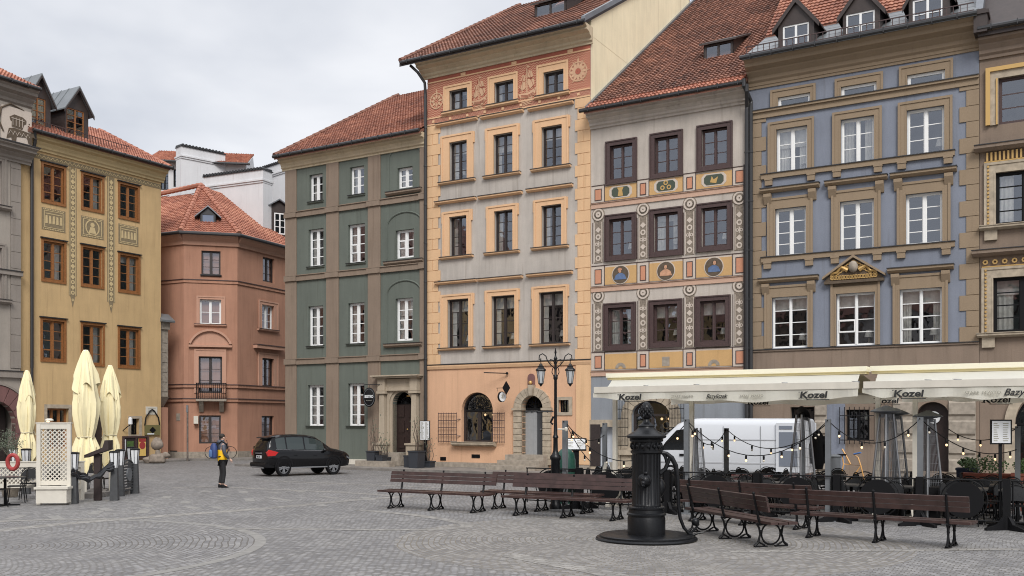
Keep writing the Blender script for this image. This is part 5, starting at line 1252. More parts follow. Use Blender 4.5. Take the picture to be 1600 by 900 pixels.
sheet_roof(F.root, M['roofbright'], (0, -.75, ze+.03), (1,0,0), (0,math.cos(pt),math.sin(pt)), (yr+.7)/math.cos(pt), lambda s: 0, lambda s: F.W+.55-s*.3, 'roof', amp=.05)
b = MB(); b.prism([(-.7, ze-.02), (yr, zr-.06), (2*yr, ze), (-.7, ze-.1)], 0, F.W, 'x'); b.build('roof_deck', M['roofdark'], F.root)
# ---------------------------------------------------------------- salmon house with three visible fronts
pB, pC_ = Vector((-18.98, 56.6)), Vector((-16.1, 57.4))
F1 = Facade('salmon_house', 'salmon pink corner house with hipped tile roof and a small iron balcony', 'building', pB, math.atan2(.8, 2.88), 287, 371, 'houses behind the square')
F = F1; SH = F1; u = F.u; ze = 13.05
def pinkwin(F, inner, outer, rows, fm, rec=.14):
    r = F.rect(*inner); F.win(r, rows, fm, fw=.07, mw=.1, rec=rec)
    if outer: o = F.rect(*outer); F.ring((o[0], o[1], r[2], o[3]), r, M['pinktrim'], sides='LRT', t=.04)
    return r
r = pinkwin(F, (314.7,344.6,392,430), None, 3, M['darkwood']); F.sill(r[0]-.05, r[1]+.05, r[2]-.08, .08, .1, M['darkwood'])
r = pinkwin(F, (312,345.5,468,507), (307.4,351.6,463,507), 2, M['white']); F.sill(r[0]-.3, r[1]+.3, r[2]-.12, .12, .15, M['pinktrim'], cap=M['maroon']); F.blind(r, 0, .3)
r = pinkwin(F, (310.4,347,557,614), (304,353,546,614), 3, M['darkwood']); F.blind(r, 0, .4); cx = (r[0]+r[1])/2
bz = F.z(329, 624)
g = pinkwin(F, (311,345,649,693), None, 3, M['darkwood'], .08); F.blind(g, 0, .5)
F.wall([M['pink']], [(99, 0)], ze, 3, 1, ze, u1=F.W)
zc = [F.z(329, 440), F.z(329, 603), F.z(329, 625)]
def courses(F):
    for k, zz in enumerate((CH+(HZ-440.5)*57/FP, CH+(HZ-603.5)*57/FP, CH+(HZ-625.5)*57/FP)):
        F.bar('string_course', -.02, F.W+.03, zz-.08, zz+.08, .1 if k else .06, M['pink'], M['maroon'])
    F.mold('cornice', -.05, F.W+.05, [(0,0),(-.1,0),(-.14,.2),(-.35,.4),(-.42,.55),(0,.6)], M['pinktrim'], ze-.62)
    F.bar('plinth', -.02, F.W+.02, 0, .45, .06, M['stonegrey'])
courses(F)
b = MB(); hz_ = F.z(329, 542); b.disc((cx, -.22, hz_-.25), 1.15, 1.27, 'y', .25, 22, .35, math.pi-.35); b.box(cx-1.2, cx+1.2, -.2, .01, hz_-.02, hz_+.1)
K = 14
for k in range(K):
    a0_, a1_ = .4+(math.pi-.8)*k/K, .4+(math.pi-.8)*(k+1)/K
    b.prism([(cx+1.15*math.cos(a0_), hz_), (cx+1.15*math.cos(a0_), hz_-.25+1.15*math.sin(a0_)), (cx+1.15*math.cos(a1_), hz_-.25+1.15*math.sin(a1_)), (cx+1.15*math.cos(a1_), hz_)], -.06, .01, 'y')
b.build('arched_hood', M['pinktrim'], F.root)
b = MB(); x0, x1 = F.u(307), F.u(354); b.box(x0, x1, -.8, 0, bz-.12, bz); 
for x_ in (x0+.15, x1-.4): b.prism([(0,bz-.12),(-.6,bz-.12),(-.5,bz-.35),(-.1,bz-.75),(0,bz-.75)], x_, x_+.25, 'x')
bal = b.build('balcony', M['stonegrey'], F.root)
b = MB(); zt = bz+.88
for k in range(15): x_ = x0+.03+(x1-x0-.06)*k/14; b.tube([(x_, -.76, bz), (x_, -.76, zt)], .016, 5)
for k in range(5):
    for x_ in (x0+.03, x1-.03): b.tube([(x_, -.76+k*.17, bz), (x_, -.76+k*.17, zt)], .014, 5)
b.box(x0, x1, -.79, -.73, zt, zt+.05); b.box(x0, x0+.05, -.73, 0, zt, zt+.05); b.box(x1-.05, x1, -.73, 0, zt, zt+.05); b.box(x0, x1, -.77, -.75, bz+.1, bz+.13)
b.build('balcony_railing', M['black'], bal)
b = MB(); b.box(F.u(303)-.0, F.u(310), -.35, .0, F.z(307,662), F.z(307, 650)); b.build('air_conditioner', M['offwhite'], F.root)
r = F.rect(265, 276, 703, 714)
# right face
F = Facade('salmon_house', '', '', pC_, math.atan2(4.5, 2.0), 371, 462)
pinkwin(F, (410.7,428.7,403,441), None, 3, M['darkwood']); r = pinkwin(F, (408.6,427.5,477,515), (404,434,471,515), 3, M['white']); F.sill(r[0]-.4, r[1]+.4, r[2]-.12, .12, .15, M['pinktrim'], cap=M['maroon'])
r = pinkwin(F, (409,427.5,560,604), (403,434,552,604), 3, M['darkwood']); F.bar('window_hood', r[0]-.8, r[1]+.8, r[3]+.55, r[3]+.75, .3, M['pinktrim'], M['maroon']); pinkwin(F, (409,428,650,687), None, 3, M['darkwood'])
F.wall([M['pink']], [(99, 0)], ze, 3, 1, ze); courses(F)
b = MB(); b.box(F.u(396), F.u(403), -.015, .01, F.z(400, 714), F.z(400, 697)); b.build('vent', M['black'], F.root)
F3W = F.W; F3 = F; merge(F, F1.root)
F = Facade('salmon_house', '', '', pB-Vector((1.57,-.8)).normalized()*6, math.atan2(-.8, 1.57), 200, 287)
F.wall([M['pink']], [(99, 0)], ze, 3, 1, ze); courses(F)
b = MB(); a_ = F.W-(6-6); b.box(F.u(266), F.u(277), -.015, .01, F.z(270, 714), F.z(270, 704)); b.build('vent', M['black'], F.root)
b = MB(); b.box(F.u(276), F.u(281.5), -.03, .01, F.z(278, 657), F.z(278, 646)); b.build('wall_plate', M['stonegrey'], F.root)
F2d = F.d.copy(); F2o = F.o.copy(); merge(F, F1.root)
# body and roof of the salmon house (given in the world, handed over to the root)
inv = F1.root.matrix_basis.inverted()
def Z3(v, z): return Vector((v[0], v[1], z))
e = .45
cA_ = F2o; cB_, cC_ = pB, pC_; cD_ = pC_+Vector((2.0, 4.5)).normalized()*7.5
outA, outB, outC, outD = Vector((cA_.x-.1, cA_.y-.5)), Vector((cB_.x-.02, cB_.y-.5)), Vector((cC_.x+.22, cC_.y-.42)), Vector((cD_.x+.45, cD_.y-.1))
b = MB(); poly = [(-26, 60.6), (pB.x-.2, pB.y+.3), (pC_.x-.1, pC_.y+.3), (cD_.x-.3, cD_.y), (cD_.x-5, 70), (-27, 70)]
b.v = []; b.prism([tuple((inv @ Vector((p[0], p[1], 0)))[:2]) for p in poly], 0, ze-.05, 'z'); b.build('body', M['pink'], F1.root)
apex = W(314, 291, 61.8); apL = W(262, 300, 64.5); 
cnr = W(413, 356, 64.0)
plane_tiles(F1.root, M['roofbright'], Z3(outB, ze), Z3(outC, ze), apex, apex, 'roof', inv, .05)
topR = W(317, 293, 62.2)
plane_tiles(F1.root, M['roofbright'], Z3(outC, ze), Z3(outD, ze), apex, Vector((-15.6, 66.5, 17.3)), 'roof', inv, .05)
plane_tiles(F1.root, M['roofbright'], Z3(outA, ze), Z3(outB, ze), Vector((-25, 65.5, apex.z)), apex, 'roof', inv, .05)
for p, q in ((Z3(outB, ze), apex), (Z3(outC, ze), apex)): ridge_caps(F1.root, inv @ (p+Vector((0,0,.1))), inv @ (q+Vector((0,0,.1))), M['roofbright'], 'hip_tiles', .15, .4)
ridge_caps(F1.root, inv @ Vector((-25, 65.5, apex.z+.08)), inv @ (apex+Vector((0,0,.08))), M['roofbright'], 'ridge_tiles', .15, .4)
b = MB(); b.tube([inv @ Z3(outA-Vector((0,.12)), ze-.02), inv @ Z3(outB-Vector((0,.12)), ze-.02), inv @ Z3(outC+Vector((.05,-.12)), ze-.02), inv @ Z3(outD+Vector((.12,0)), ze-.02)], .1, 8); b.build('gutter', M['gutter'], F1.root)
# gablet in the middle slope
gp = W(325, 346, 57.6); gi = inv @ gp
b = MB(); x0, x1, xm = gi.x-.45, gi.x+.45, gi.x; zz = gi.z-.35
b.box(x0, x1, gi.y, gi.y+.06, zz, zz+.25); b.box(x0, x0+.14, gi.y, gi.y+.06, zz+.25, zz+.75); b.box(x1-.14, x1, gi.y, gi.y+.06, zz+.25, zz+.75); b.prism([(x0, zz+.75), (x1, zz+.75), (xm, zz+1.15)], gi.y, gi.y+.06, 'y')
b.box(x0, x0+.05, gi.y, gi.y+1.6, zz-.3, zz+.75); b.box(x1-.05, x1, gi.y, gi.y+1.6, zz-.3, zz+.75); gd = b.build('dormer', M['gutter'], F1.root)
b = MB()
for sg in (-1, 1): b.prism([(xm, zz+1.2), (xm+sg*.75, zz+.55), (xm+sg*.75, zz+.62), (xm, zz+1.28)], gi.y-.15, gi.y+2.6, 'y'); b.prism([(xm+sg*.45, zz+.3), (xm+sg*1.2, zz-.35), (xm+sg*.45, zz-.35)], gi.y+.1, gi.y+.5, 'y')
b.build('dormer_roof', M['lead'], gd); MB().box(x0+.14, x1-.14, gi.y+.03, gi.y+.05, zz+.25, zz+.75).build('pane', simple('dormer_pane', col(110,125,150), .1), gd)
# dormer on the right slope, cut off by the green house
q = W(437, 366, 62.6); qi = inv @ q
T = Matrix.Translation(qi) @ Matrix.Rotation(math.atan2(.8,2.88)*-1+R(28), 4, 'Z')
b = MB(); b.box(-1.0, .9, 0, .08, -.9, 0, M=T); b.box(-1.0, -.35, 0, .08, 0, 1.5, M=T); b.box(.38, .9, 0, .08, 0, 1.5, M=T); b.box(-.35, .38, 0, .08, 1.35, 1.5, M=T); b.box(-1.0, -.92, .08, 3, -1.5, 1.5, M=T); b.box(.82, .9, .08, 3, -1.5, 1.5, M=T)
b.prism([(-1.0, 1.5), (.9, 1.5), (-.05, 2.1)], 0, .08, 'y', M=T); dd = b.build('dormer', M['brownmetal'], F1.root)
b = MB()
for sg in (-1, 1): b.prism([(-.05, 2.15), (-.05+sg*1.2, 1.4), (-.05+sg*1.2, 1.47), (-.05, 2.24)], -.2, 3.2, 'y', M=T)
b.build('dormer_roof', M['lead'], dd)
b = MB(); b.box(-.35, -.28, .0, .05, 0, 1.35, M=T); b.box(.31, .38, 0, .05, 0, 1.35, M=T); b.box(-.28, .31, 0, .05, 0, .07, M=T); b.box(-.28, .31, 0, .05, 1.28, 1.35, M=T); b.box(-.03, .05, -.01, .04, .07, 1.28, M=T); b.box(-.28, -.03, .01, .04, .45, .49, M=T); b.box(.05, .31, .01, .04, .45, .49, M=T); b.box(-.28, -.03, .01, .04, .86, .9, M=T); b.box(.05, .31, .01, .04, .86, .9, M=T); b.build('window', M['white'], dd)
b = MB(); b.box(-.34, .37, .04, .06, .01, 1.34, M=T); b.build('pane', M['carglass'], dd)
# white fire walls and the white house behind
def firewall(name, label, p0, p1, ztop, zbot, th, caps=True, low=None):
    d = Vector(p1)-Vector(p0); a = math.atan2(d.y, d.x); t = thing(name, label, 'fire wall', (p0[0], p0[1], zbot), a, 'white fire walls behind the salmon house')
    L_ = d.length; h = ztop-zbot
    b = MB(); b.box(0, L_, 0, th, 0, h-.9); b.box(-.02, L_+.02, -.06, th+.06, h-.9, h-.78); b.box(-.06, L_+.06, -.12, th+.12, h-.78, h-.68); b.box(0, L_, 0, th, h-.68, h-.1); b.build('wall', M['whitewall'], t)
    MB().box(-.05, L_+.05, -.06, th+.06, h-.1, h-.04).build('coping', M['gutter'], t)
    b = MB(); x_ = .1
    while x_ < L_-.1: b.tube([(x_, -.1, h+.0), (x_, th+.1, h+.06)], .09, 7); x_ += .24
    b.build('coping_tiles', M['gutter'], t)
    return t
firewall('fire_wall', 'broad white rendered fire wall rising from the salmon house roof', W(318, 0, 63.6)[:2], W(411, 0, 61.6)[:2], 2.15+(660-275)*63.6/FP, 12, .9)
firewall('fire_wall', 'tall white fire wall leftmost behind the salmon house, highest of the three', W(283, 0, 66)[:2], W(352, 0, 68.2)[:2], 2.15+(660-226)*66/FP, 12, .8)
firewall('fire_wall', 'distant white fire wall between the broad one and the green house', W(411, 0, 72.5)[:2], W(455, 0, 70)[:2], 2.15+(660-259)*72/FP, 12, .8)
o0 = W(236, 0, 67.5); wa = math.atan2(.5, 3.4)
F = Facade('white_house', 'white house with dark windows and a tile roof, farthest behind the salmon house roof', 'building', (o0.x, o0.y), wa, 236, 385, 'houses behind the square')
zz = 2.15+(660-252)*67.5/FP
for q in ((250, 263, 262, 297), (271, 281, 264, 292)): r = F.rect(*q); F.win(r, 3, M['black'], fw=.05, mw=.06)
F.wall([M['whitewall']], [(99, 0)], zz, 6, 4, zz+1.6)
sheet_roof(F.root, M['roofbright'], (-.2, -.5, zz-.05), (1,0,0), (0,math.cos(R(22)),math.sin(R(22))), 4.6, lambda s: 0, lambda s: F.W+.3, 'roof', amp=.05)
F.gutter(-.2, F.W+.3, -.55, zz-.08); F.bar('sill_band', 0, F.W, F.z(265, 299), F.z(265, 297), .08, M['whitewall'], M['gutter'])
# small building slice between the yellow and the salmon house
t = thing('stone_pilaster', 'weathered carved stone pilaster under a tin cap just past the yellow house corner', 'pilaster', G(257, 719.5), AL)
b = MB(); b.box(-.25, .25, 0, .5, 3.6, 7.4); b.box(-.3, .3, -.1, .5, 7.4, 7.8)
for k in range(6): b.box(-.16, .16, -.03, .0, 3.9+k*.55, 4.2+k*.55)
b.prism([(-.1,3.6),(.3,3.6),(.4,3.0)], -.25, .25, 'x'); b.build('shaft', M['stonegrey'], t); b = MB(); b.box(-.45, .45, -.35, .6, 7.8, 7.9); b.prism([(-.35,7.9),(.6,7.9),(.2,8.3)], -.45, .45, 'x'); b.build('cap', M['seam'], t)
b = MB(); b.box(-.25, .25, .0, .5, -.0, 3.0); b.build('base', M['pink'], t)
# ---------------------------------------------------------------- other sides of the square (out of frame, seen in the window panes)
def block(x0, y0, a, wdt, h, m, lab):
    t = thing('town_house', lab, 'building', (x0, y0, 0), a, 'houses outside the frame')
    b = MB(); b.box(0, wdt, 0, 10, 0, h); b.build('wall', m, t)
    b = MB(); b.prism([(-.5, h), (5, h+4.5), (10.5, h)], -.1, wdt+.1, 'x'); b.build('roof', M['roofdark'], t)
    for k in range(4):
        for i in range(int(wdt/2.8)): 
            b = MB(); x_ = 1+i*2.8; b.box(x_, x_+1.2, -.03, .05, 1.2+k*3.4, 3.1+k*3.4); b.build('window', M['carglass'], t)
mats = [M['pink'], M['mauve'], M['yellow'], M['brownwall'], M['greywall'], M['green']]
cn_ = ['salmon', 'mauve', 'yellow', 'brown', 'grey', 'green']
P0 = MH.root.matrix_basis.translation; dL = Vector((math.cos(AL), math.sin(AL)))
for k in range(6):
    w_ = 9.0; q = Vector((P0.x, P0.y))-dL*(w_*(k+1)+.1); block(q.x, q.y, AL, w_, 13.5+(k*37 % 5)*.5, mats[k % 6], '%s town house outside the frame on the left side' % cn_[k % 6])
q0 = Vector((P0.x, P0.y))-dL*56
for k in range(6): q = q0+Vector((.862, -.507))*(k*11+11); block(q.x, q.y, AR+math.pi, 10.8, 14, mats[(k+2) % 6], '%s town house outside the frame behind the viewer' % cn_[(k+2) % 6])
q = Vector((RH.o.x, RH.o.y))+RH.d*RH.W
for k in range(2): q1 = q+RH.d*(k*9+.1); block(q1.x, q1.y, AR, 8.8, 15, mats[(k+1) % 6], '%s town house outside the frame on the right side' % cn_[(k+1) % 6])
# ---------------------------------------------------------------- ground
def sheet(name, poly, z, m, kind='structure', org=None):
    o0 = Vector(org) if org else Vector((0,0)); b = MB(); b.face([(p[0]-o0.x, p[1]-o0.y, 0) for p in poly]); o = b.build(name, m); o.location = (o0.x, o0.y, z); return tag(o, kind=kind)
sheet('ground', [(-300,-200),(300,-200),(300,400),(-300,400)], 0, M['cob'])
def disc_sheet(name, c, r, z, m, K=72, r0=0):
    b = MB()
    for k in range(K):
        a0_, a1_ = 2*math.pi*k/K, 2*math.pi*(k+1)/K
        p = [(r*math.cos(a0_), r*math.sin(a0_), 0), (r*math.cos(a1_), r*math.sin(a1_), 0)]
        b.face([(r0*math.cos(a0_), r0*math.sin(a0_), 0), *p, (r0*math.cos(a1_), r0*math.sin(a1_), 0)] if r0 else [(0,0,0), *p])
    o = b.build(name, m); o.location = (c[0], c[1], z); return tag(o, kind='structure')
disc_sheet('paving_circle', (-9.5, 16.5), 5.0, .0015, M['cobring'])
disc_sheet('paving_ring', (-9.5, 16.5), 5.2, .003, M['slab'], 90, 5.0)
pc = G(1010, 843); disc_sheet('pump_paving', (pc.x, pc.y), 4.6, .0015, M['cobpump'])
M['slabcob'] = cobble('light_slab_setts', R(30.5), .22, .16, col(128,125,120), col(172,168,161), col(112,105,96))
BZ = [.0035]
def band(name, pts, wd, z=.008, m=None):
    BZ[0] += .0003; z = BZ[0]
    P = [G(*p) for p in pts]; Q = []
    for i in range(len(P)-1):
        for k in range(6):
            t_ = k/6; p0_, p1_, p2_, p3_ = P[max(i-1,0)], P[i], P[i+1], P[min(i+2, len(P)-1)]
            Q.append(.5*((2*p1_)+(p2_-p0_)*t_+(2*p0_-5*p1_+4*p2_-p3_)*t_*t_+(3*p1_-p0_-3*p2_+p3_)*t_**3))
    Q.append(P[-1]); b = MB(); L_ = []
    for i, p in enumerate(Q):
        d = (Q[min(i+1, len(Q)-1)]-Q[max(i-1, 0)]).normalized(); n_ = Vector((-d.y, d.x, 0))*wd/2; L_.append((p+n_, p-n_))
    for i in range(len(Q)-1): b.face([(*L_[i][1][:2], 0), (*L_[i+1][1][:2], 0), (*L_[i+1][0][:2], 0), (*L_[i][0][:2], 0)])
    o = b.build(name, m or M['slabcob']); o.location = (0, 0, z); return tag(o, kind='structure')
band('paving_band', [(-60,836),(0,829),(120,817),(300,803),(420,794),(560,781),(650,775)], .45)
band('paving_band', [(270,762),(330,761),(430,765),(560,771),(640,778)], .3, .012)
band('paving_band', [(280,752),(420,752),(560,757),(700,763)], .3, .008)
band('paving_band', [(560,797),(640,804),(705,814),(730,822),(690,827),(600,828),(470,827),(345,826)], .28, .012)
band('paving_band', [(1140,862),(1250,861),(1400,860),(1600,858)], .25, .012)
band('paving_band', [(800,868),(860,880),(930,893),(1000,910)], .4, .012)
band('paving_band', [(0,815),(90,812),(180,811)], .25, .008)
b = MB()
for i, (x_, y_, l_) in enumerate([(25,808,1.1),(88,809,1.1),(150,801,1),(165,796,1),(225,799,1.1),(300,793,.9),(290,785,.8),(345,775,.8),(390,781,1.2),(438,780,1.4),(405,796,.9),(340,793,.8),(500,789,.9),(515,777,1.1),(575,779,1.2),(545,770,.9),(470,768,.9),(320,768,.7),(260,777,.9),(230,790,.9),(380,769,.8),(430,770,.7)]):
    p = G(x_, y_); a_ = R(-55 if i % 2 else -75)+math.atan2(p.x+9, 40); d = Vector((math.cos(a_), math.sin(a_), 0))*l_/2; n_ = Vector((-d.y, d.x, 0)).normalized()*.13
    b.face([tuple(p-d-n_), tuple(p+d-n_), tuple(p+d+n_), tuple(p-d+n_)])
o = b.build('paving_slabs', M['slab']); o.location = (0,0,.0025); tag(o, kind='stuff')
# pavements with kerbs
def pavement(P, a, x0, x1, wd, h=.1):
    T = Matrix.Translation((P[0], P[1], 0)) @ Matrix.Rotation(a, 4, 'Z')
    b = MB(); b.box(x0, x1, -wd, .3, -.05, h, M=T); tag(b.build('pavement', M['pave']), kind='structure')
    b = MB(); k = x0
    while k < x1: b.box(k+.005, min(k+1.2, x1)-.005, -wd-.16, -wd, -.05, h+.004, M=T); k += 1.2
    tag(b.build('kerb', M['kerb']), kind='structure')
pavement(GH.root.location, AR, -.5, 46, 2.9)
pavement(LQ, AL, -60, .6, 1.6, .08)
pavement(SH.root.location, math.atan2(.8, 2.88), -4.5, 4.2, 2.0, .1)
# ---------------------------------------------------------------- cast iron water pump
t = thing('water_pump', 'black cast iron water pump with pinecone finial and long curved handle on a round base', 'water pump', pc, 0)
S_ = 1.0
b = MB(); b.lathe([(.92,0),(.93,.03),(.91,.055),(.86,.06),(.86,.085),(.83,.1),(.4,.1),(.36,.1)], n=48); b.build('round_base', M['iron'], t, True)
def flute(n, d): return lambda a, z: 1-d*(1 if math.cos(n*a) < -.1 else 0)
b = MB(); b.lathe([(.345,.08),(.345,.1),(.345,.40),(.335,.42),(.335,.45),(.36,.455),(.36,.48),(.33,.5),(.32,.56),(.34,.575),(.34,.6),(.30,.62)], n=40); b.build('pedestal', M['iron'], t, True)
b = MB(); b.lathe([(.27,.62),(.27,.64),(.262,.66),(.262,1.58),(.275,1.6)], n=96, wob=lambda a, z: (1-.05*(.5-.5*math.cos(22*a))) if .65 < z < 1.59 else 1); 
for k in range(36): a_ = 2*math.pi*k/36; b.ball((.315*math.cos(a_), .315*math.sin(a_), .6), .018, 6, 4)
b.build('fluted_shaft', M['iron'], t, True)
b = MB(); b.lathe([(.27,1.58),(.29,1.6),(.29,1.63),(.265,1.64),(.265,1.79),(.3,1.8),(.31,1.83),(.30,1.85)], n=40)
for k in range(16):
    a_ = 2*math.pi*k/16; c_ = (.272*math.cos(a_), .272*math.sin(a_), 1.715)
    b.ball((c_[0], c_[1], 1.715), .036, 7, 5); b.tube([(.275*math.cos(a_+.08), .275*math.sin(a_+.08), 1.66), (.29*math.cos(a_+.16), .29*math.sin(a_+.16), 1.72), (.275*math.cos(a_+.24), .275*math.sin(a_+.24), 1.78)], .014, 5)
b.build('frieze_ring', M['iron'], t, True)
b = MB(); b.lathe([(.30,1.85),(.355,1.87),(.365,1.9),(.35,1.915),(.29,1.95),(.2,2.0),(.15,2.05),(.145,2.07),(.16,2.08),(.15,2.1),(.1,2.13),(.06,2.17),(.055,2.21),(.09,2.24),(.1,2.27),(.08,2.29)], n=36); b.build('cap', M['iron'], t, True)
b = MB(); b.lathe([(.05,2.27),(.10,2.31),(.112,2.36),(.1,2.43),(.07,2.49),(.02,2.53)], n=24)
for j in range(6):
    zz = 2.3+j*.038; rr = [.105,.115,.112,.098,.078,.05][j]
    for k in range(10): a_ = 2*math.pi*(k+.5*(j % 2))/10; b.ball((rr*math.cos(a_), rr*math.sin(a_), zz), .026-.002*j, 6, 4, sz=1.3)
for k in range(6): a_ = 2*math.pi*k/6; b.tube([(.06*math.cos(a_), .06*math.sin(a_), 2.27), (.12*math.cos(a_), .12*math.sin(a_), 2.29), (.15*math.cos(a_), .15*math.sin(a_), 2.25)], [.03,.025,.01], 5)
b.build('pinecone_finial', M['iron'], t, True)
b = MB(); a_ = R(-105); c_ = (.27*math.cos(a_), .27*math.sin(a_), 1.1); b.ball(c_, .13, 16, 8, sy=.5); b.ball((c_[0]-.0, c_[1]-.07, 1.1), .09, 12, 8, sz=1.15); b.ball((c_[0]-.04, c_[1]-.14, 1.06), .045, 8, 6); b.ball((c_[0]-.06, c_[1]-.12, 1.14), .022, 6, 5); b.ball((c_[0]+.03, c_[1]-.13, 1.14), .022, 6, 5); b.tube([(c_[0]-.04, c_[1]-.14, 1.04), (c_[0]-.05, c_[1]-.2, 1.0)], .025, 8); b.ball((c_[0]+.02, c_[1]-.04, 1.23), .04, 8, 5)
b.build('lion_head_spout', M['iron'], t, True)
b = MB(); hp = [(.24,1.60),(.36,1.58),(.46,1.50),(.53,1.36),(.56,1.15),(.57,.9),(.58,.62),(.61,.40),(.68,.22),(.77,.12),(.86,.09),(.93,.12)]
b.tube([(p[0], -.05, p[1]) for p in hp], [.035,.04,.045,.045,.04,.036,.034,.032,.03,.028,.026,.02], 10)
b.tube([(.24,-.05,1.22), (.34,-.05,1.3), (.42,-.05,1.5)], [.05,.04,.035], 8); b.tube([(.24,-.05,1.66), (.34,-.05,1.52), (.38,-.05,1.36)], .03, 8)
b.tube([(.80,-.05,.12), (.90,-.05,.22), (.95,-.05,.3)], .022, 8); b.ball((.89,-.05,.33), .075, 16, 10)
b.tube([(.93,-.05,.12), (1.05,-.05,.14)], .02, 6)
b.build('pump_handle', M['iron'], t, True)
MB().ball((.25, .05, .95), .11, 14, 8, sz=1.6).build('handle_bracket', M['iron'], t, True)
# ---------------------------------------------------------------- benches
def make_bench(label):
    t = thing('park_bench', label, 'bench', (0,0,0), 0, 'wooden benches with iron frames'); Lb = 3.15
    for k, (y0, y1, z) in enumerate(((-.30,-.13,.44), (-.11,.06,.435), (.08,.22,.445))):
        b = MB(); b.box(-Lb/2, Lb/2, y0, y1, z-.03, z+.015); b.build('seat_board', M['benchwood'], t)
    a_ = R(14)
    for k in range(3):
        T = Matrix.Translation((0, .225, .54)) @ Matrix.Rotation(-a_, 4, 'X'); z0 = .095+k*.096
        b = MB(); b.box(-Lb/2, Lb/2, -.02, .015, z0, z0+.083, M=T); b.build('back_board', M['benchwood'], t)
    for x_ in (-1.22, 0, 1.22):
        b = MB(); w_ = .02
        for sg in (-1, 1):
            pts = [(x_, sg*.32, .02), (x_, sg*.25, .08), (x_, sg*.21, .22), (x_, sg*.23, .33), (x_, sg*.28, .42)]
            b.tube(pts, [.03,.02,.018,.018,.022], 6); b.tube([(x_, sg*.22, .08), (x_, sg*.12, .03)], .016, 6); b.box(x_-.03, x_+.03, sg*.2-.12, sg*.2+.12, 0, .022)
            b.ball((x_, sg*.195, .27), .03, 6, 5)
        n = 20; b.tube([(x_, .185*math.cos(2*math.pi*k/n), .225+.185*math.sin(2*math.pi*k/n)) for k in range(n+1)], .017, 6, cap=False)
        b.box(x_-.025, x_+.025, -.3, .24, .385, .41)
        b.tube([(x_, .20, .38), (x_, .245, .5), (x_, .34, .92)], [.028,.026,.02], 6); b.ball((x_, .34, .93), .028, 6, 5)
        b.build('leg_frame', M['black'], t)
    return t
bl = ['brown bench leftmost of the six, standing alone in front of the green house', 'brown bench directly left of the black pump, nearest of the left three', 'brown bench behind the other two left of the pump', 'brown bench right of the pump, short end towards the viewer', 'brown bench farthest behind to the right of the pump, by the cafe fence', 'brown bench at the right, back turned to the viewer, its right end free']
def on_ground(p, q): return (p+q)/2, math.atan2((q-p).y, (q-p).x)
c1, a1 = on_ground(G(600,794), G(745,802))
bench = make_bench(bl[0]); bench.location = c1+Vector((.15,.2,0)); bench.rotation_euler = (0,0,a1)
for lab, loc, a in ((bl[1], Vector((1.25,22.15,0)), AR), (bl[2], Vector((.72,23.8,0)), AR), (bl[3], Vector((4.12,18.1,0)), R(107)), (bl[4], Vector((4.95,20.6,0)), R(137)), (bl[5], Vector((6.62,17.65,0)), R(142))):
    c = copy_tree(bench, label=lab); c.location = loc; c.rotation_euler = (0,0,a)
# ---------------------------------------------------------------- street lamp
lp = G(868, 795); H0 = 3.95
t = thing('street_lamp', 'black cast iron street lamp with two hanging lanterns on curled arms', 'street lamp', lp, 0)
b = MB(); b.lathe([(.15,0),(.15,.1),(.12,.14),(.12,.5),(.135,.52),(.12,.56),(.11,1.2),(.14,1.24),(.14,1.3),(.09,1.36),(.06,1.45),(.055,1.75),(.075,1.78),(.05,1.84),(.038,2.2),(.035,3.2),(.055,3.24),(.055,3.3),(.03,3.34),(.03,3.7),(.05,3.74),(.02,3.8),(.015,3.85),(.03,3.88),(.008,4.0)], n=14); b.build('post', M['iron'], t, True)
for sg in (-1, 1):
    b = MB(); b.tube([(0,0,3.4),(sg*.03,0,3.5),(sg*.12,0,3.58),(sg*.2,0,3.68),(sg*.24,0,3.8),(sg*.32,0,3.86),(sg*.4,0,3.82),(sg*.41,0,3.72),(sg*.36,0,3.7)], .015, 6); b.tube([(0,0,3.55),(sg*.06,0,3.7),(sg*.13,0,3.72),(sg*.14,0,3.64),(sg*.1,0,3.62)], .012, 6); b.tube([(sg*.02,0,3.25),(sg*.09,0,3.4),(sg*.07,0,3.5)], .012, 6); b.tube([(sg*.365,0,3.75),(sg*.365,0,3.6)], .012, 6); b.build('arm', M['iron'], t, True)
    b = MB(); c_ = (sg*.365,0,0); LV = len(b.v); b.lathe([(.02,3.62),(.05,3.6),(.06,3.56),(.1,3.54),(.1,3.5),(.17,3.44),(.18,3.41),(.15,3.39)], c_, 6); b.lathe([(.075,3.0),(.05,2.97),(.03,2.94),(.01,2.92)][::-1], c_, 6); b.lathe([(.08,3.02),(.08,3.0)], c_, 6)
    for k in range(6): a_ = 2*math.pi*k/6; b.tube([(c_[0]+.08*math.cos(a_), .08*math.sin(a_), 3.0), (c_[0]+.145*math.cos(a_), .145*math.sin(a_), 3.4)], .01, 4)
    b.v = [((v[0]-sg*.365)*.74+sg*.365, v[1]*.74, (v[2]-3.6)*.82+3.6) for v in b.v]; ln = b.build('lantern', M['iron'], t); MB().lathe([(.056,3.125),(.1,3.43)], c_, 6).build('lantern_glass', simple('frosted_lantern_glass', col(176,180,182), .3) if sg < 0 else bpy.data.materials['frosted_lantern_glass'], ln)
b = MB(); b.tube([(-.05,0,2.42),(-.75,0,2.42)], .018, 6)
for k in range(5): b.ball((-.2-k*.13, 0, 2.42), .03, 6, 5)
b.tube([(-.05,0,2.3),(-.12,0,2.15),(-.06,0,2.1)], .03, 6); b.build('side_bracket', M['iron'], t, True)
t = thing('security_camera', 'small white camera clamped on the street lamp post', 'camera', lp+Vector((.1,-.05,1.98)), 0)
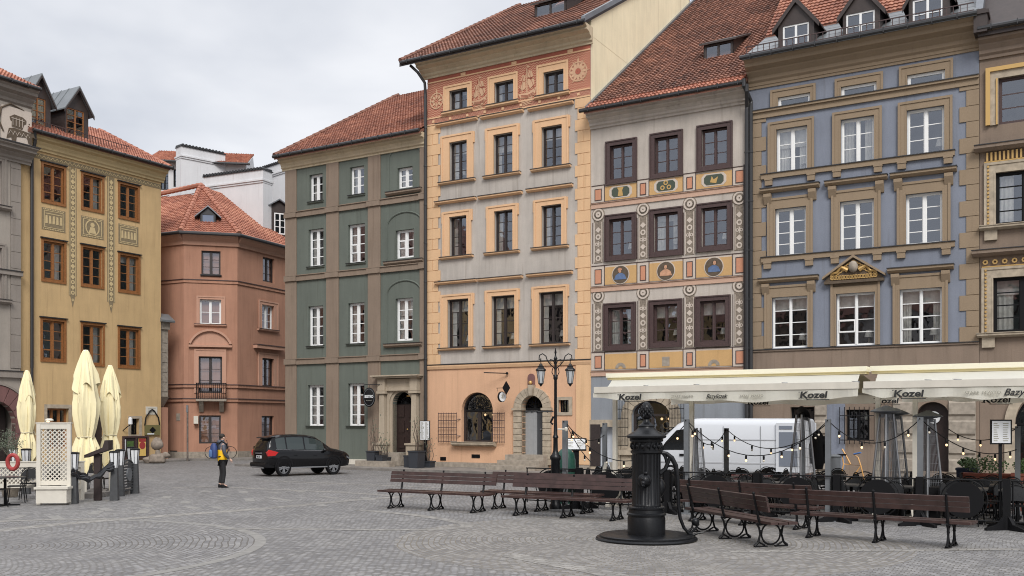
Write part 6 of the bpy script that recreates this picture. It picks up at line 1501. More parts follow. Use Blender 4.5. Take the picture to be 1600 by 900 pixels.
MB().lathe([(.03,0),(.045,.02),(.045,.08),(.02,.1)], (.16,0,-.05), 10).build('camera_body', M['offwhite'], t, True); MB().tube([(-.05,0,0),(.16,0,0)], .02, 6).build('bracket', M['offwhite'], t)
t = thing('utility_dome', 'dark green ribbed dome bin beside the foot of the street lamp', 'bin', G(884, 786), 0)
b = MB(); b.lathe([(.27,0),(.27,.9),(.265,1.15),(.23,1.32),(.13,1.43),(.02,1.47)], n=24, wob=lambda a, z: 1-.03*(.5-.5*math.cos(12*a))); b.build('dome_body', simple('dark_green_enamel', (.015,.07,.05,1), .35), t, True); MB().disc((0,0,.85), .265, .285, 'z', .05, 24).build('band', M['black'], t)
# ---------------------------------------------------------------- cafe terrace
fd = Vector((math.cos(AR), math.sin(AR), 0)); fn = Vector((-fd.y, fd.x, 0))      # along the terrace, and towards the houses
f0 = G(868, 793)
def fpos(px, back=0):
    """point of the terrace line seen at column px, moved back towards the houses"""
    P = f0+fn*back; r = (px-800)/FP; t_ = (r*P.y-P.x)/(fd.x-r*fd.y); return P+fd*t_
posts = [905, 1043, 1183, 1308, 1437, 1573]
root0 = None
def make_post(label):
    t = thing('fence_post', label, 'fence post', (0,0,0), AR, 'square posts of the terrace fence')
    MB().box(-.07, .07, -.07, .07, 0, 1.02).build('post', M['black'], t)
    for k in range(4): b = MB(); T = Matrix.Rotation(R(45+90*k), 4, 'Z'); b.prism([(.06,0),(.5,0),(.5,.05),(.2,.12),(.06,.3)], -.035, .035, 'y', M=T); b.build('foot', M['black'], t)
    return t
ords = ['leftmost', 'second from the left', 'third from the left', 'fourth from the left', 'fifth from the left', 'rightmost']
for i, px in enumerate(posts):
    lab = '%s square black fence post of the front terrace fence' % ords[i]
    if i == 0: P0_ = make_post(lab); t = P0_
    else: t = copy_tree(P0_, label=lab)
    t.location = fpos(px); t.scale = (1,1,1)
def fence_panel(p, q, label, discs):
    d = q-p; L_ = d.length-.16; t = thing('iron_fence', label, 'fence', p+d*(.08/d.length), math.atan2(d.y, d.x), 'terrace fence panels with round shields')
    b = MB()
    for z_ in (.98, .16): b.tube([(0,0,z_),(L_,0,z_)], .016, 6)
    for x_ in (.03, L_-.03): b.tube([(x_,0,.1),(x_,0,.98)], .016, 6)
    cs = [L_*f for f in discs]
    for c_ in cs:
        n = 28; b.tube([(c_+.44*math.cos(2*math.pi*k/n), 0, .57+.42*math.sin(2*math.pi*k/n)) for k in range(n+1)], .014, 5, cap=False)
        for sg in (-1, 1): b.tube([(c_+sg*.44,0,.57),(c_+sg*.75,0,.57)], .01, 5)
    for x_ in (cs[0]-.75, cs[-1]+.75): 
        if 0 < x_ < L_: b.tube([(x_,0,.16),(x_,0,.98)], .01, 5)
    b.build('rails', M['black'], t)
    for c_ in cs: b = MB(); b.disc((c_, -.02, .57), 0, .37, 'y', .04, 32); b.build('round_shield', M['black'], t)
    return t
pp = [fpos(x) for x in posts]; 
dl = [(.25,.8),(.55,),(.42,),(.48,),(.5,),(.5,)]
dl = [(.3,),(.55,),(.5,),(.5,),(.52,)]
for i in range(5): fence_panel(pp[i], pp[i+1], 'black fence panel with round shield between the %s and %s posts of the terrace' % (ords[i].split()[0], ords[i+1].split()[0]), dl[i])
fence_panel(pp[5], pp[5]+fd*2.4, 'black fence panel at the right edge beyond the last terrace post', (.5,))
fence_panel(pp[0]-fd*1.6, pp[0], 'black fence panel at the left end of the terrace beside the street lamp', (.5,))
# grey string light poles
def lpole(px, back, top, label):
    p = fpos(px, back); D = p.y; h = CH+(HZ-top)*D/FP
    t = thing('light_pole', label, 'pole', p, AR, 'grey poles carrying the string lights')
    MB().box(-.055, .055, -.055, .055, 0, h).build('pole', M['greypost'], t); MB().box(-.2, .2, -.2, .2, 0, .02).build('foot_plate', M['greypost'], t); MB().tube([(0,0,h-.05),(0,-.1,h-.02)], .012, 5).build('hook', M['black'], t)
    return p+Vector((0,0,h-.03))
LPp = [lpole(883,.1,657,'grey light pole leftmost, standing by the green dome bin'), lpole(945,3.6,661,'grey light pole in front of the painted house door'), lpole(1073,.1,655,'grey light pole right of the pump, tallest in front of the van cab'), lpole(1135,4.8,669,'grey light pole seen against the middle of the white van'),
       lpole(1294,.1,655,'grey light pole in front of the yellow handcart'), lpole(1438,.1,652,'grey light pole left of the rightmost patio heater'), lpole(1590,3.6,666,'grey light pole at the right edge behind the menu board')]
# string lights
def string(p, q, label, nb, sag=.45):
    p, q = Vector(p), Vector(q); pts = []
    for k in range(17): f = k/16; pts.append(p.lerp(q, f)-Vector((0,0,sag*4*f*(1-f))))
    t = thing('string_light', label, 'string lights', p, 0, 'strings of warm light bulbs over the terrace')
    MB().tube([v-p for v in pts], .011, 5).build('cable', M['black'], t)
    for k in range(nb):
        f = (k+.5)/nb; c_ = p.lerp(q, f)-Vector((0,0,sag*4*f*(1-f)))-p
        MB().lathe([(.022,-.1),(.026,-.03),(.014,0)], c_, 8).build('lamp_socket', M['black'], t)
        MB().ball((c_[0], c_[1], c_[2]-.125), .025, 8, 6, sz=1.2).build('bulb', M['bulb'] if (k+nb) % 3 else M['bulbglass'], t, True)
string(LPp[0], LPp[2]-Vector((0,0,.05)), 'string of bulbs hanging between the leftmost pole and the pole beside the van cab', 7, .95)
string(LPp[0], fpos(905,.1)+Vector((.3,0,1.15)), 'short string of bulbs dropping from the leftmost pole towards the menu stand', 2, .1)
string(LPp[1]-Vector((0,0,.3)), LPp[0], 'string of bulbs between the two leftmost poles', 3, .3)
string(LPp[2], LPp[4], 'long string of bulbs sagging in front of the white van between two tall poles', 8, .8)
string(LPp[2], LPp[3], 'string of bulbs from the van cab pole to the van side pole', 4, .5)
string(LPp[3], LPp[4]-Vector((0,0,.05)), 'string of bulbs from the van side pole to the pole by the handcart', 5, .55)
string(LPp[4], LPp[5], 'string of bulbs hanging in front of the middle pair of heaters', 4, .5)
string(LPp[5], LPp[6]-Vector((0,0,.5)), 'string of bulbs dropping to the right behind the planters', 6, .35)
string(LPp[6], fpos(1480, 5.5)+Vector((0,0,2.0)), 'string of bulbs rising to the right edge pole above the menu board', 3, .3)
# awnings
def awning(px0, px1, label, k):
    back = 1.3; pf = .65; c0 = fpos(px0, back); D0 = c0.y
    p0, p1 = fpos(px0, back), fpos(px1, back); d = p1-p0; L_ = d.length; a = math.atan2(d.y, d.x)
    zc = 3.24; zf = 2.96
    t = thing('awning', label, 'awning', p0, a, 'cream double sided terrace awnings')
    b = MB(); b.box(0, L_, -.25, .25, zc+.06, zc+.17); b.build('cassette_cover', M['canvaswhite'], t)
    b = MB(); b.box(.02, L_-.02, -.2, .2, zc-.0, zc+.055); b.build('cassette', M['canvasyellow'], t)
    n = 24
    for sg, nm in ((-1, 'front_cloth'), (1, 'rear_cloth')):
        r_ = pf if sg < 0 else 4.2; b = MB()
        for j in range(6):
            for i in range(n):
                def q(ii, jj):
                    f = jj/6; return (.35*(0 if k else 1)*(1-f)*0+.15+(L_-.3)*ii/n, sg*(.2+f*r_), zc-.01-(zc-zf)*f-.05*math.sin(math.pi*f)*(1+.3*math.sin(ii*1.3+jj)))
                b.face([q(i,j), q(i+1,j), q(i+1,j+1), q(i,j+1)])
        b.build(nm, M['canvaswhite'] if sg < 0 else M['canvasyellow'], t, True)
        yb = sg*(.2+r_); b = MB(); b.prism([(yb-.07*1, zf-.07), (yb+.07, zf-.07), (yb+.07, zf+.06), (yb-.07, zf+.08)], -.02, L_-.05, 'x'); bar_ = b.build('front_bar' if sg < 0 else 'rear_bar', M['offwhite'], t)
        # hanging valance, lower edge wavy
        b = MB(); yv = yb-.05 if sg < 0 else yb+.05; m = 60
        def vb(i):
            f = i/m; e_ = 0 if 3 < i < m-1 else -.0
            cut = max(0, 1-i/6)*.18 if sg < 0 else 0
            return -.05+(L_)*f+(.06*math.sin(i*.3)*0), yv+.03*math.sin(i*.7+k)*1, zf-.08-.21+.02*math.sin(i*.45+k*2)+cut*.6+(.04*math.sin(i*.12))
        for i in range(m):
            x0, y0, z0 = vb(i); x1, y1, z1 = vb(i+1); b.face([(x0,y0,z0),(x1,y1,z1),(x1,yv,zf-.07),(x0,yv,zf-.07)])
        b.build('valance', M['canvaswhite'], t, True)
    for x_ in [(fpos(q_, back)-p0).dot(fd) for q_ in ((961, 1081) if not k else (1372, 1430, 1640))]:
        b = MB(); b.box(x_-.05, x_+.05, -.05, .05, 0, zc-.1); b.prism([(-.5,0),(.5,0),(.5,.05),(.06,.7),(-.06,.7),(-.5,.05)], x_-.045, x_+.045, 'x'); b.build('post', M['offwhite'], t)
    for x_ in (.8, L_*.33, L_*.66, L_-.6):
        b = MB(); b.tube([(x_,-.1,zc-.16),(x_+.5,-.6,zc-.2),(x_+.02,-pf-.1,zf-.02)], .03, 6); b.build('folding_arm', M['alu'], t)
    return t, L_, pf+.2, zf, (lambda px: (fpos(px, back-pf-.2)-p0).dot(fd))
a1_, L1, yb1, zf1, lx1 = awning(953, 1357, 'cream terrace awning on the left, its front valance lettered in black above the van', 0)
a2_, L2, yb2, zf2, lx2 = awning(1363, 1700, 'cream terrace awning on the right running out of the picture', 1)
def logo(parent, x, y, z, s, m=None):
    m = m or M['text']; o = text('Kozel', s, 'brand_lettering', m, parent, (x, y, z), bold=.006, shear=.12, sx=1.3)
    b = MB(); b.box(-s*.75, s*1.75, -.004, .004, -s*.55, -s*.47); 
    for xx in (-s*1.62, -s*1.35): b.box(xx, xx+s*.16, -.004, .004, -s*.36, -s*.29); b.box(xx, xx+s*.16, -.004, .004, s*.32, s*.39)
    b.prism([(-s*1.0, -s*.25), (-s*.6, -s*.52), (-s*.6, -s*.45), (-s*.95, -s*.12)], -.004, .004, 'y')
    u_ = b.build('lettering_swash', m, parent); u_.location = (x, y, z)
yv = -yb1-.085
logo(a1_, lx1(1272), yv, zf1-.2, .2); logo(a1_, lx1(986), yv, zf1-.19, .2)
text('STARE  MIASTO', .075, 'lettering', M['greytext'], a1_, (lx1(1068), yv, zf1-.19), sx=1.05); text('STARE  MIASTO', .075, 'lettering', M['greytext'], a1_, (lx1(1176), yv, zf1-.2), sx=1.05)
text('Bazyliszek', .15, 'lettering', M['text'], a1_, (lx1(1121), yv, zf1-.2), shear=.4, bold=.002, sx=.82)
logo(a2_, lx2(1420), yv, zf2-.2, .2); text('STARE  MIASTO', .085, 'lettering', M['greytext'], a2_, (lx2(1536), yv, zf2-.2), sx=1.15); text('Bazyliszek', .2, 'lettering', M['text'], a2_, (lx2(1603), yv, zf2-.2), shear=.4, bold=.003)
yr_ = 3.8-.0-.02
logo(a1_, 2.6, 4.36, zf1-.24, .2); logo(a2_, 2.2, 4.36, zf2-.24, .21); logo(a1_, L1-.35, 4.36, zf1-.24, .2)
# patio heaters
def heater(label, px, back, top=632, h=2.3, tilt=0, first=None):
    p = fpos(px, back); D = p.y; H_ = CH+(HZ-top)*D/FP
    t = thing('patio_heater', label, 'patio heater', p, R(20), 'pyramid patio heaters'); s = H_/2.35; t.scale = (s*.93, s*.93, s)
    b = MB()
    for sx_ in (-1, 1):
        for sy_ in (-1, 1): b.tube([(sx_*.26, sy_*.26, 0), (sx_*.1, sy_*.1, 2.15)], .026, 6)
    b.build('frame', M['alu'], t)
    b = MB(); b.lathe([(.36,.02),(.34,.7)], n=4); b.build('gas_housing', M['black'], t)
    b = MB(); b.tube([(0,0,.7),(0,0,2.05)], .05, 12); b.build('glass_tube', M['lead'], t)
    b = MB()
    for k in range(4):
        T = Matrix.Rotation(R(90*k), 4, 'Z')
        for j in range(9): f = -1+j/4; b.tube([T @ Vector((.22, f*.21, .72)), T @ Vector((.1, f*.09, 2.1))], .0028, 4)
        for j in range(7): zz = .8+j*.2; w_ = .21-(zz-.72)/1.4*.115; b.tube([T @ Vector((w_+.01, -w_, zz)), T @ Vector((w_+.01, w_, zz))], .0025, 4)
    b.build('mesh_guard', M['alu'], t)
    b = MB(); b.lathe([(.16,2.08),(.16,2.16),(.44,2.2),(.45,2.215),(.05,2.33)], n=4 if not tilt else 16)
    if tilt:
        b.v = [(v[0]*.42, v[1]*.42, v[2]) for v in b.v]; T = Matrix.Translation((0,0,2.15)) @ Matrix.Rotation(R(60), 4, 'Y') @ Matrix.Translation((0,0,-2.15)); b.v = [tuple(T @ Vector(v)) for v in b.v]
    if tilt != -1: b.build('heat_reflector', M['lead'] if not tilt else M['black'], t)
heater('patio heater without a reflector, in front of the van cab', 1087, 1.4, 657, tilt=-1); heater('patio heater with black tilted reflector in front of the van rear doors', 1254, 2.0, 634, tilt=1)
heater('patio heater second from the right, with flat silver reflector', 1385, 1.2, 632); heater('patio heater half hidden behind the one with the flat reflector', 1398, 2.6, 636); heater('rightmost patio heater, before the dark doorway', 1450, 1.5, 640)
# tables and chairs
def make_chair(label):
    t = thing('cafe_chair', label, 'chair', (0,0,0), 0, 'black cafe chairs on the terrace')
    MB().box(-.21, .21, -.2, .22, .43, .455).build('seat', M['black'], t)
    b = MB(); n = 10; b.tube([(-.21,.2,.45)]+[(-.21*math.cos(math.pi*k/n), .25, .68+.2*math.sin(math.pi*k/n)) for k in range(n+1)]+[(.21,.2,.45)], .014, 6); b.build('back_frame', M['black'], t)
    b = MB(); K = 8
    for k in range(K):
        x0, x1 = -.19+.38*k/K, -.19+.38*(k+1)/K; z = lambda x_: .66+.19*math.sqrt(max(0, 1-(x_/.2)**2)); b.face([(x0,.25,.56),(x1,.25,.56),(x1,.25,z(x1)),(x0,.25,z(x0))]); b.face([(x0,.262,.56),(x0,.262,z(x0)),(x1,.262,z(x1)),(x1,.262,.56)])
    b.build('back_panel', chairgrey, t)
    for sx_ in (-1, 1):
        for sy_ in (-1, 1): MB().tube([(sx_*.18, sy_*.18, .44), (sx_*.22, sy_*.23, 0)], .013, 5).build('leg', M['black'], t)
    return t
chairgrey = simple('dark_woven_back', (.02,.021,.023,1), .7, var=.2, scale=40)
def make_table(label):
    t = thing('cafe_table', label, 'table', (0,0,0), 0, 'square cafe tables on the terrace')
    MB().box(-.36, .36, -.36, .36, .72, .75).build('tabletop', simple('dark_table_top', (.05,.048,.046,1), .35), t); MB().tube([(0,0,.03),(0,0,.72)], .035, 8).build('pedestal', M['black'], t)
    b = MB(); 
    for k in range(4): T = Matrix.Rotation(R(90*k+45), 4, 'Z'); b.box(.03, .36, -.025, .025, 0, .04, M=T)
    b.build('foot', M['black'], t); return t
ch0 = tb0 = None; nth = ['first', 'second', 'third', 'fourth', 'fifth', 'sixth', 'seventh', 'eighth', 'ninth', 'tenth']
rown = ['front', 'second', 'third', 'rearmost']
for ri, (back, cols_) in enumerate(((1.15, (925, 1010, 1100, 1150, 1215, 1330, 1410, 1515, 1590)), (2.7, (960, 1040, 1130, 1195, 1262, 1345, 1420, 1500, 1575)), (3.9, (975, 1065, 1145, 1230, 1390, 1470, 1540)), (5.2, (985, 1110, 1180, 1300, 1480, 1560)))):
    for ci, px in enumerate(cols_):
        lab = '%s cafe table from the left in the %s row of the terrace' % (nth[ci], rown[ri])
        if tb0 is None: tb0 = make_table(lab); t = tb0
        else: t = copy_tree(tb0, label=lab)
        p = fpos(px, back); a = AR+rnd.uniform(-.1, .1); t.location = p; t.rotation_euler = (0,0,a)
        for si, (sx_, sy_, ra, sn) in enumerate(((0,-.55,R(180),'near'), (.62,0,R(-90),'right'), (-.62,.05,R(90),'left'), (0,.58,0,'far'))):
            if (ri, ci, si) in ((0,0,0),): continue
            if rnd.random() < (.05 if ri < 2 else .25): continue
            lab = 'black chair on the %s side of the %s table, %s row' % (sn, nth[ci], rown[ri])
            if ch0 is None: ch0 = make_chair(lab); c = ch0
            else: c = copy_tree(ch0, label=lab)
            q = Vector((sx_+rnd.uniform(-.06,.06), sy_+rnd.uniform(-.06,.06), 0)); q.rotate(Matrix.Rotation(a, 3, 'Z')); c.location = p+q; c.rotation_euler = (0,0,a+ra+rnd.uniform(-.25,.25))
for (px, back, lab) in ((1200, 3.75, 'long red checked tablecloth laid over tables behind the middle panel'), (1265, 4.4, 'short red checked tablecloth in front of the van rear')):
    p = fpos(px, back); o = MB(); w_ = .85 if px == 1200 else .55; o.box(-w_, w_, -.4, .4, .76, .775); o.box(-w_-.01, w_+.01, -.41, -.4, .6, .775); t = o.build('tablecloth', None or bpy.data.materials.get('red_check') or (lambda: (lambda n: (n.l(n.n('TexChecker', i_Scale=14.0, i_Color1=col(190,90,96), i_Color2=col(214,190,190)).outputs[0], n.b.inputs['Base Color']), n.m)[1])(NT('red_check')))()); t.location = p; t.rotation_euler = (0,0,AR); tag(t, lab, 'tablecloth', 'red checked tablecloths')
# menu stands and planters on the terrace
def menu(p, a, w_, h_, z0, label, tilt=0, pole=True, fm='black'):
    t = thing('menu_board', label, 'menu board', p, a)
    T = Matrix.Translation((0,0,z0)) @ Matrix.Rotation(tilt, 4, 'X')
    MB().box(-w_/2-.03, w_/2+.03, -.02, .02, -.03, h_+.03, M=T).build('frame', M[fm], t); MB().box(-w_/2, w_/2, -.026, -.0205, 0, h_, M=T).build('menu_sheet', M['paper'], t)
    b = MB(); r2 = random.Random(int(w_*100))
    for k in range(int(h_/.045)-1):
        for c_ in range(2): x0 = -w_/2+.03+c_*w_/2; b.box(x0, x0+(w_/2-.07)*r2.uniform(.5, 1), -.031, -.0265, h_-.06-k*.045, h_-.045-k*.045, M=T)
    b.build('printing', M['greytext'], t)
    if pole: b = MB(); b.box(-.08 if w_ > .4 else -.03, .08 if w_ > .4 else .03, .03, .07, 0, z0+.05); b.box(-.22, .22, -.2, .25, 0, .03); b.build('stand', M['black'], t)
    return t
menu(fpos(1564, 1.0), R(-10), .36, .46, 1.72, 'framed menu board on a black stand near the right edge')
menu(fpos(900, 1.7), R(-5), .5, .3, 1.42, 'tilted white menu sheet on a thin stand by the green dome bin', R(-25))
def planter(p, a, w_, d_, h_, m, label, ph=.35, n=90, pm='leaf'):
    t = thing('flower_planter', label, 'planter', p, a)
    b = MB(); b.prism([(-w_/2*.9, 0), (w_/2*.9, 0), (w_/2, h_), (-w_/2, h_)], -d_/2, d_/2, 'y'); b.box(-w_/2-.02, w_/2+.02, -d_/2-.02, d_/2+.02, h_-.05, h_+.01); b.build('planter_box', m, t)
    b = MB(); r2 = random.Random(int(p[0]*50))
    for k in range(n*4):
        u_ = Vector((r2.gauss(0, 1), r2.gauss(0, 1), r2.gauss(0, 1))).normalized()*(r2.random()**.4)
        c_ = Vector((u_.x*w_*.5, u_.y*d_*.6, h_+ph*.45+u_.z*ph*.5)); s = .035; v = Vector((r2.uniform(-1,1), r2.uniform(-1,1), r2.uniform(-.6,1))).normalized()*s; w2 = v.orthogonal().normalized()*s*.7
        b.face([tuple(c_-v), tuple(c_+w2), tuple(c_+v), tuple(c_-w2)])
    b.build('foliage', M[pm], t); return t
planter(fpos(1512, 6.3)+Vector((0,0,0)), AR, .5, .5, .95, simple('blue_glazed_pot', col(40,56,88), .4), 'tall dark blue planter with green leaves on the terrace', .3)
planter(fpos(1542, 5.6), AR, 1.1, .4, .85, simple('terracotta_box', col(140,66,44), .8), 'reddish wooden box planter with bright green plants on the terrace', .5)
planter(fpos(1603, 5.0), AR, .6, .4, .9, bpy.data.materials['terracotta_box'], 'reddish box planter cut by the right edge', .4)
# coat on a stand and yellow handcart by the van
t = thing('jacket', 'black quilted jacket hanging on a stand behind the tilted heater', 'jacket', fpos(1278, 3.8), 0); t.scale = (.62, .62, .95)
b = MB(); b.lathe([(.2,1.0),(.26,1.2),(.24,1.6),(.26,1.85),(.12,2.02),(.05,2.06)], n=14, sy=.55, wob=lambda a, z: 1+.06*math.sin(5*a+z*9)); b.build('body', M['black'], t, True)
b = MB()
for sg in (-1, 1): b.tube([(sg*.2,0,1.88),(sg*.3,0,1.6),(sg*.28,0,1.15)], [.08,.08,.06], 8)
b.build('sleeve', M['black'], t, True)
b = MB(); b.tube([(0,0,0),(0,0,1.0)], .02, 6); b.box(-.25,.25,-.25,.25,0,.03); b.build('stand', M['black'], t)
t = thing('bicycle', 'orange yellow bicycle with blue grip leaning by the blue house behind the terrace', 'bicycle', fpos(1318, 8.6), AR)
yel = simple('orange_yellow_enamel', col(226,160,50), .4)
b = MB(); b.tube([(-.1,0,.35),(.0,0,.9),(.5,0,.85),(.15,0,.32)], .025, 6); b.tube([(.5,0,.85),(.42,0,1.1),(.3,0,1.2)], .022, 6); b.tube([(.5,0,.85),(.62,0,.35)], .022, 6); b.tube([(0,0,.9),(-.04,0,1.15)], .02, 6); b.tube([(-.04,0,1.35),(.1,0,1.1),(.2,0,.9)], .025, 6); b.build('frame', yel, t, True)
MB().tube([(.3,0,1.2),(.52,-.1,1.25)], .025, 6).build('handlebar', simple('blue_grip', col(40,110,190), .5), t)
for x_ in (-.5, .62):
    MB().tube([(x_+.33*math.cos(2*math.pi*k/20), 0, .35+.33*math.sin(2*math.pi*k/20)) for k in range(21)], .02, 6, cap=False).build('wheel', M['black'], t, True)
MB().box(-.18, .08, -.06, .06, 1.15, 1.2).build('saddle', M['black'], t)
t = thing('waste_bin', 'narrow grey litter bin standing beside the orange bicycle', 'bin', fpos(1304, 8.0), 0)
MB().lathe([(.17,0),(.17,1.1),(.19,1.12),(.19,1.16),(.1,1.2)], n=16).build('bin_body', M['greypost'], t, True)
t = thing('plank_stand', 'white painted planks leaning in an A shape near the left end of the terrace', 'plank stand', fpos(951, 1.8), AR)
for sg in (-1, 1): b = MB(); b.prism([(sg*.03, 1.1), (sg*.12, 1.1), (sg*.42, 0), (sg*.3, 0)], -.04 if sg > 0 else .0, .0 if sg > 0 else .04, 'y'); b.build('plank', M['offwhite'], t)
# ---------------------------------------------------------------- vehicles
def loft(b, secs, mi=0, close=True):
    """secs: list of rings (equal length) of points -> skin"""
    n = len(secs[0]); vs = [p for s in secs for p in s]; fs = []
    for i in range(len(secs)-1):
        for k in range(n-1): fs.append((i*n+k, (i+1)*n+k, (i+1)*n+k+1, i*n+k+1))
    if close: fs.append(tuple(range(n))); fs.append(tuple(range((len(secs)-1)*n, len(secs)*n))[::-1])
    b.mesh(vs, fs, mi)
def wheel(t, x, y, r, w_, side):
    wh = MB(); pr = [(r*.72, -w_/2), (r*.95, -w_/2), (r, -w_*.35), (r, w_*.35), (r*.95, w_/2), (r*.72, w_/2)]
    wh.lathe([(q, z) for q, z in pr], n=28); T = Matrix.Translation((x, y, r)) @ Matrix.Rotation(R(90), 4, 'X'); wh.v = [tuple(T @ Vector(v)) for v in wh.v]; wh.f = [f for f in wh.f if len(f) == 4]; wh.m = [0]*len(wh.f)
    o = wh.build('wheel', M['black'], t, True)
    b = MB(); s = side
    b.disc((x, y+s*w_*.2-.02, r), r*.64, r*.73, 'y', .04, 24); b.disc((x, y+s*w_*.2-.02, r), 0, r*.16, 'y', .05, 12)
    for k in range(10):
        a_ = 2*math.pi*k/10+(.12 if k % 2 else -.12); d = (math.cos(a_), math.sin(a_)); e = (-d[1]*.028, d[0]*.028)
        b.prism([(x+d[0]*r*.12+e[0], r+d[1]*r*.12+e[1]), (x+d[0]*r*.12-e[0], r+d[1]*r*.12-e[1]), (x+d[0]*r*.66-e[0], r+d[1]*r*.66-e[1]), (x+d[0]*r*.66+e[0], r+d[1]*r*.66+e[1])], y+s*w_*.2, y+s*(w_*.2+.03), 'y')
    b.build('rim', M['alu'], o)
    b = MB(); b.disc((x, y-.03*s-.01, r), 0, r*.7, 'y', .02, 20); b.build('brake_disc', M['black'], o)
paint = NT('black_car_paint'); paint.b.inputs['Base Color'].default_value = (.006,.006,.007,1); paint.b.inputs['Roughness'].default_value = .1; paint.b.inputs['Specular IOR Level'].default_value = .35; paint = paint.m
carwin = simple('tinted_car_window', (.035,.045,.045,1), .04)
t = thing('parked_car', 'black sport utility car parked at an angle before the green house', 'car', G(466, 742.5)+Vector((.05,.35,0)), R(38), s=.86); t.scale = (.83, .86, .97)
Lc = 4.5; b = MB()
# side profile stations x (rear 0 -> front), floor z, belt z, roof z, half width at belt, half width at roof
st = [(0.0,.50,1.02,1.04,.74,.64),(.04,.42,1.06,1.12,.86,.70),(.15,.38,1.08,1.36,.90,.68),(.36,.36,1.08,1.62,.92,.64),(.8,.34,1.07,1.70,.93,.63),(1.5,.33,1.05,1.72,.93,.64),(2.15,.33,1.03,1.70,.93,.64),(2.65,.33,1.02,1.62,.93,.63),(3.05,.33,1.02,1.40,.93,.64),(3.42,.33,1.03,1.14,.92,.70),(3.85,.34,1.00,1.06,.91,.70),(4.22,.36,.93,.98,.87,.66),(4.42,.38,.82,.87,.78,.56),(4.5,.44,.66,.72,.62,.42)]
def ring_(x, zf, zb, zr, wb, wr):
    pts = []
    for sg in (-1, 1):
        q = [(x, sg*wb*.86, zf), (x, sg*wb*.98, zf+.12), (x, sg*wb*1.0, (zf+zb)/2), (x, sg*wb*.985, zb-.06), (x, sg*wb*.93, zb), (x, sg*(wr*.55+wb*.42), zb+(zr-zb)*.45), (x, sg*wr, zb+(zr-zb)*.88), (x, sg*wr*.8, zb+(zr-zb)*.985), (x, 0, zr+.01*(zr-zb > .3))]
        pts.append(q)
    return pts[0]+pts[1][::-1][1:]+[pts[0][0]]
for s_ in st: pass
loft(b, [ring_(*s_) for s_ in st]); body = b.build('body', paint, t, True)
# windows as panes lying just proud of the glasshouse
def side_pt(x, f, sg, off=.006):
    for i in range(len(st)-1):
        if st[i][0] <= x <= st[i+1][0]: g = (x-st[i][0])/(st[i+1][0]-st[i][0]); q = [st[i][k]+(st[i+1][k]-st[i][k])*g for k in range(6)]; break
    _, zf, zb, zr, wb, wr = q
    A, B_, C_ = (wb*.93, zb), (wr*.55+wb*.42, zb+(zr-zb)*.45), (wr, zb+(zr-zb)*.88)
    if f < .5: y, z = A[0]+(B_[0]-A[0])*f*2, A[1]+(B_[1]-A[1])*f*2
    else: y, z = B_[0]+(C_[0]-B_[0])*(f-.5)*2, B_[1]+(C_[1]-B_[1])*(f-.5)*2
    return (x, sg*(y+off), z+.004)
for sg in (-1, 1):
    for (x0, x1, s0, s1) in ((.5,.98,.22,.0),(1.05,1.92,0,0),(1.99,3.0,0,.0)):
        b = MB(); n = 8
        for i in range(n):
            xa, xb = x0+(x1-x0)*i/n, x0+(x1-x0)*(i+1)/n
            for f0_, f1_ in ((.08,.5),(.5,.93)): b.face([side_pt(xa,f0_,sg,.012), side_pt(xb,f0_,sg,.012), side_pt(xb,f1_,sg,.012), side_pt(xa,f1_,sg,.012)])
        b.build('side_window', carwin, t, True)
    b = MB(); b.tube([side_pt(.45+2.65*i/12, .03, sg, .015) for i in range(13)], .012, 5); b.build('window_trim', M['alu'], t)
    b = MB(); b.box(.95, 3.25, sg*.90-.02, sg*.90+.02, .33, .38); b.build('sill_trim', M['alu'], t)
    b = MB(); b.ball((2.95, sg*1.0, 1.05), .11, 12, 8, sx=.8, sy=.9, sz=.7); b.build('wing_mirror', paint, t, True)
    b = MB(); b.tube([(1.35, sg*.925, .86), (1.52, sg*.935, .865)], .018, 5); b.tube([(2.4, sg*.925, .85), (2.57, sg*.935, .855)], .018, 5); b.build('door_handle', paint, t, True)
    for x_ in (.85, 3.5): wheel(t, x_, sg*.80, .385, .24, sg)
    for x_ in (.85, 3.5):
        b = MB(); b.disc((x_, sg*.90-.03, .38), .395, .47, 'y', .06, 24, 0, math.pi); b.build('wheel_arch', M['black'], t, True)
    b = MB(); b.prism([(-.0,1.0),(.03,.84),(.4,.86),(.55,1.0),(.1,1.1)], sg*.60, sg*.925, 'y'); b.build('tail_light', simple('tail_lamp_red', (.5,.02,.02,1), .15) if sg < 0 else bpy.data.materials['tail_lamp_red'], t, True)
    b = MB(); b.prism([(4.05,.88),(4.38,.72),(4.42,.64),(4.1,.76)], sg*.62, sg*.86, 'y'); b.build('headlight', M['lead'], t, True)
b = MB(); b.box(-.06, .05, -.3, .3, .93, .97); b.box(-.03, .03, -.28, -.2, .97, .98); b.build('tailgate_trim', M['alu'], t)
b = MB(); b.face([(.10,-.62,1.09),(.10,.62,1.09),(.36,.52,1.50),(.36,-.52,1.50)]); b.build('rear_window', carwin, t)
b = MB(); b.prism([(.12,1.60),(.55,1.64),(.55,1.60),(.14,1.56)], -.6, .6, 'y'); b.v = [(v[0], v[1], v[2]) for v in b.v]; b.build('roof_spoiler', paint, t)
b = MB(); b.box(-.035, .02, -.26, .26, .74, .86); pl = b.build('number_plate', M['paper'], t); o = text('WX 3471', .11, 'plate_lettering', M['text'], pl, (-.04, 0, .8), rot=(R(90),0,R(-90)), sx=.9)
b = MB(); b.prism([(-.06,.38),(-.1,.48),(-.06,.56),(.35,.54),(.35,.36)], -.86, .86, 'y'); b.build('rear_bumper', M['black'], t); b = MB(); b.box(-.11, -.03, -.6, .6, .34, .4); b.build('bumper_trim', M['alu'], t)
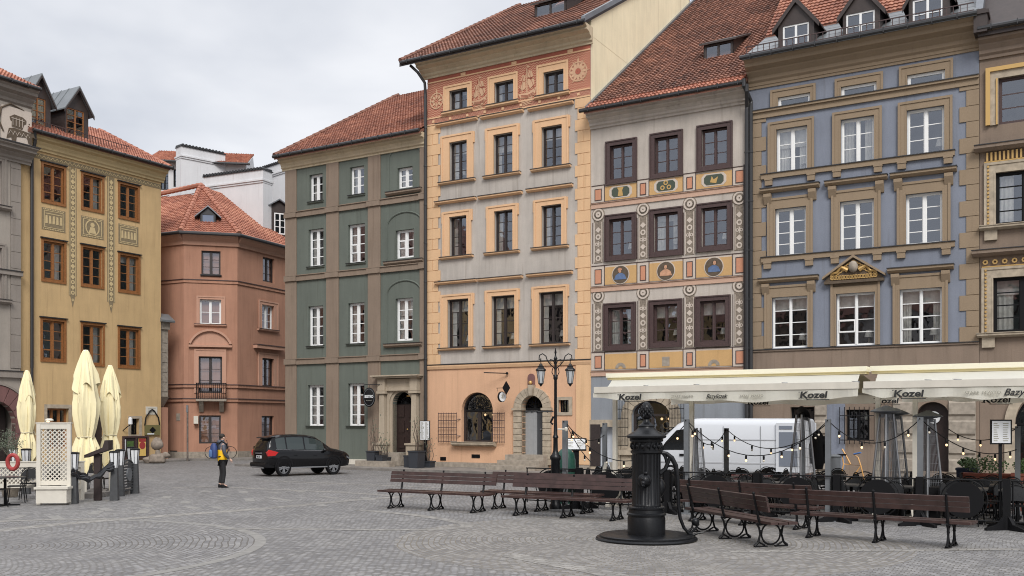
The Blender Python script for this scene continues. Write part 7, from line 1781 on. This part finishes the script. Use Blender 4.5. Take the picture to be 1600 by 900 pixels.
# origin is the rear end; centre it on the wheels
for c in [x for x in C.objects if x.parent == t]: c.location.x -= 2.2
# van
vp = W(1040, 660, 37.6); vz = .0
t = thing('delivery_van', 'white delivery van parked behind the terrace, cab to the left and rear doors open', 'van', fpos(1040, 0)+Vector((0,0,0)), AR+math.pi, s=.98)
n_ = Vector((0,0,0)); ga = at(PH, 1264, 700, -3.6); vpos = PH.root.matrix_basis @ Vector((ga[0], -3.6, 0)); t.location = vpos; t.scale = (.93, .96, .96)
vw = NT('white_van_paint'); vw.b.inputs['Base Color'].default_value = (.62,.64,.67,1); vw.b.inputs['Roughness'].default_value = .25; vw = vw.m
b = MB(); sv = [(0,.45,2.30,.92,.88),(.05,.42,2.36,.98,.90),(4.0,.42,2.38,.98,.90),(4.35,.42,2.36,.98,.88),(4.8,.42,2.18,.98,.82),(5.3,.42,1.78,.97,.76),(5.65,.42,1.42,.96,.76),(5.95,.42,1.16,.92,.74),(6.1,.45,.96,.80,.6)]
def vr(x, z0, z1, wb, wt):
    q = [(wb*.92,z0),(wb,z0+.15),(wb,(z0+z1)/2),((wb+wt)/2+.02,z1-.25),(wt,z1-.08),(wt*.85,z1),(0,z1+.02)]
    L_ = [(x,-a_,c_) for a_, c_ in q]; return L_+[(x,a_,c_) for a_, c_ in q[::-1]][1:]+[L_[0]]
loft(b, [vr(*s_) for s_ in sv]); b.build('body', vw, t, True)
for sg in (-1, 1):
    b = MB(); P = [(4.35,1.22),(5.42,1.22),(5.2,1.5),(4.75,1.95),(4.4,2.0),(4.33,1.9)]; b.prism(P, sg*.965, sg*.985, 'y'); b.build('side_window', M['glass'] if 0 else M['carglass'], t)
    b = MB(); b.box(5.35, 5.5, sg*1.0, sg*1.18, 1.15, 1.42); b.box(5.3,5.5,sg*.9,sg*1.1,1.2,1.25); b.build('wing_mirror', M['black'], t)
    b = MB(); b.box(.1, 5.9, sg*.985-.008, sg*.985+.008, .75, .8); b.box(.3, 4.2, sg*.985-.006, sg*.985+.006, 1.6, 1.63); b.build('side_moulding', simple('pale_grey_moulding', col(170,172,176), .5) if sg < 0 else bpy.data.materials['pale_grey_moulding'], t)
    b = MB(); b.box(4.28, 4.3, sg*.984-.006, sg*.984+.006, .6, 2.1); b.box(1.5, 1.515, sg*.984-.006, sg*.984+.006, .6, 2.1); b.box(2.9, 2.915, sg*.984-.006, sg*.984+.006, .6, 2.1); b.build('door_seam', M['greypost'], t)
    MB().box(4.45, 4.62, sg*1.0-.02, sg*1.0+.02, 1.0, 1.08).build('door_handle', M['black'], t)
    for x_ in (1.1, 5.0): wheel(t, x_, sg*.86, .34, .24, sg)
b = MB(); b.face([(4.42,-.7,2.33),(4.42,.7,2.33),(5.3,.72,1.8),(5.3,-.72,1.8)]); b.v = [(v[0]+.06, v[1], v[2]+.02) for v in b.v]; b.build('windscreen', M['carglass'], t)
for sg in (-1, 1):
    T = Matrix.Translation((0, sg*.93, 0)) @ Matrix.Rotation(sg*R(10)+ (R(0)), 4, 'Z')
    T = Matrix.Translation((.02, sg*1.04, 0)) @ Matrix.Rotation(R(180-2*sg), 4, 'Z')
    b = MB(); b.box(-.9, 0, -.04, .04, .5, 2.22, M=T); b.box(-.04, .02, -.06, .06, .5, 2.22, M=T); d = b.build('rear_door', vw, t)
    b = MB(); b.box(-.78, -.12, -.055, .055, .7, 1.25, M=T); b.box(-.78, -.12, -.055, .055, 1.35, 1.9, M=T); b.box(-.78, -.3, -.055, .055, 2.0, 2.12, M=T); b.build('door_lining', simple('grey_lining', col(112,120,134), .6) if sg < 0 else bpy.data.materials['grey_lining'], d)
# ---------------------------------------------------------------- man with the rucksack
def skin_body(name, joints, edges, mat_, parent, sub=2):
    me = bpy.data.meshes.new(name); me.from_pydata([j[:3] for j in joints], edges, []); o = bpy.data.objects.new(name, me); C.objects.link(o)
    m = o.modifiers.new('s', 'SKIN'); me.skin_vertices[0].data[0].use_root = True
    for i, j in enumerate(joints): me.skin_vertices[0].data[i].radius = (j[3], j[4] if len(j) > 4 else j[3])
    o.modifiers.new('d', 'SUBSURF').levels = sub
    bpy.context.view_layer.update(); m2 = bpy.data.meshes.new_from_object(o.evaluated_get(bpy.context.evaluated_depsgraph_get()))
    bpy.data.objects.remove(o); m2.materials.clear(); m2.materials.append(mat_); m2.polygons.foreach_set('use_smooth', [True]*len(m2.polygons))
    p = bpy.data.objects.new(name, m2); C.objects.link(p); p.parent = parent; return p
pp_ = G(347, 762)
t = thing('person', 'man in black trousers and a dark and yellow jacket walking with a blue backpack', 'person', pp_, R(30), s=.985)
# x forward, y to his left, z up
J = [(0,0,.92,.13,.15),(0,0,1.15,.13,.16),(0,0,1.38,.12,.17),(0,0,1.5,.055,.06),(.02,0,1.6,.06,.06),(.03,0,1.68,.085,.075),(.02,0,1.74,.06,.055),
     (0,.09,.86,.09),(.02,.09,.48,.062),(-.06,.08,.10,.045),(.08,.09,.035,.045,.035),
     (0,-.09,.86,.09),(.04,-.08,.48,.062),(.0,-.08,.10,.045),(.15,-.09,.035,.045,.035),
     (0,.19,1.42,.06),(-.04,.23,1.14,.045),(.1,.21,.92,.035),(0,-.19,1.42,.06),(.0,-.24,1.14,.045),(.2,-.2,.98,.035)]
E = [(0,1),(1,2),(2,3),(3,4),(4,5),(5,6),(0,7),(7,8),(8,9),(9,10),(0,11),(11,12),(12,13),(13,14),(2,15),(15,16),(16,17),(2,18),(18,19),(19,20)]
body = skin_body('body', J, E, M['skin'], t)
trz = simple('black_trousers', (.012,.012,.014,1), .8)
skin_body('trousers', [(0,0,.95,.15,.16),(0,.09,.85,.10),(.02,.095,.48,.078),(-.055,.085,.12,.062),(0,-.09,.85,.10),(.04,-.085,.48,.078),(0,-.085,.12,.062)], [(0,1),(1,2),(2,3),(0,4),(4,5),(5,6)], trz, t)
yj = simple('yellow_quilted_jacket', col(240,190,20,1,0), .6); gj = simple('dark_grey_quilted_jacket', (.06,.065,.085,1), .6)
b = MB(); b.lathe([(.165,.9),(.185,.93),(.18,1.0),(.188,1.06),(.178,1.1),(.185,1.17),(.178,1.24),(.17,1.3)], n=24, sx=.85); b.build('jacket_lower', yj, t, True)
b = MB(); b.lathe([(.175,1.27),(.19,1.33),(.185,1.4),(.15,1.48),(.09,1.55),(.08,1.6)], n=24, sx=.85); b.ball((-.07,0,1.53), .11, 12, 8, sy=1.1, sz=.7); b.build('jacket_upper', gj, t, True)
for sg in (-1, 1):
    q = [(0,sg*.17,1.45,.085),(-.02 if sg > 0 else 0,sg*.25,1.28,.075),(-.04 if sg > 0 else 0.02,sg*.27,1.14,.07),(.1 if sg > 0 else .18,sg*.235,.97,.052)]
    skin_body('sleeve', q, [(0,1),(1,2),(2,3)], gj, t, 1)
    w0 = Vector((.11 if sg > 0 else .205, sg*.225, .93 if sg > 0 else .965)); hv = Vector((.05,0,-.07)).normalized()
    b = MB(); b.tube([w0, w0+hv*.05, w0+hv*.09], [.026,.04,.034], 8)
    for k in range(4): o_ = Vector((0, (k-1.5)*.017, 0)); s0 = w0+hv*.085+o_; b.tube([s0, s0+hv*(.04-.004*abs(k-1.5)), s0+hv*.06+Vector((-.02,0,-.01))], [.009,.008,.007], 5)
    b.tube([w0+hv*.03, w0+hv*.06+Vector((.03,-sg*.02,.0)), w0+hv*.09+Vector((.035,-sg*.022,0))], [.011,.01,.008], 5); b.build('hand', M['skin'], t, True)
for (x_, y_) in ((-.06,.085), (.0,-.085)):
    b = MB(); b.lathe([(.055,0),(.06,.03),(.05,.09),(.045,.12)], (x_,y_,0), 12); b.v = [(v[0]+max(0, (.1-v[2]))*(1.6 if v[0] > x_ else .1), v[1], v[2]) for v in b.v]; b.build('shoe', M['black'], t, True)
hair = simple('dark_brown_hair', (.02,.014,.01,1), .7)
b = MB(); b.ball((.0,0,1.715), .098, 16, 10, sy=.93, sz=1.0); b.v = [v for v in b.v]
b.v = [(v[0] if v[2] > 1.70 or v[0] < .03 else .03+(v[0]-.03)*.1, v[1], v[2] if v[2] > 1.66 else 1.66+(v[2]-1.66)*.3) for v in b.v]; b.build('hair', hair, t, True)
b = MB(); b.ball((.125,0,1.675), .018, 8, 6); b.ball((.1,.07,1.67), .012); b.build('nose', M['skin'], t, True)
for sg in (-1, 1): MB().ball((.025, sg*.083, 1.67), .022, 8, 6, sy=.5, sz=1.3).build('ear', M['skin'], t, True); MB().ball((.108, sg*.03, 1.69), .010, 6, 5).build('eye', M['black'], t, True)
MB().box(.1, .118, -.02, .02, 1.632, 1.638).build('mouth', simple('lips', col(150,90,80), .6), t)
bp = thing('backpack', 'blue rucksack on the back of the walking man', 'backpack', pp_, R(30), s=.985)
b = MB(); b.lathe([(.12,.98),(.165,1.02),(.17,1.2),(.155,1.38),(.1,1.47),(.04,1.49)], (-.27,0,0), 16, sx=.72, sy=1.0); b.build('bag', simple('blue_nylon', col(36,62,120), .6), bp, True)
b = MB(); b.lathe([(.09,1.03),(.11,1.08),(.1,1.24),(.05,1.28)], (-.37,0,0), 14, sx=.6, sy=1.1); b.build('front_pocket', simple('light_blue_nylon', col(70,110,165), .6), bp, True)
for sg in (-1, 1): b = MB(); b.tube([(-.2,sg*.1,1.42),(-.05,sg*.13,1.56),(.12,sg*.13,1.45),(.17,sg*.14,1.25),(.1,sg*.18,1.08),(-.16,sg*.13,1.04)], .02, 6); b.build('strap', M['black'], bp, True)
# ---------------------------------------------------------------- bicycle against the salmon house
def bike(label, p, a, m):
    t = thing('bicycle', label, 'bicycle', p, a); r = .34
    for x_ in (-.52, .52):
        o = MB().tube([(x_+r*math.cos(2*math.pi*k/24), 0, r+r*math.sin(2*math.pi*k/24)) for k in range(25)], .018, 6, cap=False).build('wheel', M['black'], t, True)
        b = MB(); [b.tube([(x_,0,r),(x_+r*math.cos(2*math.pi*k/12),0,r+r*math.sin(2*math.pi*k/12))], .003, 3) for k in range(12)]; b.build('spokes', M['alu'], o)
    b = MB(); A, B_, C_, D_, E_ = (-.52,0,r), (-.08,0,.3), (-.2,0,.82), (.36,0,.86), (.52,0,r)
    for p_, q_ in ((A,B_),(B_,C_),(C_,A),(C_,D_),(B_,D_),(D_,E_)): b.tube([p_, q_], .015, 6)
    b.build('frame', m, t); MB().tube([(.36,0,.86),(.33,0,1.0),(.3,-.25,1.02)], .014, 5).tube([(.33,0,1.0),(.3,.25,1.02)], .014, 5).build('handlebar', M['black'], t); MB().box(-.34, -.1, -.06, .06, .9, .94).build('saddle', M['black'], t)
    return t
dk = simple('dark_bicycle_paint', (.02,.03,.04,1), .3)
q = W(345, 0, 55.6); bike('dark bicycle leaning on the salmon house behind the walking man', (q.x, q.y, .1), math.atan2(.8, 2.88), dk)
q = W(293, 0, 54.0); t = thing('sign_pole', 'slim mottled metal pole on the pavement before the salmon house', 'pole', (q.x, q.y, 0), 0)
MB().tube([(0,0,0),(0,0,3.1)], .05, 8).build('pole', simple('rusty_grey', col(104,92,84), .8, var=.35, scale=6), t); MB().box(-.05, .05, -.07, -.04, 2.7, 3.1).build('plate', M['greypost'], t)
# seated stone figure at the yellow corner
q = G(245, 724); t = thing('stone_sculpture', 'weathered stone sculpture of stacked boulders at the yellow house corner', 'sculpture', q, 0)
stn = simple('weathered_boulder', col(134,120,106), .95, var=.3, scale=5)
def rock(c, r, sd_, sx, sy, sz):
    r2 = random.Random(sd_); b = MB(); ph = [r2.uniform(0, 6) for _ in range(6)]; n, m = 20, 12; vs = []
    b.ball((0,0,0), 1, n, m)
    for v in b.v:
        k = r*(1+.12*math.sin(3*v[0]+ph[0])*math.cos(2.5*v[1]+ph[1])+.09*math.sin(5*v[2]+ph[2])+.04*math.sin(9*v[0]+ph[3])*math.sin(8*v[2])); vs.append((c[0]+v[0]*k*sx, c[1]+v[1]*k*sy, c[2]+v[2]*k*sz))
    b.v = vs; return b
rock((.05,0,.25), .45, 1, 1.0, .8, .62).build('boulder', stn, t, True); rock((-.42,.05,.18), .3, 2, 1.1, .8, .7).build('boulder', stn, t, True); rock((.0,.05,1.0), .33, 3, .85, .7, 1.15).build('boulder', stn, t, True); rock((.45,.0,.42), .22, 4, 1.2, .7, .7).build('boulder', stn, t, True); MB().lathe([(.16,.45),(.12,.7)], (.05,.02,0), 10).build('neck', stn, t, True)
# ---------------------------------------------------------------- signs and pots at the green and apricot houses
q = at(GH, 597, 641, -.75); p = GH.root.matrix_basis @ Vector((at(GH, 573, 624, -.75)[0], -.75, at(GH, 573, 624, -.75)[1]))
t = thing('hanging_sign', 'oval black hanging sign reading BISTRO on the green house', 'sign', p+Vector((.12,0,.1)), R(-14), s=.78)
b = MB(); b.lathe([(.001,-.04),(.36,-.04),(.4,-.02),(.4,.02),(.36,.04),(.001,.04)], n=28); b.v = [(v[0], v[2], v[1]*1.5) for v in b.v]; b.build('sign_board', M['black'], t, True)
text('BISTRO', .24, 'lettering', M['paper'], t, (0, -.05, .04), sx=.72, bold=.006); b = MB(); b.disc((0,-.05,0), .33, .345, 'y', .01, 28); b.v = [(v[0], v[1], v[2]*1.5) for v in b.v]; b.build('rim_line', M['greypost'], t)
text('RESTAURANT', .07, 'lettering', M['greytext'], t, (0, -.05, -.2), sx=.9)
b = MB(); b.tube([(-.35,0,.78),(.75,.35,.78)], .025, 6); b.tube([(0,0,.6),(0,0,.78)], .015, 5); b.ball((.75,.35,.78), .11, 10, 6); b.build('bracket', M['black'], t)
def onw(F, px, py, yo): q = at(F, px, py, yo); return F.root.matrix_basis @ Vector((q[0], yo, q[1]))
q = onw(GH, 664, 0, -.9); menu((q.x, q.y, .1), AR, .5, .85, 1.25, 'upright menu board between the green portal and the apricot wall', 0, True)
potm = simple('dark_slate_planter', (.03,.034,.042,1), .6)
def pot(px, h_, w_, label, back=1.2, twig=1):
    q = onw(GH, px, 0, -back); t = thing('potted_shrub', label, 'potted plant', (q.x, q.y, .1), AR, 'dark square pots at the portal')
    b = MB(); b.prism([(-w_*.42,0),(w_*.42,0),(w_/2,h_),(-w_/2,h_)], -w_/2, w_/2, 'y'); b.box(-w_/2-.02, w_/2+.02, -w_/2-.02, w_/2+.02, h_-.06, h_); b.build('pot', potm, t)
    if twig:
        b = MB(); r2 = random.Random(int(px))
        for k in range(7):
            x, y, z = r2.uniform(-.08,.08), r2.uniform(-.08,.08), h_; pts = [(x,y,z)]
            for j in range(4): x += r2.uniform(-.09,.09); y += r2.uniform(-.09,.09); z += twig*.28*r2.uniform(.7,1.1); pts.append((x,y,z))
            b.tube(pts, [.014,.012,.01,.007,.004], 4)
        b.build('bare_stems', M['bark'], t)
        b = MB()
        for k in range(26): x, y, z = r2.uniform(-.25,.25), r2.uniform(-.25,.25), h_+r2.uniform(.2,1.15)*twig; b.face([(x,y,z),(x+.04,y,z+.02),(x+.03,y+.02,z+.06),(x-.01,y+.01,z+.04)])
        b.build('leaves', M['olive'], t)
    return t
pot(584, .72, .5, 'tall dark pot with bare twigs left of the portal steps', 1.3, 1.5); pot(596, .52, .38, 'small dark pot second from the left at the portal', 1.4, .9); pot(604, .42, .3, 'smallest dark pot against the left portal column', .9, .8); pot(651, .78, .55, 'biggest dark pot with dry twigs right of the portal steps', 1.8, 1.4); pot(639, .55, .35, 'narrow dark pot touching the right side of the steps', 1.5, 0); pot(671, .3, .38, 'low dark pot below the menu board', 1.1, 1.0)
p = onw(OH, 784, 620, -.7); t = thing('round_sign', 'white round hanging sign with grey ring beside the arched shop window', 'sign', p, R(35), s=.68)
b = MB(); b.lathe([(.001,-.09),(.27,-.09),(.3,-.06),(.3,.06),(.27,.09),(.001,.09)], n=28); b.v = [(v[0], v[2], v[1]*1.15) for v in b.v]; b.build('sign_drum', M['black'], t, True)
b = MB(); b.disc((0,-.105,0), 0, .26, 'y', .012, 28); b.v = [(v[0], v[1], v[2]*1.15) for v in b.v]; b.build('sign_face', M['paper'], t); b = MB(); b.disc((0,-.112,.02), .12, .14, 'y', .005, 20); b.box(-.06,.06,-.112,-.107,-.08,.12); b.build('emblem', M['greytext'], t)
p = onw(OH, 791, 606, -.85); t = thing('diamond_sign', 'dark diamond shaped metal sign on a bracket above the round sign', 'sign', p, AR, s=.6)
MB().prism([(-.32,0),(0,-.5),(.32,0),(0,.5)], -.03, .03, 'y').build('sign_plate', M['black'], t); b = MB(); b.tube([(-.9,.1,0),(-.3,0,0)], .02, 5); b.tube([(0,0,-.5),(0,0,-.75)], .012, 5); b.tube([(-.75,0,0),(-.75,0,-.25)], .012, 5); b.build('bracket', M['black'], t)
p = onw(OH, 776, 583, -.5); t = thing('flag_bracket', 'short empty black flag bracket above the shop signs', 'bracket', p, AR); MB().tube([(-.55,-.2,.03),(.3,.4,0)], .025, 6).ball((.3,.4,0), .06).build('rod', M['black'], t)
# small flag of letters on the painted house wall
# ---------------------------------------------------------------- left terrace with closed parasols
def parasol(px, py, D, ztop, zwaist, zb, r, label, sd_):
    p = W(px, py, D); t = thing('closed_parasol', label, 'parasol', (p.x, p.y, 0), sd_, 'closed cream parasols'); r2 = random.Random(sd_)
    ph = r2.uniform(0, 6)
    H = ztop-zb
    def folds(n, d, ph): return lambda a, z: 1+d*math.sin(n*a+ph+z*.6)+d*.6*math.sin((2*n+1)*a+z*1.3+2*math.sin(z*2))+d*.3*math.sin((3*n+2)*a-z*2.1)
    b = MB(); zs = [(r*.62, zwaist), (r*.8, zwaist+.08*H), (r*.98, zwaist+.2*H), (r*1.0, zwaist+.3*H), (r*.86, zwaist+.42*H), (r*.62, ztop-.17*H), (r*.4, ztop-.07*H), (r*.22, ztop-.02*H)]
    b.lathe(zs, n=72, wob=folds(6, .13, ph)); b.build('canopy', M['canvas'], t, True)
    b = MB(); b.lathe([(r*.16, ztop-.01*H),(r*.3, ztop-.05*H),(r*.55, ztop-.13*H),(r*.85, ztop-.22*H),(r*.98, ztop-.30*H)], n=72, wob=folds(4, .16, ph+1))
    b.v = [(v[0], v[1], v[2]-(.10*H*(.5+.5*math.sin(4*math.atan2(v[1], v[0])+ph+1)) if v[2] < ztop-.2*H else 0)) for v in b.v]; b.f = [f for f in b.f if len(f) == 4]; b.m = [0]*len(b.f); b.build('top_vent_cloth', M['canvas'], t, True)
    b = MB(); b.lathe([(r*.62, zwaist),(r*.9, zwaist-.4*(zwaist-zb)),(r*1.02, zb+.05),(r*1.0, zb)], n=72, wob=folds(6, .17, ph+2)); b.v = [(v[0], v[1], v[2]-(.35*(.5+.5*math.sin(6*math.atan2(v[1], v[0])+ph)) if v[2] < zb+.1 else 0)) for v in b.v]; b.f = [f for f in b.f if len(f) == 4]; b.m = [0]*len(b.f); b.build('lower_skirt', M['canvas'], t, True)
    b = MB(); b.tube([(r*.66*math.cos(2*math.pi*k/24), r*.66*math.sin(2*math.pi*k/24), zwaist+.01*math.sin(k)) for k in range(25)], .025, 6, cap=False); b.tube([(r*.6,-.1,zwaist),(r*.85,-.15,zwaist+.03),(r*.9,-.2,zwaist-.08)], .02, 5); b.build('tie_strap', simple('beige_strap', col(200,188,150), .8), t, True)
    MB().ball((0,0,ztop-.02*H), r*.2, 14, 8, sz=.6).build('cap', M['white'], t, True); MB().tube([(0,0,0),(0,0,ztop-.1)], .04, 10).build('pole', M['offwhite'], t)
    b = MB()
    for sx_ in (-1, 1):
        for sy_ in (-1, 1): b.box(sx_*.05, sx_*.6, sy_*.05, sy_*.6, 0, .14)
    b.build('base_slab', M['kerb'], t); return t
def Zp(y, D): return CH+(HZ-y)*D/FP
parasol(134, 0, 28.3, Zp(545,28.3), Zp(683,28.3), Zp(722,28.3), .33, 'closed cream parasol in the middle, tallest of the three', 3)
parasol(172, 0, 29.6, Zp(569,29.6), Zp(680,29.6), Zp(716,29.6), .26, 'closed cream parasol rightmost of the three', 5)
parasol(42, 0, 31.0, Zp(577,31), Zp(676,31), Zp(712,31), .235, 'closed cream parasol leftmost, behind the white trellis', 8)
def lattice(b, x0, x1, z0, z1, y=0, s=.115, w_=.014):
    for sg in (1, -1):
        c = -(x1-x0+z1-z0)
        while c < (x1-x0+z1-z0):
            # line  z = z0 + sg*(x-x0) + c
            pts = []
            for x_ in (x0, x1):
                z_ = z0+sg*(x_-x0)+c
                if z0 <= z_ <= z1: pts.append((x_, z_))
            for z_ in (z0, z1):
                x_ = x0+sg*(z_-z0-c)
                if x0 < x_ < x1: pts.append((x_, z_))
            if len(pts) >= 2:
                pts.sort(); p, q = pts[0], pts[-1]
                if abs(p[0]-q[0]) > .02: d = Vector((q[0]-p[0], q[1]-p[1])).normalized(); n = Vector((-d.y, d.x))*w_; b.prism([(p[0]+n.x,p[1]+n.y),(q[0]+n.x,q[1]+n.y),(q[0]-n.x,q[1]-n.y),(p[0]-n.x,p[1]-n.y)], y-.012*sg, y+.0, 'y')
            c += s
def trellis(p, a, w_, h_, label, box=False):
    t = thing('trellis_screen', label, 'trellis', p, a, 'white lattice trellis screens')
    b = MB(); b.box(0, .1, -.05, .05, 0, h_); b.box(w_-.1, w_, -.05, .05, 0, h_); b.box(.1, w_-.1, -.04, .04, h_-.14, h_); b.box(.1, w_-.1, -.04, .04, .3 if not box else .5, .42 if not box else .62); b.box(-.02, w_+.02, -.06, .06, h_, h_+.03); b.build('frame', M['offwhite'], t)
    b = MB(); lattice(b, .1, w_-.1, .42 if not box else .62, h_-.14); b.build('lattice', M['offwhite'], t)
    if box: b = MB(); b.box(.12, w_+.02, -.42, -.06, .06, .42); b.box(.08, w_+.06, -.46, -.05, .42, .48); b.build('planter_box', M['offwhite'], t)
    return t
p = G(58, 788); trellis((p.x, p.y, 0), R(6), .86, 2.12, 'tall cream lattice trellis with a planter box at its foot', True)
p = G(-20, 779); trellis((p.x, p.y, 0), R(4), 1.45, 1.02, 'low cream lattice trellis behind the black table at the left edge')
p = G(97, 783); trellis((p.x, p.y, 0), R(50), .6, 1.05, 'narrow low lattice panel joining the tall trellis on its right side')
t = thing('spotlight', 'small lit lamp clipped on top of the tall trellis', 'lamp', W(77, 658, 25.8), 0); MB().lathe([(.1,0),(.11,.03),(.06,.07)], n=10).build('lamp_body', M['offwhite'], t, True); MB().ball((0,-.06,0), .05, 8, 6, sz=.6).build('bulb', M['bulb'], t, True)
# grey bollards with white lanterns
lgp = simple('charcoal_wood', (.055,.057,.06,1), .7, var=.15, scale=10); milk = simple('white_lantern_glass', col(214,216,218,1,0), .4)
def lbollard(px, py, label, h_=1.45, first=None):
    t = thing('lantern_bollard', label, 'bollard', G(px, py), R(8), 'charcoal posts topped with white lanterns')
    b = MB(); b.lathe([(.15,0),(.15,.03),(.115,.9*h_/1.45)], n=4); 
    T = Matrix.Rotation(R(45), 4, 'Z'); b.v = [tuple(T @ Vector(v)) for v in b.v]; b.build('post', lgp, t)
    z0 = .9*h_/1.45; b = MB(); b.lathe([(.11,z0),(.15,z0+.42)], n=4); b.v = [tuple(T @ Vector(v)) for v in b.v]; l_ = b.build('lantern', milk, t)
    b = MB()
    for k in range(4): a_ = R(45+90*k)+R(45); b.tube([(.112*math.cos(a_), .112*math.sin(a_), z0), (.152*math.cos(a_), .152*math.sin(a_), z0+.42)], .01, 4)
    b.lathe([(.17,z0+.42),(.17,z0+.45),(.1,z0+.47)], n=4); b.v = [tuple(T @ Vector(v)) if i >= 0 else v for i, v in enumerate(b.v)]; b.tube([(0,-.095,z0),(0,-.125,z0+.42)], .008, 4); b.build('lantern_frame', M['black'], l_)
    return t
lbollard(115, 787, 'lantern post immediately right of the tall trellis'); lbollard(179, 782, 'lantern post in front of the black plastic wrapping, right end'); lbollard(188, 775, 'lantern post just behind the one at the wrapping end'); lbollard(211, 771, 'rightmost lantern post beside the round slatted shield')
lbollard(205, 764, 'lantern post second from the right, mostly hidden behind the rightmost'); lbollard(132, 766, 'lantern post behind the middle parasol skirt', 1.2); lbollard(41, 772, 'lantern post behind the low trellis, right of the red ring'); lbollard(20, 768, 'lantern post at the far left behind the olive tree')
p0_, p1_ = G(190, 775), G(209, 771); d = p1_-p0_; t = thing('slatted_shield', 'charcoal arched slatted barrier with a round shield between two lantern posts', 'barrier', p0_, math.atan2(d.y, d.x)); L_ = d.length
b = MB()
for k in range(10): z_ = .12+k*.085; w_ = L_ if z_ < .75 else L_*math.sqrt(max(.1, 1-((z_-.75)/.3)**2)); b.box(L_/2-w_/2+.03, L_/2+w_/2-.03, -.02, .02, z_, z_+.05)
b.build('slats', lgp, t); b = MB(); b.tube([(0.02,0,.05),(0.02,0,.75)]+[(L_/2-L_/2*math.cos(math.pi*k/10), 0, .75+.28*math.sin(math.pi*k/10)) for k in range(1,10)]+[(L_-.02,0,.75),(L_-.02,0,.05)], .03, 6); b.build('frame', lgp, t)
b = MB(); b.lathe([(.001,-.02),(.2,-.02),(.2,.02),(.001,.02)], n=24); b.v = [(v[0]+L_/2, v[2]-.04, v[1]+.6) for v in b.v]; b.build('round_shield', M['greypost'], t)
# plastic wrapping stretched between posts
t = thing('plastic_wrap', 'crumpled black plastic sheet stretched between two lantern posts', 'plastic sheet', G(115, 787), 0); q = G(179, 782)-G(115, 787)
b = MB()
for j in range(3):
    pts = []; 
    for k in range(13): f = k/12; pts.append(q*f+Vector((0,-.15+.06*j,.82-.28*math.sin(math.pi*min(1,f*1.15))*(.8+.15*j)+.07*j+.03*math.sin(k*2.1+j)+f*.05)))
    b.tube(pts, [.05+.02*math.sin(k*1.7+j) for k in range(13)], 7)
b.build('sheet', simple('shiny_black_plastic', (.01,.01,.012,1), .18), t, True)
t = thing('menu_lectern', 'dark brown wooden menu lectern with an angled arm among the lantern posts', 'lectern', G(153, 782), R(5)); lw_ = simple('dark_brown_timber', col(52,38,36), .6, var=.15, scale=8)
MB().box(-.09, .09, -.08, .08, 0, 1.28).build('post', lw_, t); b = MB(); b.prism([(-.3,1.18),(-.3,1.26),(.18,1.46),(.24,1.66),(.34,1.66),(.34,1.4)], -.2, .2, 'y'); b.build('rest', lw_, t)
# table, chairs and heater at the left edge
t = copy_tree(tb0, label='dark cafe table at the left edge beside the trellis'); t.location = G(8, 790); t['group'] = 'left terrace tables'
for (x_, y_, a_, lab) in ((26, 785, -70, 'black chair in front of the low trellis at the left, facing the table'), (45, 780, 20, 'black chair farther back beside the tall trellis'), (-4, 792, 120, 'black chair cut by the left edge of the picture'), (150, 768, 30, 'black chair behind the menu lectern'), (168, 770, -40, 'black chair between the lectern and the wrapped posts')):
    c = copy_tree(ch0, label=lab); c.location = G(x_, y_); c.rotation_euler = (0,0,R(a_)); c['group'] = 'left terrace chairs'
p = G(85, 764); t = thing('patio_heater', 'dark mesh patio heater behind the tall trellis on the left terrace', 'patio heater', p, 0); MB().lathe([(.24,0),(.24,.6),(.2,.62)], n=12).build('gas_housing', M['black'], t, True)
b = MB(); [b.tube([(.2*math.cos(k*math.pi/8), .2*math.sin(k*math.pi/8), .6), (.2*math.cos(k*math.pi/8), .2*math.sin(k*math.pi/8), 1.95)], .008, 4) for k in range(16)]; b.build('mesh_guard', M['greypost'], t); b = MB(); b.lathe([(.5,1.97),(.5,2.0),(.1,2.1)], n=20); b.build('heat_reflector', M['offwhite'], t)
p = G(16, 776); t = thing('potted_olive_tree', 'small olive tree with grey green leaves at the left edge', 'tree', p, 0)
MB().lathe([(.2,0),(.26,.45),(.28,.45),(.28,.5)], n=16).build('pot', M['stonegrey'], t, True); b = MB(); b.tube([(0,0,.4),(.03,0,.8),(-.02,0,1.2),(-.1,0,1.45)], [.035,.03,.025,.015], 7); b.tube([(.0,0,1.15),(.15,.05,1.5)], .012, 5); b.tube([(0,0,1.1),(-.25,-.05,1.45)], .012, 5); b.build('trunk', M['bark'], t)
b = MB(); r2 = random.Random(4)
for k in range(900):
    cl = r2.choice([(-.1,0,1.6,.28),(.15,.05,1.55,.2),(-.32,0,1.5,.2),(-.05,0,1.8,.18),(.05,-.1,1.4,.18)]); u_ = Vector((r2.gauss(0,.5), r2.gauss(0,.5), r2.gauss(0,.4)))*cl[3]; c_ = Vector(cl[:3])+u_
    v = Vector((r2.uniform(-1,1), r2.uniform(-1,1), r2.uniform(-1,1))).normalized()*.03; w2 = v.orthogonal().normalized()*.009; b.face([tuple(c_-v), tuple(c_+w2), tuple(c_+v), tuple(c_-w2)])
b.build('crown', M['olive'], t)
t = thing('life_ring', 'red life ring hanging on the low trellis beside the olive tree', 'life ring', W(20, 722, 26.3), 0); b = MB(); b.tube([(.14*math.cos(2*math.pi*k/24), 0, .19*math.sin(2*math.pi*k/24)) for k in range(25)], .055, 8, cap=False); b.build('ring', M['red'], t, True)
